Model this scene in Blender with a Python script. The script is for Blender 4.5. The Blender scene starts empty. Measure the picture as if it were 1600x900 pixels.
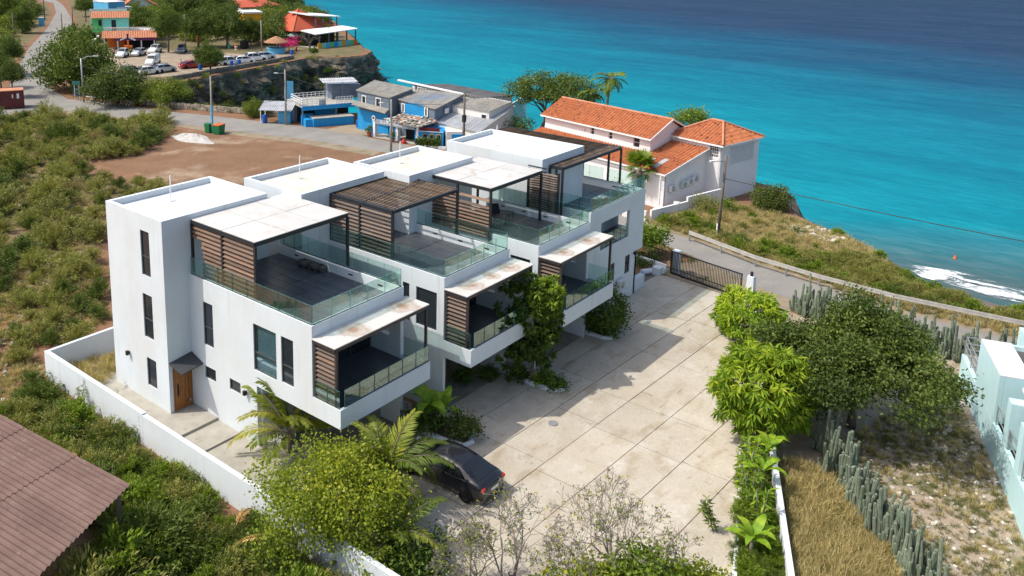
import bpy, math, random
import numpy as np
from mathutils import Vector, Matrix, noise as mnoise

# ------------------------------------------------------------------ scene, camera, world, sun
S = bpy.context.scene
COL = S.collection
PI = math.pi
# world axes follow the townhouse row: X along the row, Y away from the courtyard, Z up (metres)
CAM_F, CAM_CX, CAM_CY = 1353.758, 665.028, 177.407      # pixels of the 1600x900 photograph
CAM_PITCH, CAM_ROLL, ROW_A = 0.198436, -0.012382, 0.868511
CAM_POS = np.array([-21.64, -34.47, 23.0])
def _camera_axes():
    cp, sp = math.cos(CAM_PITCH), math.sin(CAM_PITCH)
    fw = np.array([0, cp, -sp]); dn = np.array([0, -sp, -cp]); rt = np.array([1.0, 0, 0])
    cr, sr = math.cos(CAM_ROLL), math.sin(CAM_ROLL)
    R = np.stack([cr*rt + sr*dn, -sr*rt + cr*dn, fw])
    u = np.array([math.cos(ROW_A), math.sin(ROW_A), 0]); w = np.array([-math.sin(ROW_A), math.cos(ROW_A), 0])
    M = np.stack([u, w, np.array([0, 0, 1.0])])
    return R @ M.T
RB = _camera_axes()
cam = bpy.data.cameras.new('camera'); camo = bpy.data.objects.new('camera', cam); COL.objects.link(camo)
cam.sensor_width = 36; cam.lens = CAM_F/1600*36
cam.shift_x = (800-CAM_CX)/1600; cam.shift_y = -(450-CAM_CY)/1600
cam.clip_start = 0.5; cam.clip_end = 12000
_m = Matrix.Identity(4)
for i in range(3):
    _m[i][0] = RB[0][i]; _m[i][1] = -RB[1][i]; _m[i][2] = -RB[2][i]; _m[i][3] = CAM_POS[i]
camo.matrix_world = _m
S.camera = camo

SUN_TRAVEL = Vector((0.55, -0.48, -1.0)).normalized()      # direction the sunlight travels
elev = math.asin(-SUN_TRAVEL.z); azim = math.atan2(-SUN_TRAVEL.x, -SUN_TRAVEL.y)
world = bpy.data.worlds.new('World'); S.world = world; world.use_nodes = True
wn = world.node_tree.nodes; wl = world.node_tree.links
sky = wn.new('ShaderNodeTexSky'); sky.sky_type = 'NISHITA'; sky.sun_disc = False
sky.sun_elevation = elev; sky.sun_rotation = azim; sky.air_density = 1.0; sky.dust_density = 3.0; sky.ozone_density = .7
wl.new(sky.outputs[0], wn['Background'].inputs[0]); wn['Background'].inputs[1].default_value = 0.15
sun = bpy.data.lights.new('sun', 'SUN'); sun.energy = 3.0; sun.angle = math.radians(0.53); sun.color = (1.0, 0.955, 0.88)
suno = bpy.data.objects.new('sun', sun); COL.objects.link(suno)
suno.rotation_euler = SUN_TRAVEL.to_track_quat('-Z', 'Y').to_euler(); suno.location = (-60, 50, 110)
S.view_settings.view_transform = 'Standard'; S.view_settings.look = 'None'
S.view_settings.gamma = 1; S.view_settings.exposure = 0.46; S.view_settings.use_curve_mapping = False
S.render.engine = 'CYCLES'
S.cycles.transparent_max_bounces = 24

# ------------------------------------------------------------------ pixel -> place
def ray(px, py):
    return RB.T @ np.array([(px-CAM_CX)/CAM_F, (py-CAM_CY)/CAM_F, 1.0])
GZ = -0.30                                   # general ground level; entrance path is 0
def G(px, py, z=GZ):                         # point of the ground (or level z) seen at a pixel
    d = ray(px, py); t = (z-CAM_POS[2])/d[2]; p = CAM_POS+t*d
    return Vector((p[0], p[1], z))
def GX(px, py, x):
    d = ray(px, py); t = (x-CAM_POS[0])/d[0]; return Vector(CAM_POS+t*d)
def GY(px, py, y):
    d = ray(px, py); t = (y-CAM_POS[1])/d[1]; return Vector(CAM_POS+t*d)
def top_z(px, py, P):                        # height of the pixel on the vertical through P
    d = ray(px, py); t = math.hypot(P[0]-CAM_POS[0], P[1]-CAM_POS[1])/math.hypot(d[0], d[1])
    return CAM_POS[2]+t*d[2]

# ------------------------------------------------------------------ materials
MATS = {}
def nd(nt, t, **kw):
    n = nt.nodes.new(t)
    for k, v in kw.items(): setattr(n, k, v)
    return n
def mixc(nt, fac, a, b, mode='MIX'):
    m = nd(nt, 'ShaderNodeMix', data_type='RGBA', blend_type=mode)
    for k, v in ((0, fac), (6, a), (7, b)):
        if isinstance(v, (int, float)): m.inputs[k].default_value = v
        elif isinstance(v, tuple): m.inputs[k].default_value = (*v, 1) if len(v) == 3 else v
        else: nt.links.new(v, m.inputs[k])
    return m.outputs[2]
def noise(nt, vec, scale, detail=4, rough=.55, dist=0):
    n = nd(nt, 'ShaderNodeTexNoise'); n.inputs['Scale'].default_value = scale
    n.inputs['Detail'].default_value = detail; n.inputs['Roughness'].default_value = rough
    n.inputs['Distortion'].default_value = dist
    if vec is not None: nt.links.new(vec, n.inputs['Vector'])
    return n.outputs['Fac']
def ramp(nt, fac, stops):
    r = nd(nt, 'ShaderNodeValToRGB'); e = r.color_ramp.elements
    while len(e) < len(stops): e.new(.5)
    for i, (p, c) in enumerate(stops):
        e[i].position = p; e[i].color = (*c, 1) if isinstance(c, tuple) else (c, c, c, 1)
    nt.links.new(fac, r.inputs[0]); return r.outputs[0]
def wpos(nt, scale=(1, 1, 1), rot=(0, 0, 0), loc=(0, 0, 0)):
    g = nd(nt, 'ShaderNodeNewGeometry'); m = nd(nt, 'ShaderNodeMapping')
    m.inputs['Scale'].default_value = scale; m.inputs['Rotation'].default_value = rot; m.inputs['Location'].default_value = loc
    nt.links.new(g.outputs['Position'], m.inputs['Vector']); return m.outputs[0]
def newmat(name):
    m = bpy.data.materials.new(name); m.use_nodes = True; MATS[name] = m
    return m, m.node_tree, m.node_tree.nodes['Principled BSDF']
def bump(nt, bs, h, strength=.3, dist=.02):
    b = nd(nt, 'ShaderNodeBump'); b.inputs['Strength'].default_value = strength; b.inputs['Distance'].default_value = dist
    nt.links.new(h, b.inputs['Height']); nt.links.new(b.outputs[0], bs.inputs['Normal'])
def mk(name, c1, c2=None, scale=1.5, rough=.75, bstr=0, bscale=30, spec=.3, metal=0, lo=.35, hi=.65, stretch=(1, 1, 1), var=0, extra=None, grain=None):
    """two colours mixed by world-space noise, optional streaks / specks, fine bump, per-object variation"""
    m, nt, bs = newmat(name)
    bs.inputs['Roughness'].default_value = rough; bs.inputs['Specular IOR Level'].default_value = spec
    bs.inputs['Metallic'].default_value = metal
    col = None
    vec = wpos(nt, stretch)
    if c2 is None: c2 = tuple(v*.85 for v in c1)
    f = ramp(nt, noise(nt, vec, scale), [(lo, 0.0), (hi, 1.0)])
    col = mixc(nt, f, c1, c2)
    if extra:                                # (colour, scale, lo, hi, stretch)
        for ec, es, el, eh, est in extra:
            f2 = ramp(nt, noise(nt, wpos(nt, est, loc=(es*3.1, es*1.7, 0)), es, 6, .6), [(el, 0.0), (eh, 1.0)])
            col = mixc(nt, f2, col, ec)
    if grain:
        f3 = ramp(nt, noise(nt, wpos(nt), grain[0], 3), [(.35, 0.0), (.65, 1.0)])
        col = mixc(nt, f3, col, mixc(nt, 1.0, col, (grain[1],)*3, 'MULTIPLY'))
    if var:
        oi = nd(nt, 'ShaderNodeObjectInfo'); h = nd(nt, 'ShaderNodeHueSaturation')
        mp = nd(nt, 'ShaderNodeMapRange'); mp.inputs['To Min'].default_value = 1-var; mp.inputs['To Max'].default_value = 1+var
        nt.links.new(oi.outputs['Random'], mp.inputs[0]); nt.links.new(mp.outputs[0], h.inputs['Value']); nt.links.new(col, h.inputs['Color']); col = h.outputs[0]
    nt.links.new(col, bs.inputs['Base Color'])
    if bstr: bump(nt, bs, noise(nt, vec, bscale, 5), bstr)
    return m
def leafmat(name, dark, mid, light, trans=.3, rough=.55, var=.12):
    m, nt, bs = newmat(name)
    at = nd(nt, 'ShaderNodeAttribute', attribute_name='rnd')
    k = lambda c_: (c_[0]*1.75, c_[1]*1.7, c_[2]*1.1)
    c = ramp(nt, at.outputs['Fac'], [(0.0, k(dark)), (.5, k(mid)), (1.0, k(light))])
    oi = nd(nt, 'ShaderNodeObjectInfo'); h = nd(nt, 'ShaderNodeHueSaturation')
    mp = nd(nt, 'ShaderNodeMapRange'); mp.inputs['To Min'].default_value = 1-var; mp.inputs['To Max'].default_value = 1+var
    nt.links.new(oi.outputs['Random'], mp.inputs[0]); nt.links.new(mp.outputs[0], h.inputs['Value']); nt.links.new(c, h.inputs['Color'])
    bs.inputs['Roughness'].default_value = rough; bs.inputs['Specular IOR Level'].default_value = .25
    nt.links.new(h.outputs[0], bs.inputs['Base Color'])
    tr = nd(nt, 'ShaderNodeBsdfTranslucent'); mx = nd(nt, 'ShaderNodeMixShader'); mx.inputs[0].default_value = trans
    h2 = mixc(nt, 1.0, h.outputs[0], (1.3, 1.35, .6), 'MULTIPLY'); nt.links.new(h2, tr.inputs[0])
    nt.links.new(bs.outputs[0], mx.inputs[1]); nt.links.new(tr.outputs[0], mx.inputs[2])
    nt.links.new(mx.outputs[0], nt.nodes['Material Output'].inputs[0]); return m
def glassmat(name, tint, refl=.1, rough=.02):
    m, nt, bs = newmat(name)
    t = nd(nt, 'ShaderNodeBsdfTransparent'); t.inputs[0].default_value = (*tint, 1)
    g = nd(nt, 'ShaderNodeBsdfGlossy'); g.inputs[1].default_value = rough; g.inputs[0].default_value = (.9, .97, .95, 1)
    f = nd(nt, 'ShaderNodeLayerWeight'); f.inputs[0].default_value = .25
    mr = nd(nt, 'ShaderNodeMapRange'); mr.inputs['To Min'].default_value = refl; mr.inputs['To Max'].default_value = .32
    nt.links.new(f.outputs['Fresnel'], mr.inputs[0])
    mx = nd(nt, 'ShaderNodeMixShader'); nt.links.new(mr.outputs[0], mx.inputs[0])
    nt.links.new(t.outputs[0], mx.inputs[1]); nt.links.new(g.outputs[0], mx.inputs[2])
    nt.links.new(mx.outputs[0], nt.nodes['Material Output'].inputs[0]); return m

W3 = (1, 1, 1)
mk('stucco', (.655, .70, .715), (.615, .655, .67), .6, .85, .25, 60, .2, extra=[((.50, .50, .47), 1.1, .58, .86, (2.2, 2.2, .16)), ((.60, .60, .57), .35, .5, .8, (1, 1, .5))])
mk('stucco_cream', (.78, .76, .70), (.72, .69, .62), .8, .85, .2, 50, .2, extra=[((.55, .52, .46), 1.3, .6, .82, (2, 2, .2))])
mk('roof_white', (.66, .675, .675), (.62, .63, .62), .7, .6, .1, 40, .3, extra=[((.52, .51, .47), .9, .60, .8, W3)])
mk('roof_stained', (.62, .605, .55), (.56, .52, .43), 1.3, .7, .1, 40, .25, extra=[((.42, .35, .23), 1.6, .60, .78, W3), ((.64, .635, .61), .6, .5, .7, W3)])
mk('canopy_panel', (.585, .565, .53), (.53, .505, .455), 1.2, .5, .05, 20, .3, var=.04, extra=[((.40, .31, .20), .85, .60, .72, W3), ((.60, .59, .56), .5, .5, .65, W3)])
mk('dark_metal', (.028, .030, .034), (.022, .023, .026), 3, .45, 0, 1, .4)
mk('brown_metal', (.060, .045, .045), (.045, .036, .036), 3, .45, 0, 1, .4)
mk('wood_slat', (.19, .110, .066), (.125, .076, .05), 2.5, .6, .15, 40, .3, stretch=(6, .5, 6), var=.35)
mk('wood_grey', (.165, .115, .082), (.11, .078, .06), 2.5, .65, .15, 40, .3, stretch=(6, .5, 6), var=.35)
mk('wood_pergola', (.20, .128, .076), (.115, .08, .056), 2.5, .65, .15, 40, .3, stretch=(6, .5, 6), var=.4)
mk('door_wood', (.34, .135, .028), (.20, .070, .014), 4, .35, .1, 30, .4, stretch=(6, 6, .6), var=.3)
mk('tile_dark', (.078, .090, .106), (.062, .072, .086), 1.5, .33, .05, 20, .45, var=.14)
mk('tile_grey', (.085, .096, .106), (.068, .077, .086), 1.5, .36, .05, 20, .45, var=.12)
mk('tile_olive', (.12, .125, .118), (.095, .098, .092), 1.5, .36, .05, 20, .45, var=.12)
mk('floor_grout', (.04, .045, .05))
mk('black_plastic', (.015, .015, .017), None, 3, .5)
mk('concrete', (.52, .465, .375), (.45, .395, .305), .45, .85, .3, 25, .2, var=.05,
   extra=[((.37, .295, .20), .55, .52, .74, (1, 2.2, 1)), ((.57, .53, .455), .8, .55, .75, W3), ((.22, .19, .15), 1.9, .62, .78, (1.6, .8, 1)), ((.20, .17, .135), .9, .66, .76, (.35, 2.5, 1)), ((.40, .33, .235), 3.5, .60, .75, (.5, 2, 1))], grain=(14, .86))
mk('concrete_joint', (.13, .115, .095), (.18, .155, .12), 2, .9)
mk('concrete_path', (.40, .375, .32), (.32, .30, .255), 1.2, .85, .25, 25, .2, extra=[((.24, .22, .185), 2.2, .58, .8, W3)])
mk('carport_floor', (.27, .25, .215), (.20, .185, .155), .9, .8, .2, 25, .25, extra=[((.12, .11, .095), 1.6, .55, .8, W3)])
mk('asphalt', (.285, .268, .238), (.235, .222, .20), .35, .9, .35, 50, .2, extra=[((.31, .29, .255), .5, .55, .8, W3), ((.15, .145, .135), 1.8, .66, .8, W3)], grain=(16, .85))
mk('asphalt_village', (.27, .255, .225), (.22, .21, .19), .25, .9, 0, 50, .2, extra=[((.33, .30, .255), .4, .5, .8, W3)])
mk('lot_dirt', (.34, .275, .20), (.27, .215, .155), .4, .95, .2, 20, .1)
mk('red_dirt', (.265, .150, .088), (.215, .118, .068), .35, .95, .5, 12, .1, extra=[((.36, .25, .165), .6, .58, .8, W3), ((.15, .10, .058), 1.5, .6, .8, W3)], grain=(7, .8))
mk('dirt_bare', (.25, .148, .088), (.20, .115, .068), .25, .95, .5, 9, .1, extra=[((.40, .30, .21), .12, .55, .7, W3), ((.17, .098, .058), .8, .58, .8, W3)], grain=(5, .82))
mk('field_soil', (.235, .165, .095), (.17, .14, .07), .45, .95, .5, 10, .1, extra=[((.15, .145, .06), .35, .48, .66, W3), ((.30, .225, .14), 1.2, .58, .78, W3)], grain=(6, .78))
mk('verge', (.30, .245, .175), (.25, .195, .135), .5, .95, .4, 15, .1, extra=[((.15, .15, .07), .9, .5, .72, W3)])
mk('rubble_ground', (.42, .35, .265), (.34, .265, .19), .8, .95, .5, 12, .1, extra=[((.45, .40, .335), 1.8, .52, .72, W3), ((.12, .14, .05), .7, .52, .7, W3)], grain=(8, .8))
mk('cliff_rock', (.15, .128, .10), (.06, .052, .043), .7, .95, .8, 3, .1, extra=[((.36, .30, .22), .4, .56, .70, W3), ((.07, .085, .03), .3, .58, .72, W3)])
mk('hill_soil', (.19, .15, .085), (.12, .11, .05), .4, .95, .4, 8, .1)
mk('sand', (.16, .14, .115), (.12, .105, .09), .5, .9, .2, 20, .2)
mk('stone', (.40, .35, .28), (.28, .235, .18), 2, .9, .5, 12, .1, var=.25)
mk('stone_grey', (.22, .20, .17), (.13, .12, .105), 2, .9, .5, 12, .1, var=.25)
mk('rubble_white', (.66, .63, .57), (.52, .48, .42), 2, .9, .4, 12, .1, var=.15)
mk('chalk', (.50, .475, .44), (.42, .395, .36), 1.5, .95, .6, 8, .1)
mk('galvanised', (.42, .43, .44), (.33, .335, .34), 2, .45, .1, 20, .4, metal=.5, extra=[((.25, .17, .11), 1.5, .68, .85, W3)])
mk('rail_metal', (.55, .53, .48), (.45, .43, .39), 2, .5, .1, 20, .4, metal=.2, extra=[((.30, .19, .12), 1.2, .62, .8, W3)])
mk('pole_wood', (.20, .165, .13), (.13, .105, .085), 3, .85, .3, 30, .2, stretch=(4, 4, .4))
mk('pole_concrete', (.36, .335, .30), (.29, .27, .24), 2, .85, .2, 30, .2)
mk('wire_black', (.02, .02, .02), None, 2, .6)
mk('corrugated_red', (.205, .135, .11), (.165, .105, .086), 1.2, .85, .25, 40, .15, var=.08, extra=[((.13, .095, .085), 1.6, .6, .8, W3), ((.30, .215, .19), 2.6, .62, .78, W3)], grain=(25, .85))
mk('roof_edge_dark', (.07, .055, .05), None, 2, .9)
mk('terracotta', (.49, .175, .075), (.385, .125, .052), 2.2, .8, .2, 30, .2, extra=[((.13, .06, .04), 2.6, .57, .66, W3), ((.62, .25, .11), .8, .6, .8, W3)])
mk('terracotta_pale', (.56, .26, .155), (.46, .19, .10), 1.5, .8, .2, 30, .2, extra=[((.34, .24, .19), 2, .58, .75, W3)])
mk('red_roof', (.48, .10, .052), (.40, .085, .045), .7, .8, .1, 20, .2)
mk('house_white', (.80, .78, .765), (.74, .715, .70), .5, .85, .1, 40, .2, extra=[((.60, .57, .54), 1, .64, .85, (2, 2, .2))])
mk('mint', (.50, .71, .725), (.455, .655, .67), .7, .85, .15, 40, .2, extra=[((.58, .74, .75), 1.1, .56, .8, (2, 2, .3))])
mk('roof_sheet_dark', (.085, .088, .10), (.07, .072, .082), 2, .5, 0, 1, .4)
mk('blue_paint', (.02, .30, .62), (.016, .25, .55), 1, .6, .1, 30, .3, extra=[((.05, .36, .66), 1.5, .6, .8, W3)])
mk('blue_pale', (.12, .42, .64), (.09, .36, .58), 1, .65)
mk('blue_grey', (.16, .20, .25), (.12, .155, .20), 1, .75)
mk('roof_fibre', (.36, .335, .285), (.27, .25, .215), 1.2, .9, .3, 20, .15, var=.08, extra=[((.17, .16, .14), 1.3, .56, .78, (1, 3, 1)), ((.46, .44, .40), 2.2, .62, .8, W3)])
mk('roof_zinc', (.46, .47, .475), (.37, .375, .38), 1.2, .5, .2, 20, .35, metal=.1, var=.08, extra=[((.26, .245, .23), 1.2, .58, .8, (1, 3, 1))])
mk('roof_dark', (.10, .10, .10), (.07, .07, .072), .8, .8)
mk('white_paint', (.80, .80, .79), (.75, .75, .74), 1, .6)
mk('dark_void', (.02, .022, .028), None, 1, .8)  # near-black, takes the place of unlit interiors and openings
mk('aqua_paint', (.20, .60, .50), (.17, .54, .45), 1, .75)
mk('green_paint', (.12, .52, .17), None, 1, .75)
mk('yellow_paint', (.72, .36, .02), (.64, .31, .02), 1, .75)
mk('orange_paint', (.75, .17, .03), None, 1, .6)
mk('purple_paint', (.20, .055, .17), None, 1, .6)
mk('maroon', (.13, .02, .025), None, 1, .7)
mk('red_plastic', (.55, .03, .03), None, 1, .5)
mk('bin_green', (.02, .19, .06), None, 1, .5)
mk('bin_blue', (.015, .11, .42), None, 1, .5)
mk('bin_orange', (.62, .15, .03), None, 1, .5)
mk('container_red', (.17, .045, .038), (.13, .035, .03), 1, .7, extra=[((.22, .11, .08), 1.5, .6, .8, W3)])
mk('bark', (.17, .14, .11), (.10, .082, .065), 4, .9, .6, 15, .1, stretch=(3, 3, .6))
mk('bark_pale', (.33, .30, .265), (.23, .205, .18), 4, .9, .3, 15, .1)
mk('twig', (.235, .205, .18), (.15, .13, .11), 3, .9)
mk('palm_trunk', (.26, .22, .17), (.17, .14, .105), 3, .9, .5, 15, .1, stretch=(.5, .5, 5))
mk('skin', (.42, .24, .16), None, 3, .6)
mk('cloth_red', (.5, .06, .07), None, 3, .8)
mk('cloth_pink', (.55, .25, .32), None, 3, .8)
mk('cloth_dark', (.03, .03, .05), None, 3, .8)
mk('hair', (.02, .015, .012), None, 3, .6)
mk('pot', (.36, .10, .05), None, 3, .8)
mk('sign_white', (.80, .78, .76), None, 3, .6)
mk('sign_red', (.55, .05, .04), None, 3, .6)
mk('sign_grey', (.30, .33, .37), (.26, .29, .33), 1, .7)
mk('sign_teal', (.10, .34, .28), None, 1, .6)
mk('thatch', (.40, .22, .13), (.28, .145, .085), 3, .9, .5, 20, .1)
mk('umbrella_green', (.20, .30, .25), None, 1, .8)
mk('awning_dark', (.055, .058, .062), (.045, .047, .05), 1, .5)
mk('lamp_white', (.8, .8, .78), None, 1, .4)
mk('sofa_blue', (.05, .07, .12), None, 2, .85)
mk('blind', (.30, .38, .45), (.26, .335, .40), 2, .7)
mk('pallet_stone', (.16, .15, .14), (.10, .095, .09), 3, .9, .4, 15, .1, var=.3)
mk('ac_white', (.66, .67, .66), (.58, .59, .58), 2, .5)
mk('cardboard', (.42, .30, .18), None, 2, .85)
def flat(name, c, rough=.4, spec=.5, metal=0):
    m, nt, bs = newmat(name); bs.inputs['Base Color'].default_value = (*c, 1); bs.inputs['Roughness'].default_value = rough
    bs.inputs['Specular IOR Level'].default_value = spec; bs.inputs['Metallic'].default_value = metal
    return m, nt, bs
for _n, _c in (('grey', (.020, .020, .023)), ('white', (.78, .78, .77)), ('silver', (.50, .52, .54)), ('navy', (.035, .045, .06)), ('red', (.38, .03, .03)), ('slate', (.13, .15, .17))):
    _m2, _nt, _bs = flat('car_'+_n, _c, .28, .5, .35 if _n in ('grey', 'silver', 'slate', 'navy') else 0)
    _bs.inputs['Coat Weight'].default_value = .7; _bs.inputs['Coat Roughness'].default_value = .05
flat('car_glass', (.012, .016, .018), .04, .6); flat('tyre', (.018, .018, .018), .85, .2); flat('rim', (.35, .35, .36), .35, .5, .7)
flat('window_dark', (.022, .028, .034), .05, .6); flat('chrome', (.6, .6, .6), .15, .5, 1); flat('tail_red', (.55, .02, .02), .2, .6)
flat('head_lamp', (.7, .72, .74), .1, .6); flat('window_frame', (.055, .06, .066), .45, .4); flat('solar', (.02, .025, .05), .1, .6)
glassmat('rail_glass', (.84, .95, .925), .05); glassmat('pane_clear', (.78, .86, .88), .06)
flat('glass_edge', (.10, .26, .24), .2, .5)
leafmat('leaf_mango', (.040, .080, .011), (.120, .192, .016), (.25, .295, .025), .34)
leafmat('leaf_olive', (.017, .032, .010), (.040, .064, .017), (.092, .120, .034), .22)
leafmat('leaf_grape', (.050, .080, .013), (.112, .150, .018), (.22, .225, .03), .32)
leafmat('leaf_scrub', (.076, .084, .034), (.125, .132, .052), (.20, .195, .082), .25)
leafmat('leaf_brush', (.10, .085, .055), (.15, .125, .08), (.20, .17, .105), .2)
leafmat('leaf_scrub_dark', (.030, .048, .014), (.052, .078, .020), (.085, .115, .028), .25)
leafmat('leaf_weed', (.050, .085, .015), (.085, .135, .020), (.14, .185, .03), .28)
leafmat('leaf_deep', (.022, .045, .011), (.042, .075, .015), (.075, .115, .022), .25)
leafmat('leaf_far', (.026, .046, .012), (.050, .078, .017), (.090, .115, .026), .22)
leafmat('leaf_farlight', (.050, .075, .014), (.085, .115, .02), (.135, .16, .028), .25)
leafmat('leaf_palm', (.050, .078, .016), (.105, .135, .026), (.215, .21, .05), .3)
leafmat('leaf_banana', (.060, .115, .014), (.115, .20, .02), (.22, .27, .03), .35)
leafmat('leaf_bougain', (.28, .02, .16), (.38, .03, .22), (.5, .05, .3), .3)
leafmat('grass_dry', (.20, .165, .13), (.30, .25, .19), (.39, .335, .26), .32)
leafmat('grass_green', (.060, .072, .035), (.095, .105, .05), (.15, .14, .09), .3)
leafmat('leaf_dead', (.20, .11, .05), (.33, .20, .09), (.45, .32, .16), .25)
# ------------------------------------------------------------------ mesh and object helpers
def V3(*a): return Vector(a)
class MB:
    """collects faces, then links them as ONE mesh object"""
    def __init__(s): s.v = []; s.f = []
    def add(s, vs, fs):
        o = len(s.v); s.v += [tuple(v) for v in vs]; s.f += [tuple(i+o for i in f) for f in fs]; return s
    def quad(s, a, b, c, d): return s.add([a, b, c, d], [(0, 1, 2, 3)])
    def box(s, x0, x1, y0, y1, z0, z1):
        return s.add([(x0, y0, z0), (x1, y0, z0), (x1, y1, z0), (x0, y1, z0), (x0, y0, z1), (x1, y0, z1), (x1, y1, z1), (x0, y1, z1)],
                     [(0, 3, 2, 1), (4, 5, 6, 7), (0, 1, 5, 4), (1, 2, 6, 5), (2, 3, 7, 6), (3, 0, 4, 7)])
    def obox(s, c, ax, ay, az):
        """box from centre and three half-axis vectors"""
        c = Vector(c); ax = Vector(ax); ay = Vector(ay); az = Vector(az)
        vs = [c+ax*i+ay*j+az*k for k in (-1, 1) for (i, j) in ((-1, -1), (1, -1), (1, 1), (-1, 1))]
        return s.add(vs, [(0, 3, 2, 1), (4, 5, 6, 7), (0, 1, 5, 4), (1, 2, 6, 5), (2, 3, 7, 6), (3, 0, 4, 7)])
    def bar(s, a, b, w, h=None, up=(0, 0, 1)):
        a = Vector(a); b = Vector(b); h = h or w; d = b-a
        if d.length < 1e-6: return s
        u = Vector(up)
        if abs(d.normalized().dot(u)) > .98: u = Vector((0, 1, 0))
        sx = d.cross(u).normalized(); sz = sx.cross(d).normalized()
        return s.obox((a+b)/2, d/2, sx*w/2, sz*h/2)
    def prism(s, poly, z0, z1):
        n = len(poly); vs = [(p[0], p[1], z0) for p in poly]+[(p[0], p[1], z1) for p in poly]
        ar = sum(poly[i][0]*poly[(i+1) % n][1]-poly[(i+1) % n][0]*poly[i][1] for i in range(n))
        if ar < 0: vs = [(p[0], p[1], z0) for p in poly[::-1]]+[(p[0], p[1], z1) for p in poly[::-1]]
        return s.add(vs, [tuple(range(n))[::-1], tuple(range(n, 2*n))]+[(i, (i+1) % n, n+(i+1) % n, n+i) for i in range(n)])
    def tube(s, pts, rad, n=8, cap=True):
        pts = [Vector(p) for p in pts]; m = len(pts)
        if not hasattr(rad, '__len__'): rad = [rad]*m
        vs = []; prev = None
        for i, p in enumerate(pts):
            d = (pts[min(i+1, m-1)]-pts[max(i-1, 0)]).normalized()
            if prev is None:
                u = Vector((0, 0, 1)) if abs(d.z) < .9 else Vector((1, 0, 0)); sx = d.cross(u).normalized()
            else: sx = (prev-d*prev.dot(d)).normalized()
            prev = sx; sy = d.cross(sx)
            vs += [p+(sx*math.cos(2*PI*k/n)+sy*math.sin(2*PI*k/n))*rad[i] for k in range(n)]
        fs = [(i*n+k, i*n+(k+1) % n, (i+1)*n+(k+1) % n, (i+1)*n+k) for i in range(m-1) for k in range(n)]
        if cap: fs += [tuple(range(n))[::-1], tuple(range((m-1)*n, m*n))]
        return s.add(vs, fs)
    def lathe(s, prof, n=16, c=(0, 0, 0)):
        vs = []; m = len(prof)
        for r, z in prof: vs += [(c[0]+r*math.cos(2*PI*k/n), c[1]+r*math.sin(2*PI*k/n), c[2]+z) for k in range(n)]
        fs = [(i*n+k, i*n+(k+1) % n, (i+1)*n+(k+1) % n, (i+1)*n+k) for i in range(m-1) for k in range(n)]
        return s.add(vs, fs+[tuple(range(n))[::-1], tuple(range((m-1)*n, m*n))])
    def wall_x(s, x, y0, y1, z0, z1, holes=(), t=.2, sgn=1):
        """wall with its outer face at x (outside is -x when sgn=1) and rectangular holes (y0,y1,z0,z1)"""
        return s._wall(lambda a, d, z: (x+sgn*d, a, z), y0, y1, z0, z1, holes, t)
    def wall_y(s, y, x0, x1, z0, z1, holes=(), t=.2, sgn=1):
        return s._wall(lambda a, d, z: (a, y+sgn*d, z), x0, x1, z0, z1, holes, t)
    def _wall(s, P, a0, a1, z0, z1, holes, t):
        A = sorted({a0, a1, *[min(max(h[k], a0), a1) for h in holes for k in (0, 1)]}); Z = sorted({z0, z1, *[min(max(h[k], z0), z1) for h in holes for k in (2, 3)]})
        inh = lambda a, z: any(h[0] < a < h[1] and h[2] < z < h[3] for h in holes)
        for i in range(len(A)-1):
            for j in range(len(Z)-1):
                if inh((A[i]+A[i+1])/2, (Z[j]+Z[j+1])/2): continue
                for d in (0, t): s.quad(P(A[i], d, Z[j]), P(A[i+1], d, Z[j]), P(A[i+1], d, Z[j+1]), P(A[i], d, Z[j+1]))
        for r in list(holes)+[(a0, a1, z0, z1)]:
            b0, b1, c0, c1 = max(r[0], a0), min(r[1], a1), max(r[2], z0), min(r[3], z1)
            for (p, q) in (((b0, c0), (b1, c0)), ((b1, c0), (b1, c1)), ((b1, c1), (b0, c1)), ((b0, c1), (b0, c0))):
                s.quad(P(p[0], 0, p[1]), P(q[0], 0, q[1]), P(q[0], t, q[1]), P(p[0], t, p[1]))
        return s
    def mesh(s, name, mat, smooth=False, off=(0, 0, 0)):
        me = bpy.data.meshes.new(name); o = off
        me.from_pydata([(v[0]-o[0], v[1]-o[1], v[2]-o[2]) for v in s.v], [], s.f)
        me.materials.append(MATS[mat])
        if smooth: me.polygons.foreach_set('use_smooth', [True]*len(me.polygons))
        me.update(); return me
    def build(s, name, mat, parent=None, smooth=False, off=None, bevel=0):
        if off is None: off = root_loc(parent) if parent else (0, 0, 0)
        return link(name, s.mesh(name, mat, smooth, off), parent, bevel=bevel)
def root_loc(o):
    p = Vector(o.location)
    while o.parent: o = o.parent; p = p+Vector(o.location)
    return p
def link(name, me, parent=None, loc=(0, 0, 0), rot=(0, 0, 0), sc=None, bevel=0):
    o = bpy.data.objects.new(name, me); COL.objects.link(o); o.location = loc; o.rotation_euler = rot
    if sc is not None: o.scale = (sc,)*3 if isinstance(sc, (int, float)) else sc
    if parent: o.parent = parent
    if bevel:
        b = o.modifiers.new('b', 'BEVEL'); b.width = bevel; b.segments = 2; b.limit_method = 'ANGLE'
    return o
def tag(o, label, cat, group=None):
    o['label'] = label; o['category'] = cat
    if group: o['group'] = group
    return o
def kind(o, k): o['kind'] = k; return o
def thing(name, label, cat, loc=(0, 0, 0), rz=0, group=None):
    o = bpy.data.objects.new(name, None); COL.objects.link(o); o.location = loc; o.rotation_euler = (0, 0, rz)
    o.empty_display_size = .3
    return tag(o, label, cat, group)
def copy_tree(o, parent=None):
    c = o.copy(); COL.objects.link(c); c.parent = parent
    for ch in list(o.children): copy_tree(ch, c)
    return c
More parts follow.
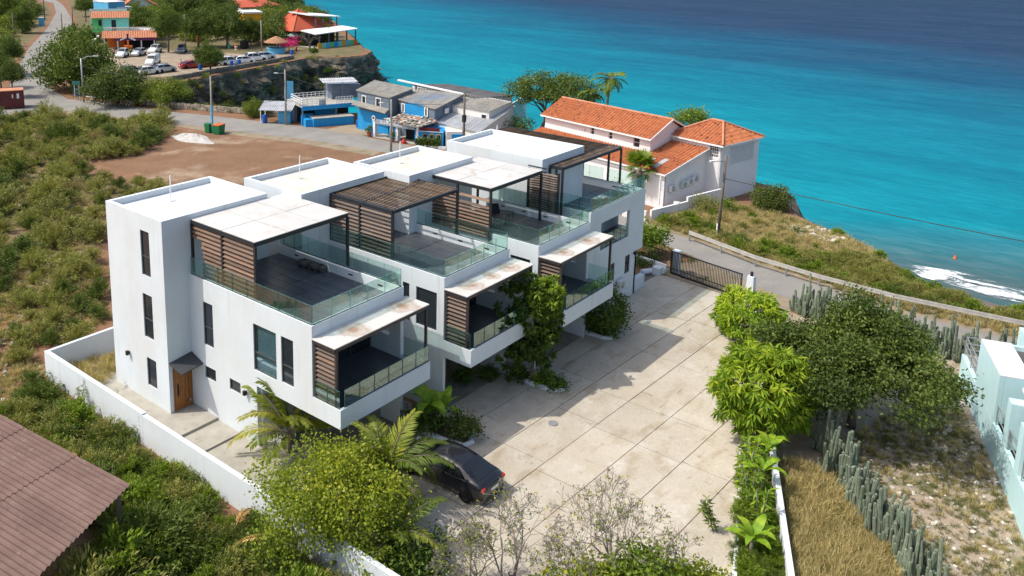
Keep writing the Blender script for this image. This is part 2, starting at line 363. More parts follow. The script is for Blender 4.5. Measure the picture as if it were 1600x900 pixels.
def dup(o, loc, rz, label, sc=None, group=None):
    c = copy_tree(o); c.location = loc; c.rotation_euler = (0, 0, rz); c['label'] = label
    if sc is not None: c.scale = (sc,)*3 if isinstance(sc, (int, float)) else sc
    if group: c['group'] = group
    return c
def fastmesh(name, V, F, mat, attr=None, smooth=False):
    """V (n,3), F (m,k) numpy; optional per-vertex float attribute 'rnd'"""
    me = bpy.data.meshes.new(name); n = len(V); m, k = F.shape
    me.vertices.add(n); me.vertices.foreach_set('co', np.ascontiguousarray(V, np.float32).ravel())
    me.loops.add(m*k); me.loops.foreach_set('vertex_index', np.ascontiguousarray(F, np.int32).ravel())
    me.polygons.add(m); me.polygons.foreach_set('loop_start', np.arange(0, m*k, k, dtype=np.int32))
    if attr is not None:
        a = me.attributes.new('rnd', 'FLOAT', 'POINT'); a.data.foreach_set('value', np.ascontiguousarray(attr, np.float32))
    if mat: me.materials.append(MATS[mat])
    me.update(calc_edges=True)
    if smooth: me.polygons.foreach_set('use_smooth', [True]*m)
    return me
RNG = np.random.default_rng(7)
random.seed(7)
def unit(a): return a/np.maximum(np.linalg.norm(a, axis=-1, keepdims=True), 1e-9)
def leaves(P, D, L, W, rnd, rng, N=None, bend=.15):
    """kite-shaped leaf faces: P base, D direction, L length, W width -> V, F, attr"""
    n = len(P); D = unit(D)
    if N is None: N = unit(rng.normal(size=(n, 3))+np.array([0, 0, .8]))
    Sx = unit(np.cross(D, N)); Nn = np.cross(Sx, D)
    L = np.broadcast_to(np.asarray(L, float).reshape(-1, 1), (n, 1)); W = np.broadcast_to(np.asarray(W, float).reshape(-1, 1), (n, 1))
    V = np.stack([P, P+D*L*.5+Sx*W*.5+Nn*L*bend, P+D*L, P+D*L*.5-Sx*W*.5+Nn*L*bend], 1).reshape(-1, 3)
    F = np.arange(4*n).reshape(-1, 4)
    return V, F, np.repeat(rnd, 4)
def crown_mesh(name, mat, rad, nclump, nleaf, cr, L, W, seed, shell=.55, flat=.35, droop=.2, lump=.25, up=.3, ros=False, cz=0, gap=0.0):
    """leaf faces gathered in clumps through an uneven ellipsoidal crown; centre at origin + cz"""
    rng = np.random.default_rng(seed); rad = np.array(rad, float)
    d = unit(rng.normal(size=(nclump, 3))); d[:, 2] = np.where(d[:, 2] < -flat, -flat*rng.random(nclump), d[:, 2])
    ph = rng.random((4, 3))*6
    lum = 1+lump*(np.sin(d[:, 0]*3.1+ph[0, 0])*np.sin(d[:, 1]*3.7+ph[0, 1])+.6*np.sin(d[:, 0]*6+d[:, 2]*5+ph[1, 0])+.5*np.sin(d[:, 1]*7+ph[2, 0]))
    if gap: keep = (np.sin(d[:, 0]*7+ph[3, 0])*np.sin(d[:, 1]*8+ph[3, 1])) > -1+gap; d = d[keep]; lum = lum[keep]
    n0 = len(d)
    r = (shell+(1-shell)*rng.random(n0)**.6)*lum
    C = d*rad*r[:, None]; C[:, 2] += cz
    crnd = rng.random(n0)
    idx = np.repeat(np.arange(n0), nleaf); n = len(idx)
    if ros:
        D = unit(rng.normal(size=(n, 3))*.8+d[idx]*.5); D[:, 2] -= droop; P = C[idx]+D*cr*.15*rng.random((n, 1))
    else:
        P = C[idx]+rng.normal(size=(n, 3))*cr*np.array([1, 1, .7]); D = rng.normal(size=(n, 3))+d[idx]*.6+np.array([0, 0, -droop])
    N = unit(rng.normal(size=(n, 3))*.8+d[idx]*.6+np.array([0, 0, up]))
    rn = np.clip(.55*crnd[idx]+.45*rng.random(n)+.12*(d[idx][:, 2]), 0, 1)  # tone lifted towards the crown top: shade put into the leaf colour
    sz = rng.uniform(.7, 1.25, n)
    V, F, A = leaves(P, D, L*sz, W*sz, rn, rng, N, .1 if not ros else .12)
    return fastmesh(name, V, F, mat, A), C
def limb_mesh(name, mat, base, top, r0, targets, seed, r1=.03, n=6, wig=.15, forks=None):
    """tapered trunk from base to top with limbs to target points"""
    rng = random.Random(seed); mb = MB(); base = Vector(base); top = Vector(top)
    mid = (base+top)/2+Vector((rng.uniform(-wig, wig), rng.uniform(-wig, wig), 0))
    mb.tube([base, base.lerp(mid, .5), mid, top], [r0*1.15, r0, r0*.88, r0*.72], 8)
    for t in targets:
        t = Vector(t); s = mid.lerp(top, rng.uniform(.35, 1)); m1 = s.lerp(t, .5)+Vector((rng.uniform(-wig, wig), rng.uniform(-wig, wig), rng.uniform(0, wig)))*1.5
        rr = r0*rng.uniform(.3, .5); mb.tube([s, m1, t], [rr, rr*.65, r1*.6], n)
    return mb.mesh(name, mat, True)
def tree(name, label, cat, loc, h, rad, mat, seed, cz=None, nclump=220, nleaf=26, cr=.32, L=.16, W=.09, r0=.14, trunk='bark', group=None, nlimb=7, **kw):
    t = thing(name, label, cat, loc, 0, group)
    cz = cz if cz is not None else h-rad[2]
    me, C = crown_mesh('crown', mat, rad, nclump, nleaf, cr, L, W, seed, cz=cz, **kw)
    link('crown', me, t)
    rg = np.random.default_rng(seed); sel = C[rg.choice(len(C), min(nlimb, len(C)), replace=False)]
    link('trunk', limb_mesh('trunk', trunk, (0, 0, -.15), (rg.uniform(-.2, .2), rg.uniform(-.2, .2), max(.35, cz-rad[2]*.35)), r0, sel, seed), t)
    return t
def poly_points(poly, n, rng, mind=0):
    """n random points inside a polygon (x, y), roughly min-distance spaced"""
    P = np.array([(p[0], p[1]) for p in poly]); lo = P.min(0); hi = P.max(0); out = []; cell = {}
    tries = 0
    while len(out) < n and tries < 60:
        tries += 1
        q = rng.uniform(lo, hi, (max(64, n*2), 2)); ins = np.zeros(len(q), bool); j = len(P)-1
        for i in range(len(P)):
            c = ((P[i, 1] > q[:, 1]) != (P[j, 1] > q[:, 1])) & (q[:, 0] < (P[j, 0]-P[i, 0])*(q[:, 1]-P[i, 1])/(P[j, 1]-P[i, 1]+1e-12)+P[i, 0]); ins ^= c; j = i
        for x, y in q[ins]:
            if mind:
                k = (int(x//mind), int(y//mind)); bad = False
                for a in (-1, 0, 1):
                    for b in (-1, 0, 1):
                        for (u, w) in cell.get((k[0]+a, k[1]+b), ()):
                            if (u-x)**2+(w-y)**2 < mind*mind: bad = True
                if bad: continue
                cell.setdefault(k, []).append((x, y))
            out.append((x, y))
            if len(out) >= n: break
    return np.array(out)
def gpoly(pix, z=GZ): return [tuple(G(*p, z))[:2] for p in pix]
def scatter(name, label, cat, pts, sources, scl, rng, tilt=.15, knd='stuff', var=None):
    """one 'stuff' object: instances of the source meshes on points (pts n,3)"""
    n = len(pts); me = bpy.data.meshes.new(name); me.vertices.add(n)
    me.vertices.foreach_set('co', np.ascontiguousarray(pts, np.float32).ravel())
    a = me.attributes.new('variant', 'INT', 'POINT'); a.data.foreach_set('value', (rng.integers(0, len(sources), n) if var is None else np.asarray(var)).astype(np.int32))
    a = me.attributes.new('size', 'FLOAT', 'POINT'); a.data.foreach_set('value', np.asarray(scl, np.float32) if hasattr(scl, '__len__') and len(scl) == n else rng.uniform(scl[0], scl[1], n).astype(np.float32))
    rot = np.stack([rng.normal(0, tilt, n), rng.normal(0, tilt, n), rng.uniform(0, 6.283, n)], 1).astype(np.float32)
    a = me.attributes.new('turn', 'FLOAT_VECTOR', 'POINT'); a.data.foreach_set('vector', rot.ravel())
    o = bpy.data.objects.new(name, me); COL.objects.link(o); kind(tag(o, label, cat), knd)
    ng = bpy.data.node_groups.new(name, 'GeometryNodeTree')
    ng.interface.new_socket('Geometry', in_out='INPUT', socket_type='NodeSocketGeometry')
    ng.interface.new_socket('Geometry', in_out='OUTPUT', socket_type='NodeSocketGeometry')
    gi = nd(ng, 'NodeGroupInput'); go = nd(ng, 'NodeGroupOutput'); jn = nd(ng, 'GeometryNodeJoinGeometry')
    def attr(nm, ty):
        x = nd(ng, 'GeometryNodeInputNamedAttribute', data_type=ty); x.inputs[0].default_value = nm; return x.outputs[0]
    av, asz, ar = attr('variant', 'INT'), attr('size', 'FLOAT'), attr('turn', 'FLOAT_VECTOR')
    e2r = nd(ng, 'FunctionNodeEulerToRotation'); ng.links.new(ar, e2r.inputs[0])
    for k, smesh in enumerate(sources):
        so = bpy.data.objects.new(name+'_source', smesh)      # not linked to the scene: only instanced
        oi = nd(ng, 'GeometryNodeObjectInfo'); oi.inputs[0].default_value = so; oi.inputs[1].default_value = True
        cmp = nd(ng, 'FunctionNodeCompare', data_type='INT', operation='EQUAL'); ng.links.new(av, cmp.inputs[2]); cmp.inputs[3].default_value = k
        ip = nd(ng, 'GeometryNodeInstanceOnPoints')
        ng.links.new(gi.outputs[0], ip.inputs['Points']); ng.links.new(cmp.outputs[0], ip.inputs['Selection'])
        ng.links.new(oi.outputs['Geometry'], ip.inputs['Instance']); ng.links.new(e2r.outputs[0], ip.inputs['Rotation']); ng.links.new(asz, ip.inputs['Scale'])
        ng.links.new(ip.outputs[0], jn.inputs[0])
    ng.links.new(jn.outputs[0], go.inputs[0])
    o.modifiers.new('scatter', 'NODES').node_group = ng
    return o
# ------------------------------------------------------------------ setting: land, cliffs, sea, roads
COAST = [(20, -110), (32, -65), (40, -42), (43.5, -31), (43.4, -28), (44.9, -24.4), (47.8, -21.4), (50, -19.9), (52.4, -17), (53.4, -14.5), (55, -12.3), (58, -10.4),
         (62.5, -8.8), (64, -2), (65, 6), (66, 14), (66.5, 20), (67, 27), (67.5, 34), (66, 42), (62, 46.5), (57.5, 50), (54, 52.5), (51.5, 58), (49, 65), (46.8, 73), (46.5, 79), (50, 84),
         (57.1, 85.8), (67.8, 88.3), (82.9, 91), (92.7, 93.5), (98, 89.5), (104.3, 88.4), (110, 92), (113.1, 97.6), (122.4, 109.3), (136, 126.6), (152.6, 148.6), (175.5, 185),
         (198, 214.5), (260, 300), (330, 420)]
SEA_Z = -8.0
mb = MB(); _poly = COAST+[(-200, 420), (-200, -110)]
mb.add([(x, y, GZ) for x, y in _poly], [tuple(range(len(_poly)))])
land = kind(mb.build('ground', 'red_dirt'), 'structure')
# cliff and beach slope: a strip of rows from the land edge down below the water
def resample(pts, step):
    out = []
    for (a, b) in zip(pts[:-1], pts[1:]):
        n = max(1, int(math.dist(a, b)/step)); out += [(a[0]+(b[0]-a[0])*i/n, a[1]+(b[1]-a[1])*i/n) for i in range(n)]
    return out+[pts[-1]]
def cliff(name, pts, reach, mat, rows=12, amp=1.0, z1=-9.5, step=1.4, prof=.35):
    P = [Vector((x, y, 0)) for x, y in resample(pts, step)]; n = len(P); vs = []
    for i, p in enumerate(P):
        d = (P[min(i+2, n-1)]-P[max(i-2, 0)]).normalized(); out = Vector((d.y, -d.x, 0))
        for k in range(rows+1):
            t = k/rows; z = GZ+.004*(k == 0)+(z1-GZ)*t
            nz = mnoise.fractal(Vector((p.x*.30, p.y*.30, z*.42)), .75, 2.1, 6)+.5*mnoise.noise(Vector((p.x*.09, p.y*.09, 3)))
            off = reach*(t**prof if prof < 1 else t)+amp*nz*min(1, t*3+(.12 if k == 0 else 0))
            vs.append(p+out*off+Vector((0, 0, z+.5*amp*nz*t*(1-t))))
    fs = [(i*(rows+1)+k, i*(rows+1)+k+1, (i+1)*(rows+1)+k+1, (i+1)*(rows+1)+k) for i in range(n-1) for k in range(rows)]
    mb = MB(); mb.add(vs, fs); return kind(mb.build(name, mat), 'structure')
cliff('hillside', COAST[0:11], 13, 'hill_soil', 10, .5, -9.0, 2.0, 1)
cliff('cliff', COAST[10:24], 3.0, 'cliff_rock', 10, .9)
cliff('cliff_cove', COAST[23:], 1.6, 'cliff_rock', 26, 2.1, -9.8, .6, .5)
kind(MB().box(46, 70, 46, 92, -9.2, SEA_Z+.15).build('cove_beach', 'sand'), 'structure')
# beach sand: gentle slope into the water
mb = MB(); bs_ = [(64.0, -8.0), (63.5, -17), (62.5, -24), (61, -32), (56, -48), (48, -70)]
for (a, b) in zip(bs_[:-1], bs_[1:]):
    mb.quad((a[0]-8, a[1], -6.4), (a[0]+8.5, a[1], -8.6), (b[0]+8.5, b[1], -8.6), (b[0]-8, b[1], -6.4))
kind(mb.build('beach', 'sand'), 'structure')

# sea: water colour follows the depth of the sea bed (shallow turquoise shelf, deep blue beyond), with ripple and swell shading painted over it
m, nt, bs = newmat('sea_water')
pv = wpos(nt)
sx = nd(nt, 'ShaderNodeSeparateXYZ'); nt.links.new(pv, sx.inputs[0])
def mth(op, a, b=None, c=None):
    n = nd(nt, 'ShaderNodeMath', operation=op)
    for i, v in enumerate((a, b, c)):
        if v is None: continue
        if isinstance(v, (int, float)): n.inputs[i].default_value = v
        else: nt.links.new(v, n.inputs[i])
    return n.outputs[0]
n1 = noise(nt, wpos(nt, (1, 1, 1), (0, 0, .35)), .012, 5, .6, .4)
n2 = noise(nt, wpos(nt, (1, .35, 1), (0, 0, .35)), .05, 5, .6)
s_ = mth('ADD', mth('MULTIPLY_ADD', sx.outputs[1], -.45, sx.outputs[0]), mth('ADD', mth('MULTIPLY_ADD', n1, 90, -45), mth('MULTIPLY_ADD', n2, 40, -20)))
mr = nd(nt, 'ShaderNodeMapRange'); mr.inputs['From Min'].default_value = 40; mr.inputs['From Max'].default_value = 400; nt.links.new(s_, mr.inputs[0])
deep = ramp(nt, mr.outputs[0], [(0, (.003, .255, .300)), (.18, (.002, .222, .280)), (.31, (.003, .165, .236)), (.48, (.009, .088, .160)), (.68, (.017, .052, .104)), (1, (.018, .050, .098))])
shal = ramp(nt, mth('ADD', mth('MULTIPLY_ADD', sx.outputs[1], .35, sx.outputs[0]), mth('MULTIPLY_ADD', n2, 14, -7)), [(0, 1.0), (1, 0.0)])
mr2 = nd(nt, 'ShaderNodeMapRange'); mr2.inputs['From Min'].default_value = 62; mr2.inputs['From Max'].default_value = 80
nt.links.new(mth('ADD', mth('MULTIPLY_ADD', sx.outputs[1], .42, sx.outputs[0]), mth('MULTIPLY_ADD', n2, 16, -8)), mr2.inputs[0])
col = mixc(nt, mr2.outputs[0], (.065, .135, .135), deep)
wv = noise(nt, wpos(nt, (1, .4, 1), (0, 0, .5)), .5, 8, .65)
rip = ramp(nt, noise(nt, wpos(nt, (1, .3, 1), (0, 0, .45)), .16, 8, .7), [(.35, 0.0), (.7, 1.0)])  # dark ripple faces painted into the water colour
col = mixc(nt, rip, col, mixc(nt, 1.0, col, (.55, .74, .80), 'MULTIPLY'))
rip2 = ramp(nt, noise(nt, wpos(nt, (1, .28, 1), (0, 0, .5)), .9, 6, .7, .5), [(.42, 0.0), (.66, 1.0)])  # pale ripple glints painted into the water colour
col = mixc(nt, rip2, col, mixc(nt, 1.0, col, (2.4, 1.24, 1.17), 'MULTIPLY'))
swl = ramp(nt, noise(nt, wpos(nt, (1, .16, 1), (0, 0, .62)), .045, 5, .6, .6), [(.40, 0.0), (.62, 1.0)])  # shaded swell bands painted into the water colour
col = mixc(nt, swl, col, mixc(nt, 1.0, col, (.82, .86, .90), 'MULTIPLY'))
df = nd(nt, 'ShaderNodeBsdfDiffuse'); nt.links.new(col, df.inputs[0]); gs = nd(nt, 'ShaderNodeBsdfGlossy'); gs.inputs[1].default_value = .25
bp = nd(nt, 'ShaderNodeBump'); bp.inputs['Strength'].default_value = .8; bp.inputs['Distance'].default_value = .5; nt.links.new(wv, bp.inputs['Height'])
nt.links.new(bp.outputs[0], df.inputs['Normal']); nt.links.new(bp.outputs[0], gs.inputs['Normal'])
mx = nd(nt, 'ShaderNodeMixShader'); mx.inputs[0].default_value = .055; nt.links.new(df.outputs[0], mx.inputs[1]); nt.links.new(gs.outputs[0], mx.inputs[2]); nt.links.new(mx.outputs[0], nt.nodes['Material Output'].inputs[0])
mb = MB(); mb.quad((-400, -4000, SEA_Z), (9000, -4000, SEA_Z), (9000, 9000, SEA_Z), (-400, 9000, SEA_Z))
kind(mb.build('sea', 'sea_water'), 'structure')
# foam on the breaking wave
m, nt, bs = newmat('foam')
f = ramp(nt, noise(nt, wpos(nt, (1, .45, 1)), .55, 9, .75, .8), [(.46, 0.0), (.57, 1.0)])
bs.inputs['Base Color'].default_value = (.82, .85, .86, 1); bs.inputs['Roughness'].default_value = .8
tr = nd(nt, 'ShaderNodeBsdfTransparent'); mx = nd(nt, 'ShaderNodeMixShader'); nt.links.new(f, mx.inputs[0])
nt.links.new(tr.outputs[0], mx.inputs[1]); nt.links.new(bs.outputs[0], mx.inputs[2]); nt.links.new(mx.outputs[0], nt.nodes['Material Output'].inputs[0])
mb = MB(); inn = [(1424, 424), (1440, 434), (1480, 444), (1530, 458), (1565, 468), (1600, 474), (1680, 488), (1800, 512), (2000, 560)]; out = [(1424, 415), (1450, 418), (1490, 424), (1530, 434), (1565, 444), (1600, 455), (1680, 470), (1800, 490), (2000, 530)]
I = resample([tuple(G(*p, SEA_Z))[:2] for p in inn], 1.2); Ot = [tuple(G(*p, SEA_Z))[:2] for p in out]
for k in range(len(inn)-1):
    a, b = G(*inn[k], SEA_Z), G(*inn[k+1], SEA_Z); c, d = G(*out[k+1], SEA_Z), G(*out[k], SEA_Z)
    for q in range(4):
        for r in range(3):
            P = lambda s, t: (a.lerp(b, s)).lerp(d.lerp(c, s), t)+Vector((0, 0, .06+.10*math.sin(t*PI)))
            mb.quad(P(q/4, r/3), P((q+1)/4, r/3), P((q+1)/4, (r+1)/3), P(q/4, (r+1)/3))
kind(mb.build('surf_foam', 'foam'), 'stuff')

# roads
ROAD = [(38.6, -80), (38.6, -30.8), (38.4, -24), (39.5, -18.8), (40.7, -13.9), (42.5, -8.2), (43.5, -3.4), (46.5, 4), (49, 12), (51, 20), (51.5, 27), (51, 36), (51.9, 38.5), (49.2, 48.3), (46.5, 58),
        (43.9, 65.8), (41, 78.8), (38.9, 84.7), (42.2, 97.1), (55.5, 118.8), (76.9, 156), (100.4, 200), (121, 244), (140, 290), (132, 290), (125, 259), (107, 222), (83, 179.5), (62, 145), (42.7, 110.2),
        (37, 99), (30, 90), (14, 88), (14, 80), (28.2, 79.5), (34.6, 76.5), (36.6, 70), (40, 60.5), (41.8, 51.7), (45.3, 40.4), (46.9, 29.5), (46, 22), (44, 14), (42, 4), (40.5, -5.3), (38.7, -10.8),
        (36.3, -16), (35.5, -19.2), (34.6, -24), (34.8, -31), (34.8, -80)]
mb = MB(); mb.add([(x, y, GZ+.012) for x, y in ROAD], [tuple(range(len(ROAD)))]); kind(mb.build('road', 'asphalt'), 'structure')
def sheet(name, poly, mat, z):
    mb = MB(); mb.add([(x, y, z) for x, y in poly], [tuple(range(len(poly)))]); return kind(mb.build(name, mat), 'structure')
sheet('dirt_lot', [(22.3, 50.9), (29, 53), (37.8, 54.5), (40.8, 50.3), (44.6, 39.4), (46.2, 28.7), (45.4, 20), (43, 9), (41, 2), (35, -1.5), (28, 1.5), (15, 4.5), (10, 8), (14, 20), (20, 32), (24, 41)], 'dirt_bare', GZ+.004)
sheet('road_verge', [(46.9, 29.8), (45.4, 40.4), (42, 51.7), (40.3, 60.5), (36.8, 70), (34.8, 76.4), (33.6, 75.6), (35.4, 69.5), (38.6, 59.8), (40.2, 51), (43.4, 40), (44.9, 29.4)], 'verge', GZ+.008)
sheet('road_verge', [(46.2, -3.0), (45.1, -8.0), (43.3, -13), (42, -18.6), (41, -24), (41.2, -31), (41.2, -80), (38.5, -80), (38.5, -30.8), (38.3, -24), (39.4, -18.8), (40.6, -13.9), (42.4, -8.2), (43.4, -3.4)], 'verge', GZ+.008)
sheet('gate_apron', [(34.1, -9.2), (38.9, -10.2), (36.4, -15.9), (35.6, -19.1), (33.4, -18.6), (33.6, -15.7)], 'verge', GZ+.006)
sheet('forecourt', gpoly([(505, 203), (545, 195), (575, 196), (582, 212), (540, 209)]), 'lot_dirt', GZ+.018)
sheet('village_parking', [(54, 101), (60, 93), (68, 90.5), (83, 92.5), (92, 96), (96, 101), (88, 106), (84, 116), (78, 126), (66, 122), (58, 110)], 'lot_dirt', GZ+.010)
sheet('village_ground', [(47, 95), (57, 87.5), (68, 89.6), (83, 92), (93, 94.6), (98, 91), (104, 90), (110, 94), (121, 110), (150, 150), (196, 216), (150, 300), (136, 270), (100, 197), (77, 154), (56, 118)], 'hill_soil', GZ+.006)
sheet('neighbour_plot', [(7.9, -27.2), (15.6, -24), (34.2, -16.3), (33.6, -18.8), (33.2, -24), (33.4, -40), (-5, -45), (0, -33)], 'rubble_ground', GZ+.006)

# concrete courtyard: slabs with open joints
YRD = -0.26
sheet('courtyard', [(-1.9, -3.7), (1.4, -3.7), (1.4, -8.5), (33.9, -8.5), (34.2, -15.9), (15.3, -23.9), (8.1, -26.9), (-1.9, -26.9)], 'concrete_joint', GZ+.004)
yard = bpy.data.objects['courtyard']
def clip(poly, p, d):           # keep the part of a polygon left of the line p + t d
    out = []; s = lambda q: d[0]*(q[1]-p[1])-d[1]*(q[0]-p[0])
    for a, b in zip(poly, poly[1:]+poly[:1]):
        sa, sb = s(a), s(b)
        if sa >= 0: out.append(a)
        if sa*sb < 0: t = sa/(sa-sb); out.append((a[0]+(b[0]-a[0])*t, a[1]+(b[1]-a[1])*t))
    return out
sk = lambda x, y: (x, y-.045*(x-12))           # joints run slightly askew to the houses
rows = [(-8.5, -11.45, [-1.9, 3.6, 8.6, 15.0, 22.5, 27.2, 34]), (-11.45, -13.65, [-1.9, 3.6, 9.0, 14.0, 17.2, 22.2, 27.8, 34]), (-13.65, -15.95, [-1.9, 4.2, 9.1, 13.6, 16.5, 22.1, 28.0, 34.2]),
        (-15.95, -18.25, [-1.9, 3.1, 8.4, 13.2, 16.5, 21.9, 27.4, 33]), (-18.25, -20.45, [-1.9, 4.9, 9.6, 13.2, 16.6, 21.8, 27]), (-20.45, -22.65, [-1.9, 3.6, 8.3, 13.3, 18, 23]), (-22.65, -25.2, [-1.9, 2.7, 7.6, 12.6, 16]),
        (-25.2, -27.4, [-1.9, 3, 8, 12])]
rr = random.Random(3)
for y0, y1, xs in rows:
    for a, b in zip(xs[:-1], xs[1:]):
        q = [sk(a+.02, y1+.018), sk(b-.02, y1+.018), sk(b-.02, y0-.018), sk(a+.02, y0-.018)]
        q = clip(q, (15.4, -23.2), (.93, .39)); q = clip(q, (34.0, -9), (.11, 1)) if len(q) > 2 else q
        if len(q) < 3: continue
        c = Vector((sum(p[0] for p in q)/len(q), sum(p[1] for p in q)/len(q), GZ)); mb = MB(); mb.prism(q, GZ-.05, YRD+rr.uniform(-.006, .008))
        o = mb.build('slab', 'concrete', None, off=c); o.location = c; o.parent = yard
# entrance path with two steps down to the yard
pth = kind(MB().box(-1.9, 1.36, -2.0, 8.1, GZ-.2, 0).build('entrance_path', 'concrete_path', bevel=.015), 'structure')
MB().box(-1.9, 1.36, -3.7, -2.003, GZ-.2, -.13).build('step', 'concrete_path', pth, bevel=.015)
MB().box(-1.9, 1.36, -8.45, -3.703, GZ-.2, -.225).build('step', 'concrete_path', pth, bevel=.015)

sheet('woodland_floor', [(-60, 97), (14, 96), (30, 92), (36, 100), (41.5, 111), (61, 146), (82, 180), (106, 223), (124, 262), (60, 340), (-80, 320)], 'hill_soil', GZ+.005)
# ------------------------------------------------------------------ the four townhouses
def slat_mesh(name, mat, L, w=.13, t=.025, tilt=.6):
    """one board along Y, centred, tilted about its length"""
    mb = MB(); mb.obox((0, 0, 0), (math.cos(tilt)*w/2, 0, -math.sin(tilt)*w/2), (0, L/2, 0), (math.sin(tilt)*t/2, 0, math.cos(tilt)*t/2)); return mb.mesh(name, mat)
def panel_mesh(w, h, t=.02):
    """glass pane along X, standing on z=0: clear faces, green edges"""
    mb = MB(); mb.box(-w/2, w/2, -t/2, t/2, 0, h); me = mb.mesh('glass_panel', 'rail_glass'); me.materials.append(MATS['glass_edge'])
    for p in me.polygons:
        if abs(p.normal.y) < .5: p.material_index = 1
    return me
def railing(parent, a, b, z, h, n, name='railing'):
    """glass railing from a to b (x, y): dark base channel and n panes"""
    a = Vector((*a, z)); b = Vector((*b, z)); d = b-a; L = d.length; off = root_loc(parent)
    ch = MB(); ch.bar(a+Vector((0, 0, .012)), b+Vector((0, 0, .012)), .045, .03); r = ch.build(name, 'dark_metal', parent)
    w = L/n; me = panel_mesh(w-.03, h)
    for k in range(n):
        link('glass_panel', me, r, (a+d*((k+.5)/n))-off+Vector((0, 0, .02)), (0, 0, math.atan2(d.y, d.x)))
    return r
def window_x(parent, x, y0, y1, z0, z1, depth=.10, pane='window_dark', mull=None, sgn=1, t=.05):
    f = MB(); xa, xb = sorted((x+sgn*(depth-.05), x+sgn*depth))
    f.box(xa, xb, y0, y0+t, z0, z1).box(xa, xb, y1-t, y1, z0, z1).box(xa, xb, y0+t, y1-t, z0, z0+t).box(xa, xb, y0+t, y1-t, z1-t, z1)
    if mull: f.box(xa, xb, y0+t, y1-t, z0+(z1-z0)*mull-.03, z0+(z1-z0)*mull+.03)
    w = f.build('window', 'window_frame', parent)
    p = MB(); xp = x+sgn*(depth-.018); p.box(min(xp, xp+sgn*.006), max(xp, xp+sgn*.006), y0+t*.6, y1-t*.6, z0+t*.6, z1-t*.6); p.build('pane', pane, w); return w
def window_y(parent, y, x0, x1, z0, z1, depth=.10, pane='window_dark', t=.05, sgn=1, vm=0):
    f = MB(); ya, yb = sorted((y+sgn*(depth-.05), y+sgn*depth))
    f.box(x0, x0+t, ya, yb, z0, z1).box(x1-t, x1, ya, yb, z0, z1).box(x0+t, x1-t, ya, yb, z0, z0+t).box(x0+t, x1-t, ya, yb, z1-t, z1)
    for k in range(1, vm+1): xm = x0+(x1-x0)*k/(vm+1); f.box(xm-.025, xm+.025, ya, yb, z0+t, z1-t)
    w = f.build('window', 'window_frame', parent)
    p = MB(); yp = y+sgn*(depth-.018); p.box(x0+t*.6, x1-t*.6, min(yp, yp+sgn*.006), max(yp, yp+sgn*.006), z0+t*.6, z1-t*.6); p.build('pane', pane, w); return w
def wall_lamp(parent, p, n):
    """small black up-down light on a wall; n = outward normal"""
    p = Vector(p); n = Vector(n); s = n.cross(Vector((0, 0, 1))); mb = MB()
    mb.obox(p+n*.05, n*.05, s*.05, (0, 0, .06)).obox(p+n*.13, n*.07, s*.075, (0, 0, .11)); return mb.build('wall_lamp', 'black_plastic', parent, bevel=.01)
def stain_canopy(name, spots):
    """cream canopy sheet with rust rings around the given places (x, y, radius)"""
    m, nt, bs = newmat(name); pos = wpos(nt)
    f0 = ramp(nt, noise(nt, pos, 1.3, 5), [(.4, 0.0), (.7, 1.0)]); col = mixc(nt, f0, (.60, .58, .54), (.54, .51, .45))
    nz = nd(nt, 'ShaderNodeTexNoise'); nz.inputs['Scale'].default_value = 2.2; nt.links.new(pos, nz.inputs['Vector'])
    ad = nd(nt, 'ShaderNodeVectorMath', operation='MULTIPLY_ADD'); nt.links.new(nz.outputs['Color'], ad.inputs[0]); ad.inputs[1].default_value = (.7, .7, 0); nt.links.new(pos, ad.inputs[2])
    for (x, y, z, r) in spots:
        d = nd(nt, 'ShaderNodeVectorMath', operation='DISTANCE'); nt.links.new(ad.outputs[0], d.inputs[0]); d.inputs[1].default_value = (x+.35, y+.35, z)
        mr = nd(nt, 'ShaderNodeMapRange'); mr.inputs['From Max'].default_value = r; nt.links.new(d.outputs['Value'], mr.inputs[0])
        fs = ramp(nt, mr.outputs[0], [(0, .95), (.25, .7), (.5, .28), (.7, .5), (1, 0.0)])
        col = mixc(nt, fs, col, (.30, .165, .08))
    nt.links.new(col, bs.inputs['Base Color']); bs.inputs['Roughness'].default_value = .55; return name
PARAPET, FLOOR, TOWER_TOP, SOFFIT, BFLOOR, BTOP, GLASS = 6.9, 6.4, 9.87, 2.78, 3.28, 3.66, .85

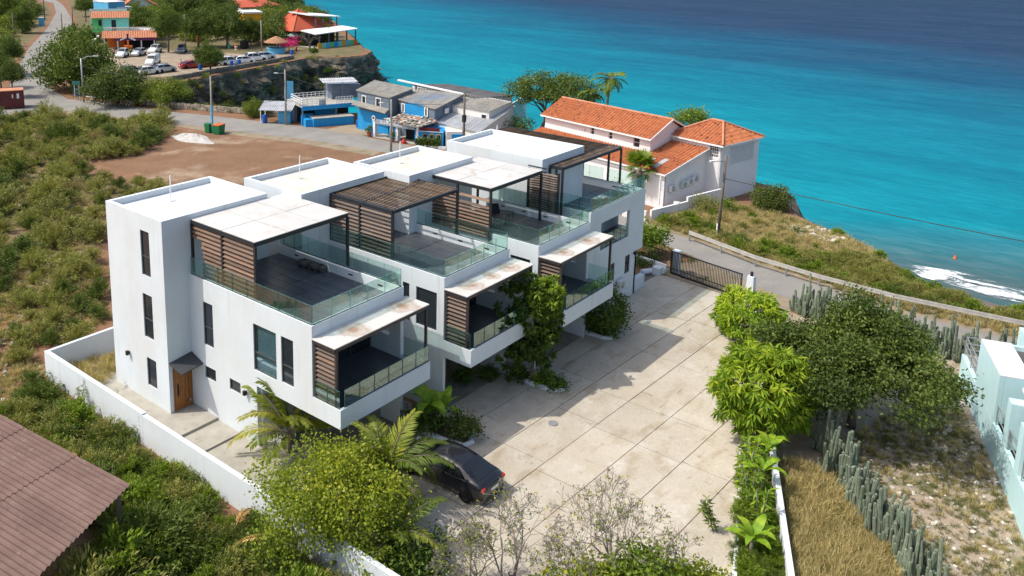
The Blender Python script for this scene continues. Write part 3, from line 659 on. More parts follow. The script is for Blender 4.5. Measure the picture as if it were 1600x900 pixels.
def townhouse(label, T, B, can, ckind, tile, roofmat, lx, spots, stone=None, nbays=2, left_holes=(), ground_left=None, tower_holes=(), wood='wood_slat', slat_n=13, loggia=True, right_to=None):
    tx0, tx1, ty0, ty1 = T; bx0, bx1, yf = B
    t = thing('townhouse', label, 'townhouse', (tx0, ty0, GZ), 0, 'white flat-roofed townhouses in a stepped row')
    off = root_loc(t)
    # tower
    mb = MB(); mb.wall_x(tx0, ty0, ty1, GZ-.3, TOWER_TOP, tower_holes, .22)
    mb.wall_y(ty0, tx0+.22, tx1-.22, GZ-.3, TOWER_TOP, [], .22); mb.wall_y(ty1, tx0+.22, tx1-.22, GZ-.3, TOWER_TOP, [], .22, -1); mb.wall_x(tx1, ty0, ty1, GZ-.3, TOWER_TOP, [], .22, -1)
    tw = mb.build('tower', 'stucco', t)
    MB().box(tx0+.223, tx1-.223, ty0+.223, ty1-.223, 9.2, 9.56).build('roof', roofmat, tw)
    px, py = tx0+(tx1-tx0)*.42, ty0+(ty1-ty0)*.66
    v = MB(); v.tube([(px, py, 9.56), (px, py, 10.2)], .022, 6).tube([(px+.02, py, 9.9), (px+.04, py+.01, 10.95)], .03, 6).tube([(px, py, 9.585), (px+.3, py-.02, 9.585)], .018, 6); v.build('vent_pipe', 'white_paint', tw)
    # living block: side, front and right walls above the carport
    mb = MB(); mb.wall_x(bx0, yf, ty0, SOFFIT, PARAPET, left_holes, .2)
    if ground_left: mb.wall_x(bx0, ground_left[0], ground_left[1], GZ-.3, SOFFIT-.002, [h for h in left_holes if h[3] < SOFFIT] or ground_left[2], .2)
    lh = [(bx0+.45, bx1-.22, BFLOOR, 6.12)] if loggia else lx['front']
    mb.wall_y(yf, bx0+.2, bx1-.2, SOFFIT, PARAPET, lh, .18)
    mb.wall_x(bx1, yf, (right_to or ty0), SOFFIT, PARAPET, lx['right'], .2, -1)
    blk = mb.build('living_block', 'stucco', t)
    MB().box(bx0+.2, bx1-.2, yf+.18, ty0-.003, SOFFIT+.003, BFLOOR-.02).build('ceiling_slab', 'stucco', blk)
    MB().box(bx0+.2, bx1-.2, yf+.18, ty0-.003, 6.13, FLOOR-.03).build('terrace_slab', 'floor_grout', blk)
    # terrace tiles
    tf = MB().box(bx0+.202, bx1-.202, yf+.182, ty0-.004, FLOOR-.03, FLOOR-.012).build('terrace_floor', 'floor_grout', t)
    nx = max(1, round((bx1-bx0-.4)/.62)); ny = max(1, round((ty0-yf-.18)/1.18)); wx = (bx1-bx0-.42)/nx; wy = (ty0-yf-.2)/ny
    tm = MB().box(-wx/2+.011, wx/2-.011, -wy/2+.011, wy/2-.011, -.01, 0).mesh('floor_tile', tile)
    for i in range(nx):
        for j in range(ny): link('floor_tile', tm, tf, Vector((bx0+.21+wx*(i+.5), yf+.19+wy*(j+.5), FLOOR))-off)
    # railings of the roof terrace
    railing(t, (bx0+.09, yf+.09), (bx0+.09, ty0-.1), PARAPET, GLASS, max(3, round((ty0-yf)/1.15)))
    railing(t, (bx0+.12, yf+.07), (bx1-.1, yf+.07), PARAPET, GLASS, max(3, round((bx1-bx0)/1.2)))
    railing(t, (bx1-.1, yf+.1), (bx1-.1, ty0-.1), PARAPET, GLASS, max(3, round((ty0-yf)/1.15)))
    for k in range(4):
        yv = yf+1.2+k*(ty0-yf-2)/3.4; MB().box(bx1-.215, bx1-.2005, yv, yv+.3, FLOOR+.2, FLOOR+.27).build('vent', 'black_plastic', t)
    # rooftop canopy or pergola with its slatted screen
    cx0, cx1, cy0, cy1, cz = can; pw = .12
    pg = thing_part('pergola' if ckind == 'slats' else 'canopy', t)
    fr = MB(); zb = cz-.18
    for (a, b) in (((cx0, cy0), (cx1, cy0)), ((cx0, cy1), (cx1, cy1)), ((cx0, cy0), (cx0, cy1)), ((cx1, cy0), (cx1, cy1))):
        fr.bar((*a, cz-.1), (*b, cz-.1), .10, .18)
    cm = (cy0+cy1)/2
    if ckind == 'slats': fr.bar((cx0, cm, cz-.1), (cx1, cm, cz-.1), .08, .14)
    fr.build('top_frame', 'dark_metal', pg)
    pm = MB().box(-pw/2, pw/2, -pw/2, pw/2, FLOOR, zb).mesh('post', 'dark_metal')
    for (x, y) in ((cx0, cy0), (cx0, cm), (cx0, cy1), (cx1, cy0), (cx1, cy1)):
        link('post', pm, pg, Vector((x, y, 0))-off)
    if ckind == 'slats':
        n = int((cx1-cx0-.1)/.20)
        for (a, b) in ((cy0+.05, cm-.04), (cm+.04, cy1-.05)):
            sm = slat_mesh('slat', 'wood_pergola', b-a, .105, .03, .75)
            for k in range(n): link('slat', sm, pg, Vector((cx0+.12+(cx1-cx0-.2)*k/(n-1), (a+b)/2+rr.uniform(-.015, .015), cz-.075))-off, (0, rr.uniform(-.06, .06), 0))
    else:
        npx, npy = lx.get('panels', (3, 2)); sx_, sy_ = (cx1-cx0+.1)/npx, (cy1-cy0+.1)/npy
        sm = MB().box(-sx_/2+.018, sx_/2-.018, -sy_/2+.018, sy_/2-.018, -.03, 0).mesh('roof_panel', lx.get('pmat', 'canopy_panel'))
        for i in range(npx):
            for j in range(npy): link('roof_panel', sm, pg, Vector((cx0-.05+sx_*(i+.5), cy0-.05+sy_*(j+.5), cz+.035+.004*((i+j) % 2)))-off)
    sc = thing_part('slat_screen', t)
    if lx.get('screen', True):
        for q, (a, b) in enumerate((((cy0, cm)), ((cm, cy1)))):
            for k in range(slat_n):
                z = FLOOR+.28+(zb-FLOOR-.42)*k/(slat_n-1); L = b-a-.14; dy = 0; rx = 0
                if q == 1 and lx.get('short') and k < slat_n-3: L *= rr.uniform(.62, .7); dy = -(b-a-.14-L)/2
                if lx.get('broken') and (q, k) in lx['broken']: continue
                if lx.get('broken') and rr.random() < .2: rx = rr.uniform(-.03, .03)
                sm = slat_mesh('slat', wood, L, .17, .025, -.75); link('slat', sm, sc, Vector((cx0+rr.uniform(-.008, .008), (a+b)/2+dy, z))-off, (rx, 0, 0))
    # balcony
    if loggia:
        yb = yf-1.72; bal = thing_part('balcony', t)
        s = MB(); s.box(bx0+.002, bx1-.04, yb+.14, yf-.002, SOFFIT, BFLOOR-.02); s.box(bx0+.002, bx1-.04, yb, yb+.14, SOFFIT, BTOP); s.box(bx0, bx0+.14, yb+.14, yf-.003, BFLOOR-.02, BTOP); s.box(bx1-.18, bx1-.04, yb+.14, yf-.003, BFLOOR-.02, BTOP-.2)
        s.build('balcony_slab', 'stucco', bal)
        MB().box(bx0+.145, bx1-.185, yb+.143, yf+1.95, BFLOOR-.016, BFLOOR+.004).build('balcony_floor', 'tile_grey', bal)
        railing(t, (bx0+.3, yb+.07), (bx1-.07, yb+.07), BTOP, .78, 6); railing(t, (bx0+.06, yf-.1), (bx0+.06, yb+.1), BTOP, .78, 2)
        if not lx.get('noright'): railing(t, (bx1-.11, yb+.1), (bx1-.11, yf-.1), BTOP-.2, .95, 2)
        z6 = 6.34; c = MB(); cyb = yf-1.42
        for (a, b) in (((bx0+.05, cyb+.05), (bx1+.1, cyb+.05)), ((bx0+.05, cyb+.05), (bx0+.05, yf-.02)), ((bx1+.1, cyb+.05), (bx1+.1, yf-.02))): c.bar((*a, z6-.1), (*b, z6-.1), .09, .17)
        cn = thing_part('balcony_canopy', t); c.build('canopy_frame', 'brown_metal', cn)
        MB().box(bx0-.04, bx1+.17, cyb-.03, yf-.004, z6-.012, z6+.03).build('canopy_sheet', stain_canopy('balcony_canopy_'+str(round(bx0)), [(bx0+(bx1-bx0)*a, yf-.75, z6+.03, r) for a, r in spots]), cn)
        pm2 = MB().box(-.055, .055, -.055, .055, BFLOOR, z6-.18).mesh('post', 'brown_metal')
        for (x, y) in ((bx0+.12, cyb+.06), (bx1+.04, cyb+.06), (bx0+.12, yf-.1)): link('post', pm2, cn, Vector((x, y, 0))-off)
        bs_ = thing_part('balcony_screen', t)
        for k in range(12):
            z = BFLOOR+.45+(z6-.35-BFLOOR-.45)*k/11; sm = slat_mesh('slat', 'wood_grey' if k % 3 else wood, 1.18, .18, .025, -.75)
            link('slat', sm, bs_, Vector((bx0+.13, yf-.74, z))-off)
        # loggia back wall: sliding glass with dark curtain
        yl = yf+1.95; gl = MB()
        gl.box(bx0+.2, bx1-.22, yl, yl+.05, 6.0, 6.12); n = 4
        for k in range(n+1): x = bx0+.22+(bx1-bx0-.5)*k/n; gl.box(x-.03, x+.03, yl, yl+.06, BFLOOR, 6.0)
        g = gl.build('glass_door', 'window_frame', t); MB().box(bx0+.2, bx1-.22, yl+.02, yl+.03, BFLOOR, 6.0).build('pane', 'window_dark', g)
        ct = MB(); nn = 40
        for k in range(nn): x = bx0+.25+(bx1-bx0-.6)*k/nn; ct.box(x, x+.07, yl+.08+.03*(k % 2), yl+.10+.03*(k % 2), BFLOOR, 5.9)
        ct.build('curtain', 'blue_grey', g)
    return t
def thing_part(name, parent):
    """an Empty that gathers the pieces of a part (slats, posts, panes)"""
    o = bpy.data.objects.new(name, None); COL.objects.link(o); o.parent = parent; o.empty_display_size = .2; return o
def rx(x, *px):                                # rectangle on the plane x=const seen at pixel corners -> y0,y1,z0,z1
    P = [GX(*p, x) for p in px]; ys = sorted(p.y for p in P); zs = sorted(p.z for p in P)
    return ((ys[0]+ys[1])/2, (ys[2]+ys[3])/2, (zs[0]+zs[1])/2, (zs[2]+zs[3])/2)
def ry(y, *px):
    P = [GY(*p, y) for p in px]; xs = sorted(p.x for p in P); zs = sorted(p.z for p in P)
    return ((xs[0]+xs[1])/2, (xs[2]+xs[3])/2, (zs[0]+zs[1])/2, (zs[2]+zs[3])/2)
# --- first house (nearest)
h1 = [rx(1.35, (316, 470), (331, 477), (320, 537.5), (335, 545.5)), rx(1.35, (395, 505), (431, 521), (397.5, 577.5), (432.5, 595)), rx(1.35, (440, 526), (458, 532.5), (439, 596), (459, 606)),
      rx(1.35, (321, 571), (337, 579), (320, 587.5), (338, 599)), rx(1.35, (359, 591), (376, 599), (359, 606), (376, 618))]
t1 = [rx(0, (218, 358), (232, 364), (222.5, 429), (236, 434.5)), rx(0, (223, 457.5), (237.5, 464), (226, 525.5), (240.5, 532)), rx(0, (229, 558), (244, 564.5), (232, 601), (246, 609))]
low1 = [h for h in h1 if h[2] < 2.8]; up1 = [h for h in h1 if h[2] >= 2.8]
rw = lambda x1, yf: [(yf+.75, yf+1.55, 4.25, 5.35)]
H1 = townhouse('white townhouse nearest the camera with wooden front door and cream roof canopy', (0, 6.34, 0, 4.95), (1.35, 7.2, -8.85), (1.62, 7.42, -4.86, -.05, 9.58), 'panels', 'tile_dark', 'roof_white',
               dict(right=rw(7.2, -8.85), panels=(3, 2), short=True), [(.30, .8), (.86, .85)], left_holes=up1+[(h[0], h[1], h[2], h[3]) for h in low1], ground_left=(-5.05, 0, low1), tower_holes=t1)
for h in t1[:2]: window_x(H1, 0, *h, mull=.42)
window_x(H1, 0, *t1[2])
window_x(H1, 1.35, *h1[0], mull=.42); window_x(H1, 1.35, *h1[3]); window_x(H1, 1.35, *h1[4]); window_x(H1, 1.35, *h1[2], mull=.38)
wb = window_x(H1, 1.35, *h1[1], pane='pane_clear', mull=.38)
bl = MB(); y0, y1, z0, z1 = h1[1]
for k in range(16): y = y0+.06+(y1-y0-.14)*k/16; bl.obox((1.52, y+.04, (z0+z1)/2), (.012, .05, 0), (.003, -.0125, 0), (0, 0, (z1-z0)/2-.06))
bl.build('blind', 'blind', wb); MB().box(1.58, 1.6, y0-.3, y1+.3, z0-.3, z1+.3).build('dark_backing', 'dark_void', wb)  # near-black panel behind the blind stands in for the unlit room
wall_lamp(H1, GX(202.5, 550, 0), (-1, 0, 0)); wall_lamp(H1, GX(385.5, 612.5, 1.35), (-1, 0, 0))
tapm = MB(); tapm.tube([(-.01, 3.9, .1), (-.12, 3.9, .16), (-.12, 3.9, .02)], .02, 6).tube([(-.01, 4.1, .25), (-.12, 4.05, .2)], .02, 6); tapm.build('garden_tap', 'galvanised', H1)
# front door: frame, vertical boards and nested panel boards
dr = MB().box(.22, .30, -.05, -.002, .05, 2.32).box(1.2, 1.28, -.05, -.002, .05, 2.32).box(.30, 1.2, -.05, -.002, 2.24, 2.32).build('door', 'door_wood', H1)
for k in range(3): MB().box(.303+k*.085, .303+k*.085+.08, -.075, -.02, .06, 2.235).build('board', 'door_wood', dr)
for k, ins in enumerate((0, .11, .21)):
    a0, a1, c0, c1 = .565+ins, 1.195-ins*.55, .06+ins, 2.23-ins; w = .095
    b = MB(); b.box(a0, a0+w, -.075+k*.008, -.02, c0, c1).box(a0+w+.004, a1, -.075+k*.008, -.02, c1-w, c1).box(a0+w+.004, a1, -.075+k*.008, -.02, c0, c0+w); b.build('board', 'door_wood', dr)
for k in range(3): MB().box(.90+k*.1, .99+k*.1, -.045, -.02, .38, 1.92).build('board', 'door_wood', dr)
MB().tube([(.42, -.10, .85), (.42, -.15, .88), (.42, -.15, 1.38), (.42, -.10, 1.41)], .02, 8).box(.39, .45, -.082, -.076, .78, 1.48).build('handle', 'black_plastic', dr)
aw = MB(); A_, B_, C_, D_ = (.02, -.003, 2.62), (1.34, -.003, 2.78), (1.34, -.95, 2.46), (.10, -.95, 2.34)
aw.add([A_, B_, C_, D_, *[(p[0], p[1], p[2]+.05) for p in (A_, B_, C_, D_)]], [(0, 2, 1), (0, 3, 2), (4, 5, 6), (4, 6, 7), (0, 1, 5, 4), (1, 2, 6, 5), (2, 3, 7, 6), (3, 0, 4, 7)]); aw.build('door_awning', 'awning_dark', H1)
# carport: floor, pillars, back wall
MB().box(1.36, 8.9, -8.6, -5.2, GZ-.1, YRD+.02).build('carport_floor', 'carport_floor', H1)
MB().box(6.98, 7.2, -8.85, -7.55, GZ-.3, SOFFIT-.003).build('pillar', 'stucco', H1); MB().box(1.55, 7.2, -5.2, -5.05, GZ-.3, SOFFIT-.003).build('carport_wall', 'stucco', H1)
# --- second house
L2 = [rx(9.25, (630, 449), (638.5, 449), (630, 463), (638.5, 463)), (-9.15, -7.75, 4.3, 6.0)]
L2 = [(-9.2, -7.85, 4.0, 6.0), (-7.4, -6.95, 4.0, 6.0)]
H2 = townhouse('white townhouse with dark slatted pergola, second from the camera', (7.36, 13.7, -1.5, 3.25), (9.25, 14.75, -9.65), (9.42, 14.72, -6.08, -1.45, 9.52), 'slats', 'tile_grey', 'roof_stained',
               dict(right=rw(14.75, -9.65)), [(.22, .75), (.52, .5), (.8, .7)], left_holes=L2, ground_left=(-9.65, -1.5, []), wood='wood_grey')
for h in L2: window_x(H2, 9.25, *h)
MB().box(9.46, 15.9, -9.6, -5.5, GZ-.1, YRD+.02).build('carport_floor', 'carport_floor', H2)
MB().box(14.53, 14.75, -9.65, -8.1, GZ-.3, SOFFIT-.003).build('pillar', 'stucco', H2); MB().box(9.45, 14.75, -5.5, -5.35, GZ-.3, SOFFIT-.003).build('carport_wall', 'stucco', H2)
# --- third house
L3 = [(-10.1, -8.8, 4.0, 6.0)]
H3 = townhouse('white townhouse with cream canopy and broken slat screen, third from the camera', (13.96, 19.86, -3.2, 1.3), (16.1, 21.6, -10.6), (16.05, 21.15, -7.4, -2.7, 9.5), 'panels', 'tile_olive', 'roof_stained',
               dict(right=rw(21.6, -10.6), panels=(4, 2), broken=[(0, 12), (1, 12), (0, 11), (0, 9)]), [(.25, .7), (.72, .8)], left_holes=L3, ground_left=(-10.6, -3.2, []))
window_x(H3, 16.1, *L3[0])
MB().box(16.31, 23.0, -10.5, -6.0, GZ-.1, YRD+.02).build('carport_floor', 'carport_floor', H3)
MB().box(21.38, 21.6, -10.6, -8.9, GZ-.3, SOFFIT-.003).build('pillar', 'stucco', H3); MB().box(16.3, 21.6, -6.0, -5.85, GZ-.3, SOFFIT-.003).build('carport_wall', 'stucco', H3)
# --- fourth house: larger end unit with a big opening in its front wall
yf4 = -9.75
op = [ry(yf4, (939, 349), (985, 327.5), (938.5, 390), (981.5, 371))]
op = [(op[0][0], op[0][1], op[0][2], op[0][3])]
lo = [ry(yf4, (953, 408), (961, 404), (952.5, 441), (959, 437)), ry(yf4, (977, 394), (985, 390.5), (976, 428.5), (983, 424))]
H4 = townhouse('white townhouse at the far end beside the gate, with roof pergola and large wall opening', (22.25, 27.25, -6.75, .8), (23.15, 30.4, yf4), (23.0, 30.5, -7.75, -6.85, 9.42), 'slats', 'tile_dark', 'roof_white',
               dict(right=[(-8.6, -7.4, 3.6, 6.0)], front=op, screen=False), [], ground_left=(yf4, -6.75, []), loggia=False, right_to=.8, wood='wood_grey')
off4 = root_loc(H4)
# side arm of the pergola along the right of the tower, and thin screen beside the terrace
pg4 = [c for c in H4.children if c.name.startswith('pergola')][0]
fr = MB()
for (a, b) in (((27.35, 1.6), (30.5, 1.6)), ((30.5, -6.9), (30.5, 1.6)), ((27.35, -6.8), (27.35, 1.6)), ((28.9, -6.9), (28.9, 1.6))): fr.bar((*a, 9.32), (*b, 9.32), .09, .16)
fr.build('top_frame', 'dark_metal', pg4)
for x, L_ in ((28.12, 1.4), (29.7, 1.45)):
    sm = MB().obox((0, 0, 0), (L_/2, 0, 0), (0, .035, -.045), (0, .01, .012)).mesh('slat', 'wood_pergola')
    for k in range(52): link('slat', sm, pg4, Vector((x, -6.6+8.1*k/51, 9.345))-off4)
pm = MB().box(-.06, .06, -.06, .06, FLOOR, 9.24).mesh('post', 'dark_metal')
for q in ((30.45, -4.9), (30.45, 1.55), (27.4, 1.55)): link('post', pm, pg4, Vector((*q, 0))-off4)
sc4 = thing_part('slat_screen', H4)
for y_ in (-5.95, -8.1): MB().box(21.93, 22.05, y_-.06, y_+.06, FLOOR-.1, 9.3).build('post', 'dark_metal', sc4)
MB().bar((21.99, -5.9, 9.42), (21.99, -7.2, 9.42), .06, .07).bar((21.99, -5.9, 9.2), (21.99, -7.2, 9.2), .05, .05).build('screen_frame', 'dark_metal', sc4)
sm = slat_mesh('slat', 'wood_grey', 2.02, .12, .025, -.75)
for k in range(18): link('slat', sm, sc4, Vector((21.99, -7.03, FLOOR+.15+2.55*k/17))-off4)
# extra terrace east of the tower
e = MB(); e.box(27.25, 30.2, -6.7, 1.9, SOFFIT, FLOOR-.02); e.wall_x(30.4, .8, 2.0, SOFFIT, PARAPET, [], .2, -1); e.wall_y(2.0, 27.25, 30.2, SOFFIT, PARAPET, [], .2, -1); e.box(22.4, 30.2, -6.7, 1.9, GZ-.3, SOFFIT-.003); e.build('rear_block', 'stucco', H4)
MB().box(27.26, 30.19, -6.74, 1.79, FLOOR-.018, FLOOR).build('rear_terrace_floor', 'tile_dark', H4)
railing(H4, (30.3, -6.6), (30.3, 1.9), PARAPET, GLASS, 8)
# rooms behind the opening, lower storey
lw = MB(); lw.wall_y(yf4+.004, 23.35, 29.6, GZ-.3, SOFFIT-.003, lo, .2); lw.wall_x(29.6, yf4+.004, -6.7, GZ-.3, SOFFIT-.003, [], .2, -1); lw.build('ground_floor_wall', 'stucco', H4)
for h in lo: window_y(H4, yf4, *h)
o0 = op[0]
MB().box(23.36, 30.19, -8.0, -7.9, BFLOOR, 6.1).build('inner_wall', 'stucco', H4)
MB().box(23.36, 30.19, yf4+.19, -8.0, o0[2]-.1, o0[2]-.04).build('balcony_floor', 'tile_dark', H4)
railing(H4, (o0[0]+.05, yf4+.1), (o0[1]-.05, yf4+.1), o0[2], .85, 4)
MB().box(o0[0]+.4, o0[1]-1.6, -8.35, -8.05, 4.4, 4.75).box(o0[0]+.2, o0[1]-1.8, -8.6, -8.3, o0[2]-.03, o0[2]+.42).build('counter', 'blue_grey', H4)
wall_lamp(H4, GY(990, 395, yf4), (0, -1, 0))
MB().box(29.6, 31.3, yf4+.1, yf4+.5, GZ-.2, .55).build('plinth', 'stucco', H4, bevel=.02)
# ------------------------------------------------------------------ walls, gate, guard rail round the courtyard
pw_ = MB().box(-2.12, -1.9, -20, -1.0, GZ-.6, 1.24).box(-2.12, -1.9, -.997, 8.4, GZ-.6, 1.31).box(-1.897, 9, 8.2, 8.4, GZ-.6, 1.31)
_w = pw_.build('boundary_wall', 'stucco', bevel=.01); tag(_w, 'low white wall running past the wooden front door and the scrub', 'wall')
def line_wall(name, label, pts, z0, z1, t, mat, cat='wall'):
    mb = MB()
    for a, b in zip(pts[:-1], pts[1:]):
        d = (Vector(b)-Vector(a)).normalized()*t/2; mb.bar((a[0]-d.x*0, a[1], (z0+z1)/2), (b[0], b[1], (z0+z1)/2), t, z1-z0)
    return tag(mb.build(name, mat, bevel=.01), label, cat)
line_wall('boundary_wall', 'white wall between the courtyard planting strip and the dry grass plot', [(2, -29.4), (8.3, -26.9), (15.4, -23.85), (25, -19.8), (33.6, -16.2)], GZ-.3, .5, .22, 'stucco')
line_wall('planter_kerb', 'low white kerb along the banana planting strip', [(6.5, -25.5), (8.7, -24.75), (14.3, -22.85), (16, -22.2)], GZ-.2, -.02, .16, 'stucco')
MB()
sheet('planting_soil', [(6.5, -25.45), (16, -22.15), (16.3, -23.35), (8.3, -26.8), (4, -28.4)], 'hill_soil', YRD+.05)
# sliding gate of dark bars
ga, gb = G(1046.6, 427.6, GZ), G(1157, 466.5, GZ); gd = (gb-ga); gl_ = gd.length
gt = thing('sliding_gate', 'black metal bar gate closing the concrete yard towards the road', 'gate', ga, math.atan2(gd.y, gd.x))
gf = MB(); gf.box(0, gl_, -.03, .03, .06, .16).box(0, gl_, -.03, .03, 1.68, 1.75).box(0, .09, -.035, .035, .16, 1.68).box(gl_-.06, gl_, -.03, .03, .16, 1.68).box(.09, gl_-.06, -.012, .012, .42, .46); gf.build('gate_frame', 'black_plastic', gt, off=(0, 0, 0))
bm_ = MB().box(-.016, .016, -.016, .016, .16, 1.68).mesh('bar', 'black_plastic')
for k in range(46): link('bar', bm_, gt, (.09+(gl_-.15)*(k+.5)/46, 0, 0))
for k in range(2): MB().lathe([(.0, -.05), (.06, -.05), (.06, 0), (.0, 0)], 10, (1+k*3.4, 0, .06)).build('wheel', 'black_plastic', gt, off=(0, 0, 0))
# gate posts
def taper_post(name, label, loc, w0, w1, h, lamp):
    t = thing(name, label, 'gate post', loc); mb = MB(); a, b = w0/2, w1/2
    mb.add([(-a, -a, -.2), (a, -a, -.2), (a, a, -.2), (-a, a, -.2), (-b, -b, h), (b, -b, h), (b, b, h), (-b, b, h)], [(0, 3, 2, 1), (4, 5, 6, 7), (0, 1, 5, 4), (1, 2, 6, 5), (2, 3, 7, 6), (3, 0, 4, 7)])
    mb.build('pillar', 'stucco', t, off=(0, 0, 0), bevel=.02)
    if lamp: MB().box(-.08, .08, -.08, .08, h+.01, h+.12).lathe([(.09, .12), (.11, .22), (.06, .3), (0, .31)], 10, (0, 0, h)).build('lamp', 'black_plastic', t, off=(0, 0, 0))
    return t
taper_post('gate_post', 'tapered white gate post with black lamp beside the bright mango bush', G(1171, 470), .62, .42, 1.75, True)
taper_post('gate_post', 'square white pillar behind the closed end of the gate', ga+Vector((.35, -.25, 0)), .5, .5, 1.72, False)
# low wall with bar fence left of the gate
fa = ga+Vector((.15, .35, 0)); fb = Vector((35.3, -6.4, GZ))
fd = thing('bar_fence', 'short black bar fence on low white wall left of the gate', 'fence', fa, math.atan2((fb-fa).y, (fb-fa).x)); fl = (fb-fa).length
MB().box(0, fl, -.1, .1, -.2, .55).build('low_wall', 'stucco', fd, off=(0, 0, 0), bevel=.01)
MB().box(0, fl, -.02, .02, .62, .66).box(0, fl, -.02, .02, 1.5, 1.55).build('rail', 'black_plastic', fd, off=(0, 0, 0))
b2 = MB().box(-.014, .014, -.014, .014, .66, 1.5).mesh('bar', 'black_plastic')
for k in range(28): link('bar', b2, fd, (.05+(fl-.1)*k/27, 0, 0))
cw = MB(); cw.tube([(33.0, -8.6, -.1), (33.6, -8.9, -.1), (34.1, -9.3, -.1), (34.2, -9.8, -.1)], [.22, .2, .2, .22], 8); cw.box(33.6, 34.2, -9.7, -9.1, GZ-.2, .25)
tag(cw.build('planter_kerb', 'stucco', bevel=.02), 'curved white planter edge at the foot of the gate shrub', 'planter')
# guard rail by the road
gp = [G(1077, 363, .45), G(1180, 402, .45), G(1280, 432, .45), G(1400, 463, .45), G(1500, 484, .45), G(1600, 505, .45), G(1720, 533, .45), Vector((39.5, -48, .45)), Vector((39.4, -66, .45))]
gr = thing('guard_rail', 'weathered pale metal guard rail along the coast road', 'guard rail', (gp[0].x, gp[0].y, GZ)); g0 = root_loc(gr)
for a, b in zip(gp[:-1], gp[1:]):
    mb = MB()
    for dz, w in ((.09, .11), (-.09, .11)): mb.bar(a+Vector((0, 0, dz)), b+Vector((0, 0, dz)), .05, w)
    mb.bar(a, b, .02, .06); mb.build('rail_beam', 'rail_metal', gr)
pm_ = MB().box(-.06, .06, -.05, .05, 0, .85).mesh('post', 'galvanised')
for (x, y) in resample([(p.x, p.y) for p in gp], 2.2): link('post', pm_, gr, (x+.1-g0.x, y-g0.y, -.05))

# ------------------------------------------------------------------ planters and small things by the houses
def kerb_ring(name, label, pts, w=.2, h=.22, soil=True):
    t = thing(name, label, 'planter', (*pts[0], GZ)); o = root_loc(t); mb = MB()
    mb.tube([(x, y, GZ+h*.45) for x, y in pts], w*.75, 8); mb.build('kerb', 'stucco', t)
    if soil: s = MB(); s.prism(pts, GZ, YRD+.05); s.build('soil', 'hill_soil', t)
    return t
kerb_ring('planter_kerb', 'long white-edged planter between the second and third carports', [(14.7, -9.8), (14.6, -11.4), (14.75, -12.7), (15.1, -13.1), (15.5, -12.9), (15.5, -11.4), (15.45, -9.8)])
kerb_ring('planter_kerb', 'white-edged planter under the round dark shrub by the third carport', [(22.0, -10.4), (22.0, -11.6), (22.3, -12.0), (22.9, -11.9), (23.0, -10.4)])
kerb_ring('planter_kerb', 'white-edged planter with banana leaves beside the parked car', [(7.3, -9.1), (7.35, -11.2), (7.6, -12.3), (8.1, -12.4), (8.5, -12.0), (8.5, -9.1)])
def ac_unit(name, label, loc, rz, group=None):
    t = thing(name, label, 'air conditioner', loc, rz, group)
    MB().box(-.42, .42, 0, .3, 0, .6).build('casing', 'ac_white', t, off=(0, 0, 0), bevel=.015)
    f = MB(); f.lathe([(.23, 0), (.25, .02), (.23, .03)], 18); me = f.mesh('fan_grille', 'galvanised'); link('fan_grille', me, t, (-.1, -.002, .3), (PI/2, 0, 0))
    MB().lathe([(.0, 0), (.21, 0), (.21, .012), (0, .012)], 18); d = MB().lathe([(.21, 0), (.21, .012)], 18).mesh('fan', 'black_plastic'); link('fan', d, t, (-.1, -.012, .3), (PI/2, 0, 0))
    b = MB(); b.box(-.35, -.31, 0, .42, -.06, 0).box(.31, .35, 0, .42, -.06, 0); b.build('bracket', 'galvanised', t, off=(0, 0, 0)); return t
p = GY(966, 447, -9.75); ac_unit('air_conditioner', 'grey air conditioner on the wall of the end townhouse by the plinth', (p.x, -10.1, p.z-.1), 0)
# stacked stone tiles on a pallet
st = thing('tile_pallet', 'pallet of grey stone tiles lying on the nearest roof terrace', 'tile stack', G(494, 416, FLOOR), .12)
mb = MB()
for k in range(5): mb.box(-.55, .55, -.85+k*.4, -.75+k*.4, .01, .1)
mb.box(-.55, .55, -.9, .9, .1, .13); mb.build('pallet', 'pallet_stone', st, off=(0, 0, 0))
sm_ = MB().box(-.16, .16, -.13, .13, 0, .1).mesh('stone_tile', 'pallet_stone')
for i in range(3):
    for j in range(6): link('stone_tile', sm_, st, (-.35+i*.35, -.72+j*.285, .135+rr.uniform(0, .03)), (rr.uniform(-.04, .04), rr.uniform(-.04, .04), rr.uniform(-.08, .08)))
link('stone_tile', sm_, st, (-.1, .95, .08), (0, 0, .7))
# lounge chair with table on third terrace
lc = thing('deck_chair', 'black deck chair beside the slat screen on the third terrace', 'deck chair', G(777, 347, FLOOR), .9)
mb = MB()
for s in (-1, 1): mb.bar((-.8, s*.3, .38), (.5, s*.3, .38), .04).bar((.5, s*.3, .38), (.95, s*.3, .85), .04)
mb.build('frame', 'black_plastic', lc, off=(0, 0, 0)); MB().box(-.8, .5, -.28, .28, .385, .41).build('seat', 'black_plastic', lc, off=(0, 0, 0)); MB().obox((.72, 0, .64), (.23, 0, .235), (0, .28, 0), (-.012, 0, .012)).build('backrest', 'black_plastic', lc, off=(0, 0, 0))
for x in (-.7, .4):
    for y in (-.28, .28): MB().bar((x, y, .37), (x+.06*(1 if x > 0 else -1), y, 0), .03).build('leg', 'black_plastic', lc, off=(0, 0, 0))
tb = thing('side_table', 'small black table next to the deck chair on the third terrace', 'table', G(793, 343, FLOOR), .3)
MB().box(-.4, .4, -.25, .25, .42, .45).build('table_top', 'black_plastic', tb, off=(0, 0, 0))
for x in (-.36, .36):
    for y in (-.2, .2): MB().bar((x, y, .42), (x, y, 0), .03).build('leg', 'black_plastic', tb, off=(0, 0, 0))
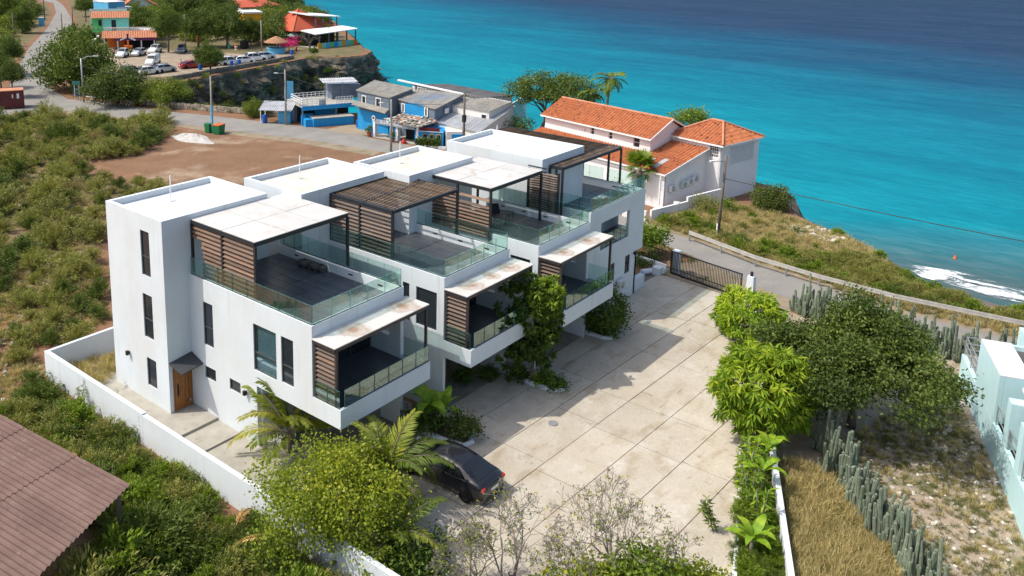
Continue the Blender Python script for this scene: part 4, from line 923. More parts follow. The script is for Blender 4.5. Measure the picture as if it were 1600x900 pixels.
# sofa and frame on the third balcony
so = thing('sofa', 'dark blue outdoor sofa on the third balcony', 'sofa', (17.6, -9.2, BFLOOR+.005), 0)
MB().box(-.45, .45, -.9, .9, .12, .4).build('seat', 'sofa_blue', so, off=(0, 0, 0), bevel=.04); MB().box(-.45, -.25, -.9, .9, .4, .8).build('backrest', 'sofa_blue', so, off=(0, 0, 0), bevel=.04)
for s in (-1, 1): MB().box(-.45, .45, s*.98-.08, s*.98+.08, .1, .6).build('armrest', 'sofa_blue', so, off=(0, 0, 0), bevel=.03)
fr_ = thing('clothes_rack', 'empty black frame standing at the back of the third balcony', 'rack', (20.0, -9.1, BFLOOR+.005), .3)
mb = MB(); mb.bar((-.45, 0, 0), (-.45, 0, 1.1), .05).bar((.45, 0, 0), (.45, 0, 1.1), .05).bar((-.45, 0, 1.1), (.45, 0, 1.1), .05).bar((-.45, 0, .7), (.45, 0, .7), .04); mb.build('frame', 'black_plastic', fr_, off=(0, 0, 0)); MB().box(-.5, -.4, -.25, .25, 0, .03).box(.4, .5, -.25, .25, 0, .03).build('foot', 'black_plastic', fr_, off=(0, 0, 0))
# boxes and pot in the first carport
ct = thing('storage_rack', 'white rack with a cardboard box inside the nearest carport', 'rack', (2.4, -5.7, YRD), .1)
MB().box(-.5, .5, -.25, .25, .45, .5).box(-.5, -.45, -.25, .25, 0, .45).box(.45, .5, -.25, .25, 0, .45).build('shelf', 'white_paint', ct, off=(0, 0, 0)); MB().box(-.3, .3, -.2, .2, .1, .42).build('box', 'cardboard', ct, off=(0, 0, 0))
pt = thing('plant_pot', 'small white pot at the corner of the nearest carport', 'pot', (1.75, -5.5, YRD)); MB().lathe([(.13, 0), (.18, .3), (.2, .32), (.17, .33), (0, .3)], 12).build('pot', 'white_paint', pt, off=(0, 0, 0))
mh = G(864, 661.5, YRD+.012); mn = MB().lathe([(.0, 0), (.24, 0), (.24, .02), (0, .022)], 18, tuple(mh)); tag(mn.build('manhole_cover', 'galvanised'), 'round metal drain cover in the sunny concrete yard', 'drain cover')
mh = G(1012, 503.5, YRD+.012); tag(MB().box(mh.x-.3, mh.x+.3, mh.y-.12, mh.y+.12, mh.z, mh.z+.02).build('drain_grate', 'galvanised'), 'small rusty drain grate near the gate', 'drain grate')

# ------------------------------------------------------------------ cars
def car_meshes(L, W, H, style, paint):
    """returns a dict of meshes; x forward, origin on the ground at the centre"""
    hl = L/2
    if style == 'sedan':      # x, belt z, top z, half width, top half width  (tail to nose)
        st = [(-hl, .62, .64, .70, .62), (-hl+.08, .86, .92, .80, .70), (-hl+.35, .93, .99, .86, .74), (-hl+.85, .95, 1.14, .89, .66), (-hl+1.35, .94, 1.32, .91, .62), (-hl+1.95, .93, 1.42, .92, .61), (-hl+2.45, .92, 1.43, .92, .61), (-hl+2.9, .91, 1.36, .92, .60), (-hl+3.3, .90, 1.16, .91, .64), (-hl+3.6, .89, .97, .90, .72), (-hl+4.2, .82, .88, .88, .74), (hl-.2, .68, .74, .80, .66), (hl, .52, .54, .64, .52)]
        cab = (3, 9)
    elif style == 'van':
        st = [(-hl, .9, 1.0, .78, .72), (-hl+.06, 1.0, H-.12, .84, .76), (-hl+.3, 1.0, H, .86, .78), (-hl+1.4, 1.0, H, .87, .79), (-hl+2.4, 1.0, H-.02, .87, .78), (-hl+3.0, .98, H-.10, .87, .74), (-hl+3.55, .96, 1.2, .86, .74), (hl-.45, .92, 1.02, .84, .72), (hl-.1, .72, .8, .78, .66), (hl, .5, .55, .66, .55)]
        cab = (1, 6)
    else:                     # hatch / suv
        st = [(-hl, .70, .72, .70, .64), (-hl+.06, .95, 1.02, .80, .72), (-hl+.25, .98, 1.30, .85, .68), (-hl+.6, .98, H-.04, .87, .66), (-hl+1.3, .97, H, .88, .66), (-hl+2.0, .96, H-.01, .88, .65), (-hl+2.5, .95, H-.12, .88, .63), (-hl+2.95, .94, 1.13, .87, .68), (-hl+3.2, .92, 1.0, .86, .72), (hl-.2, .78, .85, .80, .68), (hl, .52, .56, .64, .52)]
        cab = (1, 8)
    k = W/1.84; rings = []
    for (x, zb, zt, w, wt) in st:
        w *= k; wt *= k; e = .2 if abs(x) > hl-.3 else .19
        rings.append([(x, -w*.9, e), (x, -w, .42), (x, -w*.985, zb*.82), (x, -w*.94, zb), (x, -wt, zt-.02), (x, -wt*.55, zt+.015), (x, wt*.55, zt+.015), (x, wt, zt-.02), (x, w*.94, zb), (x, w*.985, zb*.82), (x, w, .42), (x, w*.9, e)])
    n = 12; vs = [p for r in rings for p in r]; m = len(rings)
    body = MB(); body.add(vs, [(i*n+j, (i+1)*n+j, (i+1)*n+(j+1) % n, i*n+(j+1) % n) for i in range(m-1) for j in range(n)]+[tuple(range(n)), tuple(range((m-1)*n, m*n))[::-1]])
    out = {'body': body.mesh('body', paint, True)}
    R = [[Vector(p) for p in r] for r in rings]
    def cell(mb, i, ja, jb, lo=0.0, hi=1.0, ga=0.0, gb=0.0, push=.012):
        a, b, c, d = R[i][ja].lerp(R[i][jb], lo), R[i+1][ja].lerp(R[i+1][jb], lo), R[i+1][ja].lerp(R[i+1][jb], hi), R[i][ja].lerp(R[i][jb], hi)
        a, b, c, d = a.lerp(b, ga), a.lerp(b, 1-gb), d.lerp(c, 1-gb), d.lerp(c, ga); cen = (a+b+c+d)/4; nn = (c-a).cross(d-b).normalized()
        if nn.dot(cen-Vector((cen.x*.3, 0, .6))) < 0: nn = -nn
        mb.quad(*[p_+nn*push for p_ in (a, b, c, d)])
    si, wi, ri = {'sedan': ((3, 8), (7, 9), (2, 4)), 'van': ((4, 6), (5, 6), (0, 1)), 'suv': ((2, 7), (5, 7), (1, 3))}[style]
    for s_, (ja, jb) in ((-1, (3, 4)), (1, (8, 7))):
        g = MB()
        for i in range(*si): cell(g, i, ja, jb, .10, .88, .05 if (i-si[0]) % 2 == 0 else 0, .05 if (i-si[0]) % 2 else 0)
        out['side_window'+str(s_)] = g.mesh('side_window', 'car_glass')
    for nm, (i0, i1) in (('windscreen', wi), ('rear_window', ri)):
        g = MB()
        for i in range(i0, i1):
            for ja in (4, 5, 6): cell(g, i, ja, ja+1, .12 if ja == 4 else 0, .88 if ja == 6 else 1, .08 if i == i0 else 0, .08 if i == i1-1 else 0)
        out[nm] = g.mesh(nm, 'car_glass')
    c0, c1 = cab
    t = MB(); t.lathe([(.20, -.1), (.315, -.1), (.33, -.06), (.33, .06), (.315, .1), (.20, .1)], 20); out['tyre'] = t.mesh('tyre', 'tyre', True)
    r_ = MB(); r_.lathe([(0, .07), (.07, .085), (.08, .07), (.19, .09), (.205, .1), (.205, -.1), (0, -.1)], 20); out['rim'] = r_.mesh('rim', 'rim')
    zt = .78 if style != 'van' else .8
    out['headlight'] = MB().obox((0, 0, 0), (.10, .05, 0), (-.03, .14, 0), (0, 0, .06)).mesh('headlight', 'head_lamp')
    out['taillight'] = MB().obox((0, 0, 0), (.06, 0, 0), (0, .17, 0), (0, 0, .07)).mesh('taillight', 'tail_red')
    out['mirror'] = MB().obox((0, 0, 0), (.06, 0, 0), (0, .09, 0), (0, 0, .06)).mesh('mirror', paint)
    out['plate'] = MB().box(-.01, .01, -.25, .25, -.06, .06).mesh('number_plate', 'sign_white')
    tr_ = MB()
    for s in (-1, 1):
        for i in range(c0, c1): tr_.bar(R[i][3 if s < 0 else 8]+Vector((0, s*.012, 0)), R[i+1][3 if s < 0 else 8]+Vector((0, s*.012, 0)), .02, .025)
    out['trim'] = tr_.mesh('window_trim', 'chrome')
    out['dim'] = (L, W, H, style, st); return out
def make_car(name, label, M, loc, rz, group=None):
    t = thing(name, label, 'car' if M['dim'][3] != 'van' else 'van', loc, rz, group); L, W, H, style, st = M['dim']
    b = link('body', M['body'], t, bevel=0)
    for k in ('side_window-1', 'side_window1', 'windscreen', 'rear_window', 'trim'): link({'trim': 'window_trim', 'side_window-1': 'side_window', 'side_window1': 'side_window'}.get(k, k), M[k], b)
    for x in (-L/2+.85, L/2-.88):
        for s in (-1, 1):
            w = link('wheel', M['tyre'], t, (x, s*(W/2-.085), .33), (-s*PI/2, 0, 0)); link('rim', M['rim'], w)
    for s in (-1, 1):
        link('headlight', M['headlight'], t, (L/2-.16, s*.62*W/1.84, .64), (0, 0, -s*.35)); link('taillight', M['taillight'], t, (-L/2+.10, s*.62*W/1.84, .80), (0, 0, s*.35)); link('mirror', M['mirror'], t, (L*.16, s*(W/2+.06), 1.0))
    link('number_plate', M['plate'], t, (-L/2-.012, 0, .62)); return t
CM = {'grey_sedan': car_meshes(4.85, 1.88, 1.43, 'sedan', 'car_grey'), 'white_hatch': car_meshes(3.95, 1.72, 1.5, 'suv', 'car_white'), 'silver_hatch': car_meshes(3.95, 1.72, 1.5, 'suv', 'car_silver'), 'navy_suv': car_meshes(4.6, 1.85, 1.68, 'suv', 'car_navy'),
      'white_suv': car_meshes(4.4, 1.82, 1.68, 'suv', 'car_white'), 'slate_suv': car_meshes(4.5, 1.84, 1.68, 'suv', 'car_slate'), 'white_van': car_meshes(4.5, 1.75, 1.95, 'van', 'car_white'), 'red_sedan': car_meshes(4.5, 1.8, 1.43, 'sedan', 'car_red')}
make_car('parked_car', 'dark grey fastback car parked by the nearest carport', CM['grey_sedan'], (5.32, -13.25, YRD+.006), PI/2+.02)
# ------------------------------------------------------------------ trees and plants near the houses
def at_px(px, py, z=GZ): v = G(px, py, z); return (v.x, v.y, z)
tree('mango_tree', 'round bright green mango tree next to the tapered gate post', 'tree', at_px(1164, 528), 3.0, (2.0, 1.95, 1.5), 'leaf_mango', 11, cz=1.5, nclump=330, nleaf=20, cr=.3, L=.42, W=.085, ros=True, droop=.75, shell=.72, lump=.14, flat=.75, up=.5)
tree('mango_tree', 'large round yellow-green mango tree overhanging the courtyard wall', 'tree', at_px(1186, 684), 4.7, (2.55, 2.45, 2.1), 'leaf_mango', 12, cz=2.5, nclump=520, nleaf=22, cr=.32, L=.46, W=.09, ros=True, droop=.8, shell=.72, lump=.16, flat=.75, up=.5)
tree('spreading_tree', 'wide spreading olive-green tree shading the rubble plot', 'tree', at_px(1330, 668), 5.4, (4.0, 3.4, 1.75), 'leaf_olive', 13, cz=3.75, nclump=360, nleaf=170, cr=.36, L=.165, W=.10, r0=.2, shell=.55, lump=.36, flat=.3, nlimb=22, gap=.16)
tree('spreading_tree', 'dark leafy tree wedged between the mango trees and the spreading tree', 'tree', at_px(1262, 640), 4.0, (2.2, 2.2, 1.7), 'leaf_deep', 14, cz=2.1, nclump=200, nleaf=40, cr=.4, L=.18, W=.11, shell=.5, flat=.6)
tree('seagrape_tree', 'yellow-green leafy tree in front of the palms beside the white wall', 'tree', at_px(528, 850), 3.6, (2.75, 2.55, 1.45), 'leaf_grape', 15, cz=2.15, nclump=520, nleaf=44, cr=.30, L=.115, W=.10, r0=.12, shell=.45, lump=.3, flat=.5, trunk='bark_pale', nlimb=14, gap=.14)
tree('carport_tree', 'tall dark green tree growing between the second and third balconies', 'tree', at_px(828, 600), 6.0, (1.5, 1.45, 2.75), 'leaf_deep', 16, cz=3.35, nclump=260, nleaf=26, cr=.34, L=.34, W=.12, ros=True, droop=.7, shell=.4, lump=.3, flat=.9, r0=.1, gap=.1)
tree('carport_tree', 'light green leafy top rising beside the second balcony', 'tree', at_px(846, 600), 6.3, (.95, .9, 1.15), 'leaf_weed', 17, cz=5.0, nclump=90, nleaf=24, cr=.3, L=.32, W=.11, ros=True, droop=.5, shell=.5, flat=.8, r0=.06)
tree('round_shrub', 'dense round dark shrub in the planter by the third carport', 'shrub', at_px(943, 521), 2.75, (1.3, 1.25, 1.35), 'leaf_deep', 18, cz=1.45, nclump=200, nleaf=26, cr=.22, L=.2, W=.09, shell=.7, lump=.1, flat=.9, r0=.06)
tree('gate_shrub', 'small leafy tree behind the bar fence near the gate', 'shrub', at_px(1014, 400), 2.5, (1.15, 1.1, .85), 'leaf_weed', 19, cz=1.6, nclump=110, nleaf=22, cr=.22, L=.22, W=.12, shell=.5, flat=.6, r0=.06)
tree('planter_shrub', 'low dark shrub at the foot of the gate tree', 'shrub', at_px(1008, 412), .8, (1.3, .8, .45), 'leaf_deep', 20, cz=.35, nclump=70, nleaf=20, cr=.2, L=.14, W=.08, shell=.4, r0=.03)
tree('planter_shrub', 'small round shrub on the white planter beside the dark car', 'shrub', at_px(722, 688), 1.25, (.75, .7, .5), 'leaf_olive', 21, cz=.75, nclump=70, nleaf=20, cr=.18, L=.15, W=.09, shell=.4, r0=.04)
for k, (px, py, s, lb) in enumerate(((812, 592, .5, 'low leafy shrub at the house end of the long planter'), (850, 600, .6, 'rounded leafy shrub in the middle of the long planter'), (868, 606, .45, 'small shrub at the tip of the long white planter'), (725, 596, .55, 'flattened dark weeds lying on the second carport floor'), (762, 590, .4, 'dark weeds growing by the second carport pillar'))):
    tree('planter_shrub', lb, 'shrub', at_px(px, py, YRD+.03), s*1.3, (s*1.1, s, s*.6), 'leaf_deep' if k != 1 else 'leaf_weed', 22+k, cz=s*.6, nclump=45, nleaf=18, cr=.15, L=.15, W=.08, shell=.4, r0=.03, nlimb=4)

def frond(L, seed, droop=.9, nl=34, ll=.55, mat='leaf_palm', w=.035, rise=.9, fold=.5):
    """one feather frond leaving the origin along +x, arching down"""
    rng = np.random.default_rng(seed); t = np.linspace(0, 1, 14)
    cx_ = L*(t-.12*t**2); cz_ = L*(rise*t*.75-droop*t**2*.8); path = np.stack([cx_, 0*t, cz_], 1)
    P = []; D = []; Ln = []; N = []
    for s in (-1, 1):
        tt = np.linspace(.10, .99, nl); q = np.stack([np.interp(tt, t, path[:, i]) for i in range(3)], 1); tg = unit(np.gradient(q, axis=0))
        side = np.array([0, s, 0.0]); d = unit(tg*.75+side*.85+np.array([0, 0, .25-fold*1.3])*1.0*(.4+.6*tt[:, None])+rng.normal(0, .09, (nl, 3)))
        P.append(q); D.append(d); Ln.append(ll*np.sin(np.clip(tt*1.12+.12, 0, 1)*PI*.92)**.6*rng.uniform(.85, 1.1, nl)); N.append(np.cross(d, tg)*s)
    P = np.concatenate(P); D = np.concatenate(D); Ln = np.concatenate(Ln); N = np.concatenate(N)
    V, F, A = leaves(P, D, Ln, w*1.0, np.clip(rng.normal(.5, .25)+rng.normal(0, .15, len(P)), 0, 1), rng, N, -.06)
    me = fastmesh('frond', V, F, mat, A)
    return me, [tuple(p) for p in path]
def palm(name, label, loc, h, nfr, L, seed, mat='leaf_palm', lean=(0, 0), el=(.1, 1.1), trunk_r=.11, group=None, cat='palm'):
    rg = random.Random(seed); t = thing(name, label, cat, loc, 0, group)
    top = Vector((lean[0], lean[1], h)); mb = MB(); mb.tube([(0, 0, -.1), (lean[0]*.2, lean[1]*.2, h*.4), (lean[0]*.6, lean[1]*.6, h*.75), top], [trunk_r*1.5, trunk_r*1.1, trunk_r, trunk_r*.9], 8); mb.build('trunk', 'palm_trunk', t, True, off=(0, 0, 0))
    var = [frond(L*rg.uniform(.85, 1.1), seed*10+k, droop=rg.uniform(.6, 1.15), ll=L*.24, nl=58 if L > 2 else 26, mat=mat, w=.065 if L > 2 else .035, rise=1.0) for k in range(4)]
    for k in range(nfr):
        me, path = var[k % 4]; e = rg.uniform(*el)
        o = link('frond', me, t, tuple(top), (0, -(e-.55), k*2.399+rg.uniform(-.25, .25)), rg.uniform(.85, 1.1))
        if k < 4:
            rb = MB(); rb.tube(path, [.03*(1-.9*i/13) for i in range(14)], 5); MEF[me.name] = rb.mesh('midrib', 'palm_trunk')
        link('midrib', MEF[me.name], o)
    return t
MEF = {}
palm('coconut_palm', 'young coconut palm in front of the nearest carport opening', at_px(452, 708), 1.0, 16, 3.4, 31, el=(.3, 1.5))
palm('coconut_palm', 'young coconut palm with yellowing fronds beside the dark car', at_px(606, 800), 1.7, 20, 3.2, 32, el=(.15, 1.45))
palm('coconut_palm', 'coconut palm with drooping yellow fronds behind the seagrape tree', at_px(612, 878), .9, 10, 2.7, 33, el=(-.1, 1.0))
def banana_leaf(L, W, seed, droop=.8):
    rg = random.Random(seed); n = 10; mb = MB(); vs = []
    for i in range(n+1):
        t = i/n; x = L*(t-.15*t*t); z = L*(.75*t-droop*t*t); w = W*math.sin(min(1, t*1.05+.08)*PI)**.55*.5
        for s in (-1, -.02, .02, 1): vs.append((x+(rg.uniform(-.03, .03) if abs(s) == 1 else 0), s*w, z+abs(s)*w*.35-(rg.uniform(0, .05) if abs(s) == 1 else 0)))
    fs = [(i*4+j, (i+1)*4+j, (i+1)*4+j+1, i*4+j+1) for i in range(n) for j in range(3)]
    V = np.array(vs); F = np.array(fs); return fastmesh('leaf', V, F, 'leaf_banana', np.clip(np.repeat(.5+.35*np.array([rg.uniform(-1, 1) for _ in range(n+1)]), 4), 0, 1))
BL = [banana_leaf(1.6, .42, k, .5+.12*k) for k in range(5)]
def banana(name, label, loc, h, n, seed, s=1.0, el=(.0, .9), mat=None):
    rg = random.Random(seed); t = thing(name, label, 'banana plant', loc)
    MB().tube([(0, 0, -.1), (.03, 0, h*.6), (.05, .02, h)], [.10*s, .08*s, .05*s], 8).build('stem', 'palm_trunk', t, True, off=(0, 0, 0))
    for k in range(n): link('leaf', BL[k % 5], t, (.04, .02, h*rg.uniform(.8, 1)), (rg.uniform(-.2, .2), -(rg.uniform(*el)-.3), k*2.4+rg.uniform(-.3, .3)), s*rg.uniform(.75, 1.1))
    return t
banana('banana_plant', 'banana plant with broad yellow-green leaves at the foot of the planting strip', at_px(1172, 872), .9, 8, 1, .95)
banana('banana_plant', 'banana plant in the middle of the courtyard planting strip', at_px(1188, 782), 1.5, 7, 2, .8)
banana('banana_plant', 'banana plant just below the large mango tree', at_px(1196, 742), 1.5, 7, 3, .75)
banana('banana_plant', 'banana plant with dark broad leaves beside the nearest carport pillar', at_px(668, 672), 1.4, 9, 4, 1.15)
banana('banana_plant', 'second banana clump in the planter beside the nearest carport', at_px(690, 668), .9, 7, 5, 1.0)
tree('planter_shrub', 'dark bushy plant under the banana leaves by the car', 'shrub', at_px(664, 676), 1.3, (1.0, .9, .6), 'leaf_deep', 27, cz=.7, nclump=80, nleaf=22, cr=.2, L=.2, W=.09, shell=.4, r0=.04)
def stem_plant(name, label, loc, h, n, seed, mat='leaf_weed', L=.3, lean=(0, 0), cat='plant', trunk=.02):
    """upright stems with whorls of narrow leaves"""
    rng = np.random.default_rng(seed); t = thing(name, label, cat, loc); mb = MB(); P = []; D = []
    for k in range(n):
        a = rng.uniform(0, 6.28); tip = np.array([lean[0]+.25*h*math.cos(a)*rng.random(), lean[1]+.25*h*math.sin(a)*rng.random(), h*rng.uniform(.75, 1.05)]); b0 = np.array([.12*math.cos(a), .12*math.sin(a), 0])*(n > 1)
        mb.tube([tuple(b0), tuple((b0+tip)/2*np.array([.8, .8, 1])), tuple(tip)], [trunk*1.3, trunk, trunk*.5], 5)
        m_ = 46; s = rng.random(m_)**.6; q = b0+(tip-b0)*s[:, None]; d = unit(rng.normal(size=(m_, 3))*np.array([1, 1, .5])+np.array([0, 0, .1])); P.append(q); D.append(d)
    mb.build('stem', 'bark_pale', t, True, off=(0, 0, 0)); P = np.concatenate(P); D = np.concatenate(D)
    V, F, A = leaves(P, D, L*rng.uniform(.7, 1.2, len(P)), L*.2, rng.random(len(P)), rng); link('foliage', fastmesh('foliage', V, F, mat, A), t); return t
stem_plant('sapling', 'leaning oleander sapling alone on the sunny concrete', at_px(1117, 832, YRD), 1.5, 4, 41, 'leaf_weed', .3, (-.5, .4))
for k, (px, py, h, lb) in enumerate(((1160, 770, 2.0, 'slender papaya stem nearest the kerb below the mango tree'), (1170, 800, 2.3, 'tall papaya stem halfway down the planting strip'), (1186, 828, 1.8, 'leafy stem against the white wall of the planting strip'), (1162, 742, 1.7, 'bushy green stem between kerb and mango tree'), (1180, 752, 2.0, 'leafy green stem beside the upper banana plant'))):
    stem_plant('papaya_plant', lb, at_px(px, py), h, 3, 50+k, 'leaf_weed' if k % 2 else 'leaf_banana', .42, trunk=.03)
# nearly leafless trees in the foreground
def bare_tree(name, label, loc, h, seed, spread=.5, leaf=.25, depth=6, mat='leaf_grape', r0=.07, nstem=3):
    rg = random.Random(seed); t = thing(name, label, 'tree', loc); mb = MB(); tips = []
    def grow(p, d, L, r, lev):
        k = 2 if lev < 2 else 1; q = p
        for i in range(2):
            d = (d+Vector((rg.gauss(0, .16), rg.gauss(0, .16), rg.gauss(.03, .1)))).normalized(); n_ = q+d*L/2; mb.tube([q, n_], [max(r, .007), max(r*.82, .006)], 4 if lev > 1 else 6, cap=False); q = n_; r *= .82
            if lev >= 3: tips.append(q)
        if lev >= depth: return
        for j in range(rg.choice((2, 2, 3)) if lev < depth-1 else 2):
            a = rg.uniform(0, 2*PI); u = d.orthogonal().normalized(); u.rotate(Matrix.Rotation(a, 3, d)); grow(q, (d+u*rg.uniform(.45, .95)).normalized(), L*rg.uniform(.62, .85), r*.72, lev+1)
    for s in range(nstem): grow(Vector((rg.uniform(-.15, .15), rg.uniform(-.15, .15), -.1)), Vector((rg.uniform(-spread, spread), rg.uniform(-spread, spread), 1)).normalized(), h*.3, r0, 0)
    mb.build('branches', 'twig', t, off=(0, 0, 0)); rng = np.random.default_rng(seed); n = int(len(tips)*leaf)
    if n:
        T = np.array([tuple(tips[i]) for i in rng.integers(0, len(tips), n)])+rng.normal(0, .05, (n, 3)); V, F, A = leaves(T, rng.normal(size=(n, 3)), rng.uniform(.06, .13, n), .08, rng.random(n), rng); link('leaves', fastmesh('leaves', V, F, mat, A), t)
    return t
bare_tree('bare_tree', 'nearly leafless grey tree in front of the rear of the dark car', at_px(800, 925), 3.9, 61, .55, .10, 7, r0=.085)
bare_tree('bare_tree', 'nearly leafless grey tree in the middle of the concrete foreground', at_px(940, 925), 4.0, 62, .55, .10, 7, r0=.085)
bare_tree('bare_tree', 'nearly leafless grey tree at the right of the bare group', at_px(1010, 930), 3.2, 68, .6, .14, 7, r0=.07)
bare_tree('bare_tree', 'nearly leafless grey tree left of the others at the bottom edge', at_px(735, 945), 3.0, 63, .6, .14, 7, r0=.07)
tree('foreground_tree', 'green-yellow leafy tree at the bottom edge under the bare branches', 'tree', at_px(905, 985), 1.9, (2.2, 1.9, .95), 'leaf_grape', 64, cz=1.1, nclump=190, nleaf=26, cr=.32, L=.15, W=.11, shell=.4, trunk='bark_pale', gap=.15)
tree('foreground_tree', 'bright green leafy tree right of the bare branches at the bottom edge', 'tree', at_px(1010, 965), 2.0, (1.5, 1.4, 1.0), 'leaf_weed', 65, cz=1.2, nclump=190, nleaf=26, cr=.28, L=.15, W=.11, shell=.5, trunk='bark_pale')
tree('foreground_tree', 'low leafy shrub in the bottom corner near the banana plant', 'tree', at_px(1090, 950), 1.2, (1.2, 1.1, .6), 'leaf_grape', 66, cz=.8, nclump=110, nleaf=24, cr=.25, L=.14, W=.10, shell=.4, trunk='bark_pale')
tree('foreground_tree', 'dark leafy bush under the seagrape tree by the white wall', 'shrub', at_px(640, 905), 1.5, (1.7, 1.4, .8), 'leaf_deep', 67, cz=.8, nclump=110, nleaf=24, cr=.25, L=.2, W=.10, shell=.4)
# column cacti
def cactus_mesh(h, r, seed, ribs=9):
    rg = random.Random(seed); mb = MB(); n = ribs*2; rings = []; m = 7
    bx, by = rg.uniform(-.06, .06)*h, rg.uniform(-.06, .06)*h
    for i in range(m+3):
        t = min(1, i/m); z = h*t if i <= m else h+r*(.55, .85)[min(i-m-1, 1)]; rad = r*(.85+.15*math.sin(t*PI)) if i <= m else r*(.75, .25)[min(i-m-1, 1)]
        rings.append([(bx*t*t+rad*(1 if k % 2 else .80)*math.cos(2*PI*k/n), by*t*t+rad*(1 if k % 2 else .80)*math.sin(2*PI*k/n), z) for k in range(n)])
    rings = rings[:m+3]; vs = [p for q in rings for p in q]
    mb.add(vs, [(i*n+k, i*n+(k+1) % n, (i+1)*n+(k+1) % n, (i+1)*n+k) for i in range(len(rings)-1) for k in range(n)]+[tuple(range((len(rings)-1)*n, len(rings)*n))]); return mb.mesh('column_cactus', 'cactus')
mk('cactus', (.205, .245, .18), (.14, .175, .12), 3, .8, .2, 40, .2, var=.16, extra=[((.25, .22, .17), 2.5, .58, .78, W3), ((.12, .14, .085), 6, .5, .7, W3)])
def cactus_plant(seed):
    """one plant: a main column with side columns leaving its foot"""
    rg_ = random.Random(seed); base = cactus_mesh(rg_.uniform(1.5, 2.5), .08, seed); vs = [tuple(v.co) for v in base.vertices]; fs = [tuple(p.vertices) for p in base.polygons]; mb = MB(); mb.add(vs, fs)
    for k in range(rg_.choice((2, 3, 3, 4))):
        h = rg_.uniform(.7, 1.7); s = cactus_mesh(h, rg_.uniform(.06, .08), seed*7+k); a = rg_.uniform(0, 6.28); dx, dy = math.cos(a), math.sin(a)
        mb.add([(v.co.x+dx*min(.08+.07*(k+1), .03+v.co.z*.9), v.co.y+dy*min(.08+.07*(k+1), .03+v.co.z*.9), v.co.z) for v in s.vertices], [tuple(p.vertices) for p in s.polygons])
    return mb.mesh('column_cactus', 'cactus')
CAC = [cactus_plant(70+k) for k in range(10)]
rg = random.Random(5)
def cactus_row(pts, n, wid, hs, label, group):
    L_ = sum(math.dist(a_, b_) for a_, b_ in zip(pts[:-1], pts[1:])); P = resample(pts, L_/n*.98)
    for (x, y) in P:
        me = rg.choice(CAC); o = link('column_cactus', me, None, (x+rg.gauss(0, wid), y+rg.gauss(0, wid), GZ-.03), (rg.gauss(0, .05), rg.gauss(0, .05), rg.uniform(0, 6)), 1); s = rg.uniform(*hs); o.scale = (rg.uniform(.8, 1.15), rg.uniform(.8, 1.15), s); tag(o, label, 'cactus', group)
cactus_row([G(1248, 488)[:2], G(1300, 507)[:2], G(1400, 535)[:2], G(1490, 562)[:2], G(1610, 585)[:2], G(1720, 610)[:2]], 180, .26, (.5, 1.15), 'grey-green column cactus in the hedge along the coast road', 'cacti in the roadside hedge')
cactus_row([G(1296, 706)[:2], G(1330, 772)[:2], G(1380, 842)[:2], G(1450, 925)[:2]], 130, .24, (.5, 1.05), 'grey-green column cactus in the hedge across the dry grass plot', 'cacti in the plot hedge')
tg = thing('fence_post', 'grey metal post standing in the roadside cactus hedge', 'post', G(1336, 512)); MB().tube([(0, 0, -.1), (0, 0, 2.3)], .06, 8).build('post', 'galvanised', tg, off=(0, 0, 0)); MB().box(-.02, .3, -.03, .03, 1.95, 2.02).build('arm', 'galvanised', tg, off=(0, 0, 0))

# ------------------------------------------------------------------ mint house and corrugated roof at the edges
P0 = G(1497, 595); P1 = G(1600, 845); Dm = Vector((P1.x-P0.x, P1.y-P0.y, 0)).normalized()
mh = thing('mint_house', 'pale mint house with dark roof at the right edge', 'house', P0, math.atan2(Dm.y, Dm.x))
# local: x along facade, y towards the inside is +y (left of Dm)
ins = 1 if Vector((-Dm.y, Dm.x, 0)).dot(Vector((.32, -.95, 0))) > 0 else -1
def mbx(name, mat, x0, x1, y0, y1, z0, z1, parent=None, bevel=0):
    y0, y1 = sorted((ins*y0, ins*y1)); return MB().box(x0, x1, y0, y1, z0-GZ, z1-GZ).build(name, mat, parent or mh, off=(0, 0, 0), bevel=bevel)
def mwall(name, mat, x0, x1, y, z0, z1, holes, t=.2):
    m_ = MB(); m_.wall_y(ins*y, x0, x1, z0-GZ, z1-GZ, [(a, b, c-GZ, d-GZ) for a, b, c, d in holes], t, ins); return m_.build(name, mat, mh, off=(0, 0, 0))
mwall('wall', 'mint', 0, 24, 0, GZ-.6, 1.3, [(1.7, 2.45, -.2, .65), (5.75, 6.25, -.1, .45)])
mwall('wall', 'mint', 3.35, 7.4, .003, 1.303, 3.62, [])
mbx('pane', 'window_dark', 1.7, 2.45, .12, .15, -.2, .65); mbx('pane', 'window_dark', 5.75, 6.25, .12, .15, -.1, .45)
mbx('side_wall', 'mint', 3.35, 3.55, .21, 1.9, 1.3, 3.62); mbx('side_wall', 'mint', 7.2, 7.4, .21, 1.9, 1.3, 3.62)
mbx('terrace_floor', 'concrete_path', .0, 3.34, .2, 2.4, 1.1, 1.32); mbx('parapet_top', 'roof_white', 3.35, 7.4, 0, 1.3, 3.625, 3.68)
mbx('back_wall', 'mint', 3.35, 24, 1.9, 2.1, 1.3, 3.5); mbx('gutter', 'roof_dark', 3.35, 7.4, 1.3, 1.9, 3.3, 3.4)
mbx('rear_body', 'mint', 3.6, 24, 2.103, 8.4, GZ-.6, 3.3); mbx('rear_body', 'mint', 0.0, 3.34, 2.403, 8.4, GZ-.6, 3.3)
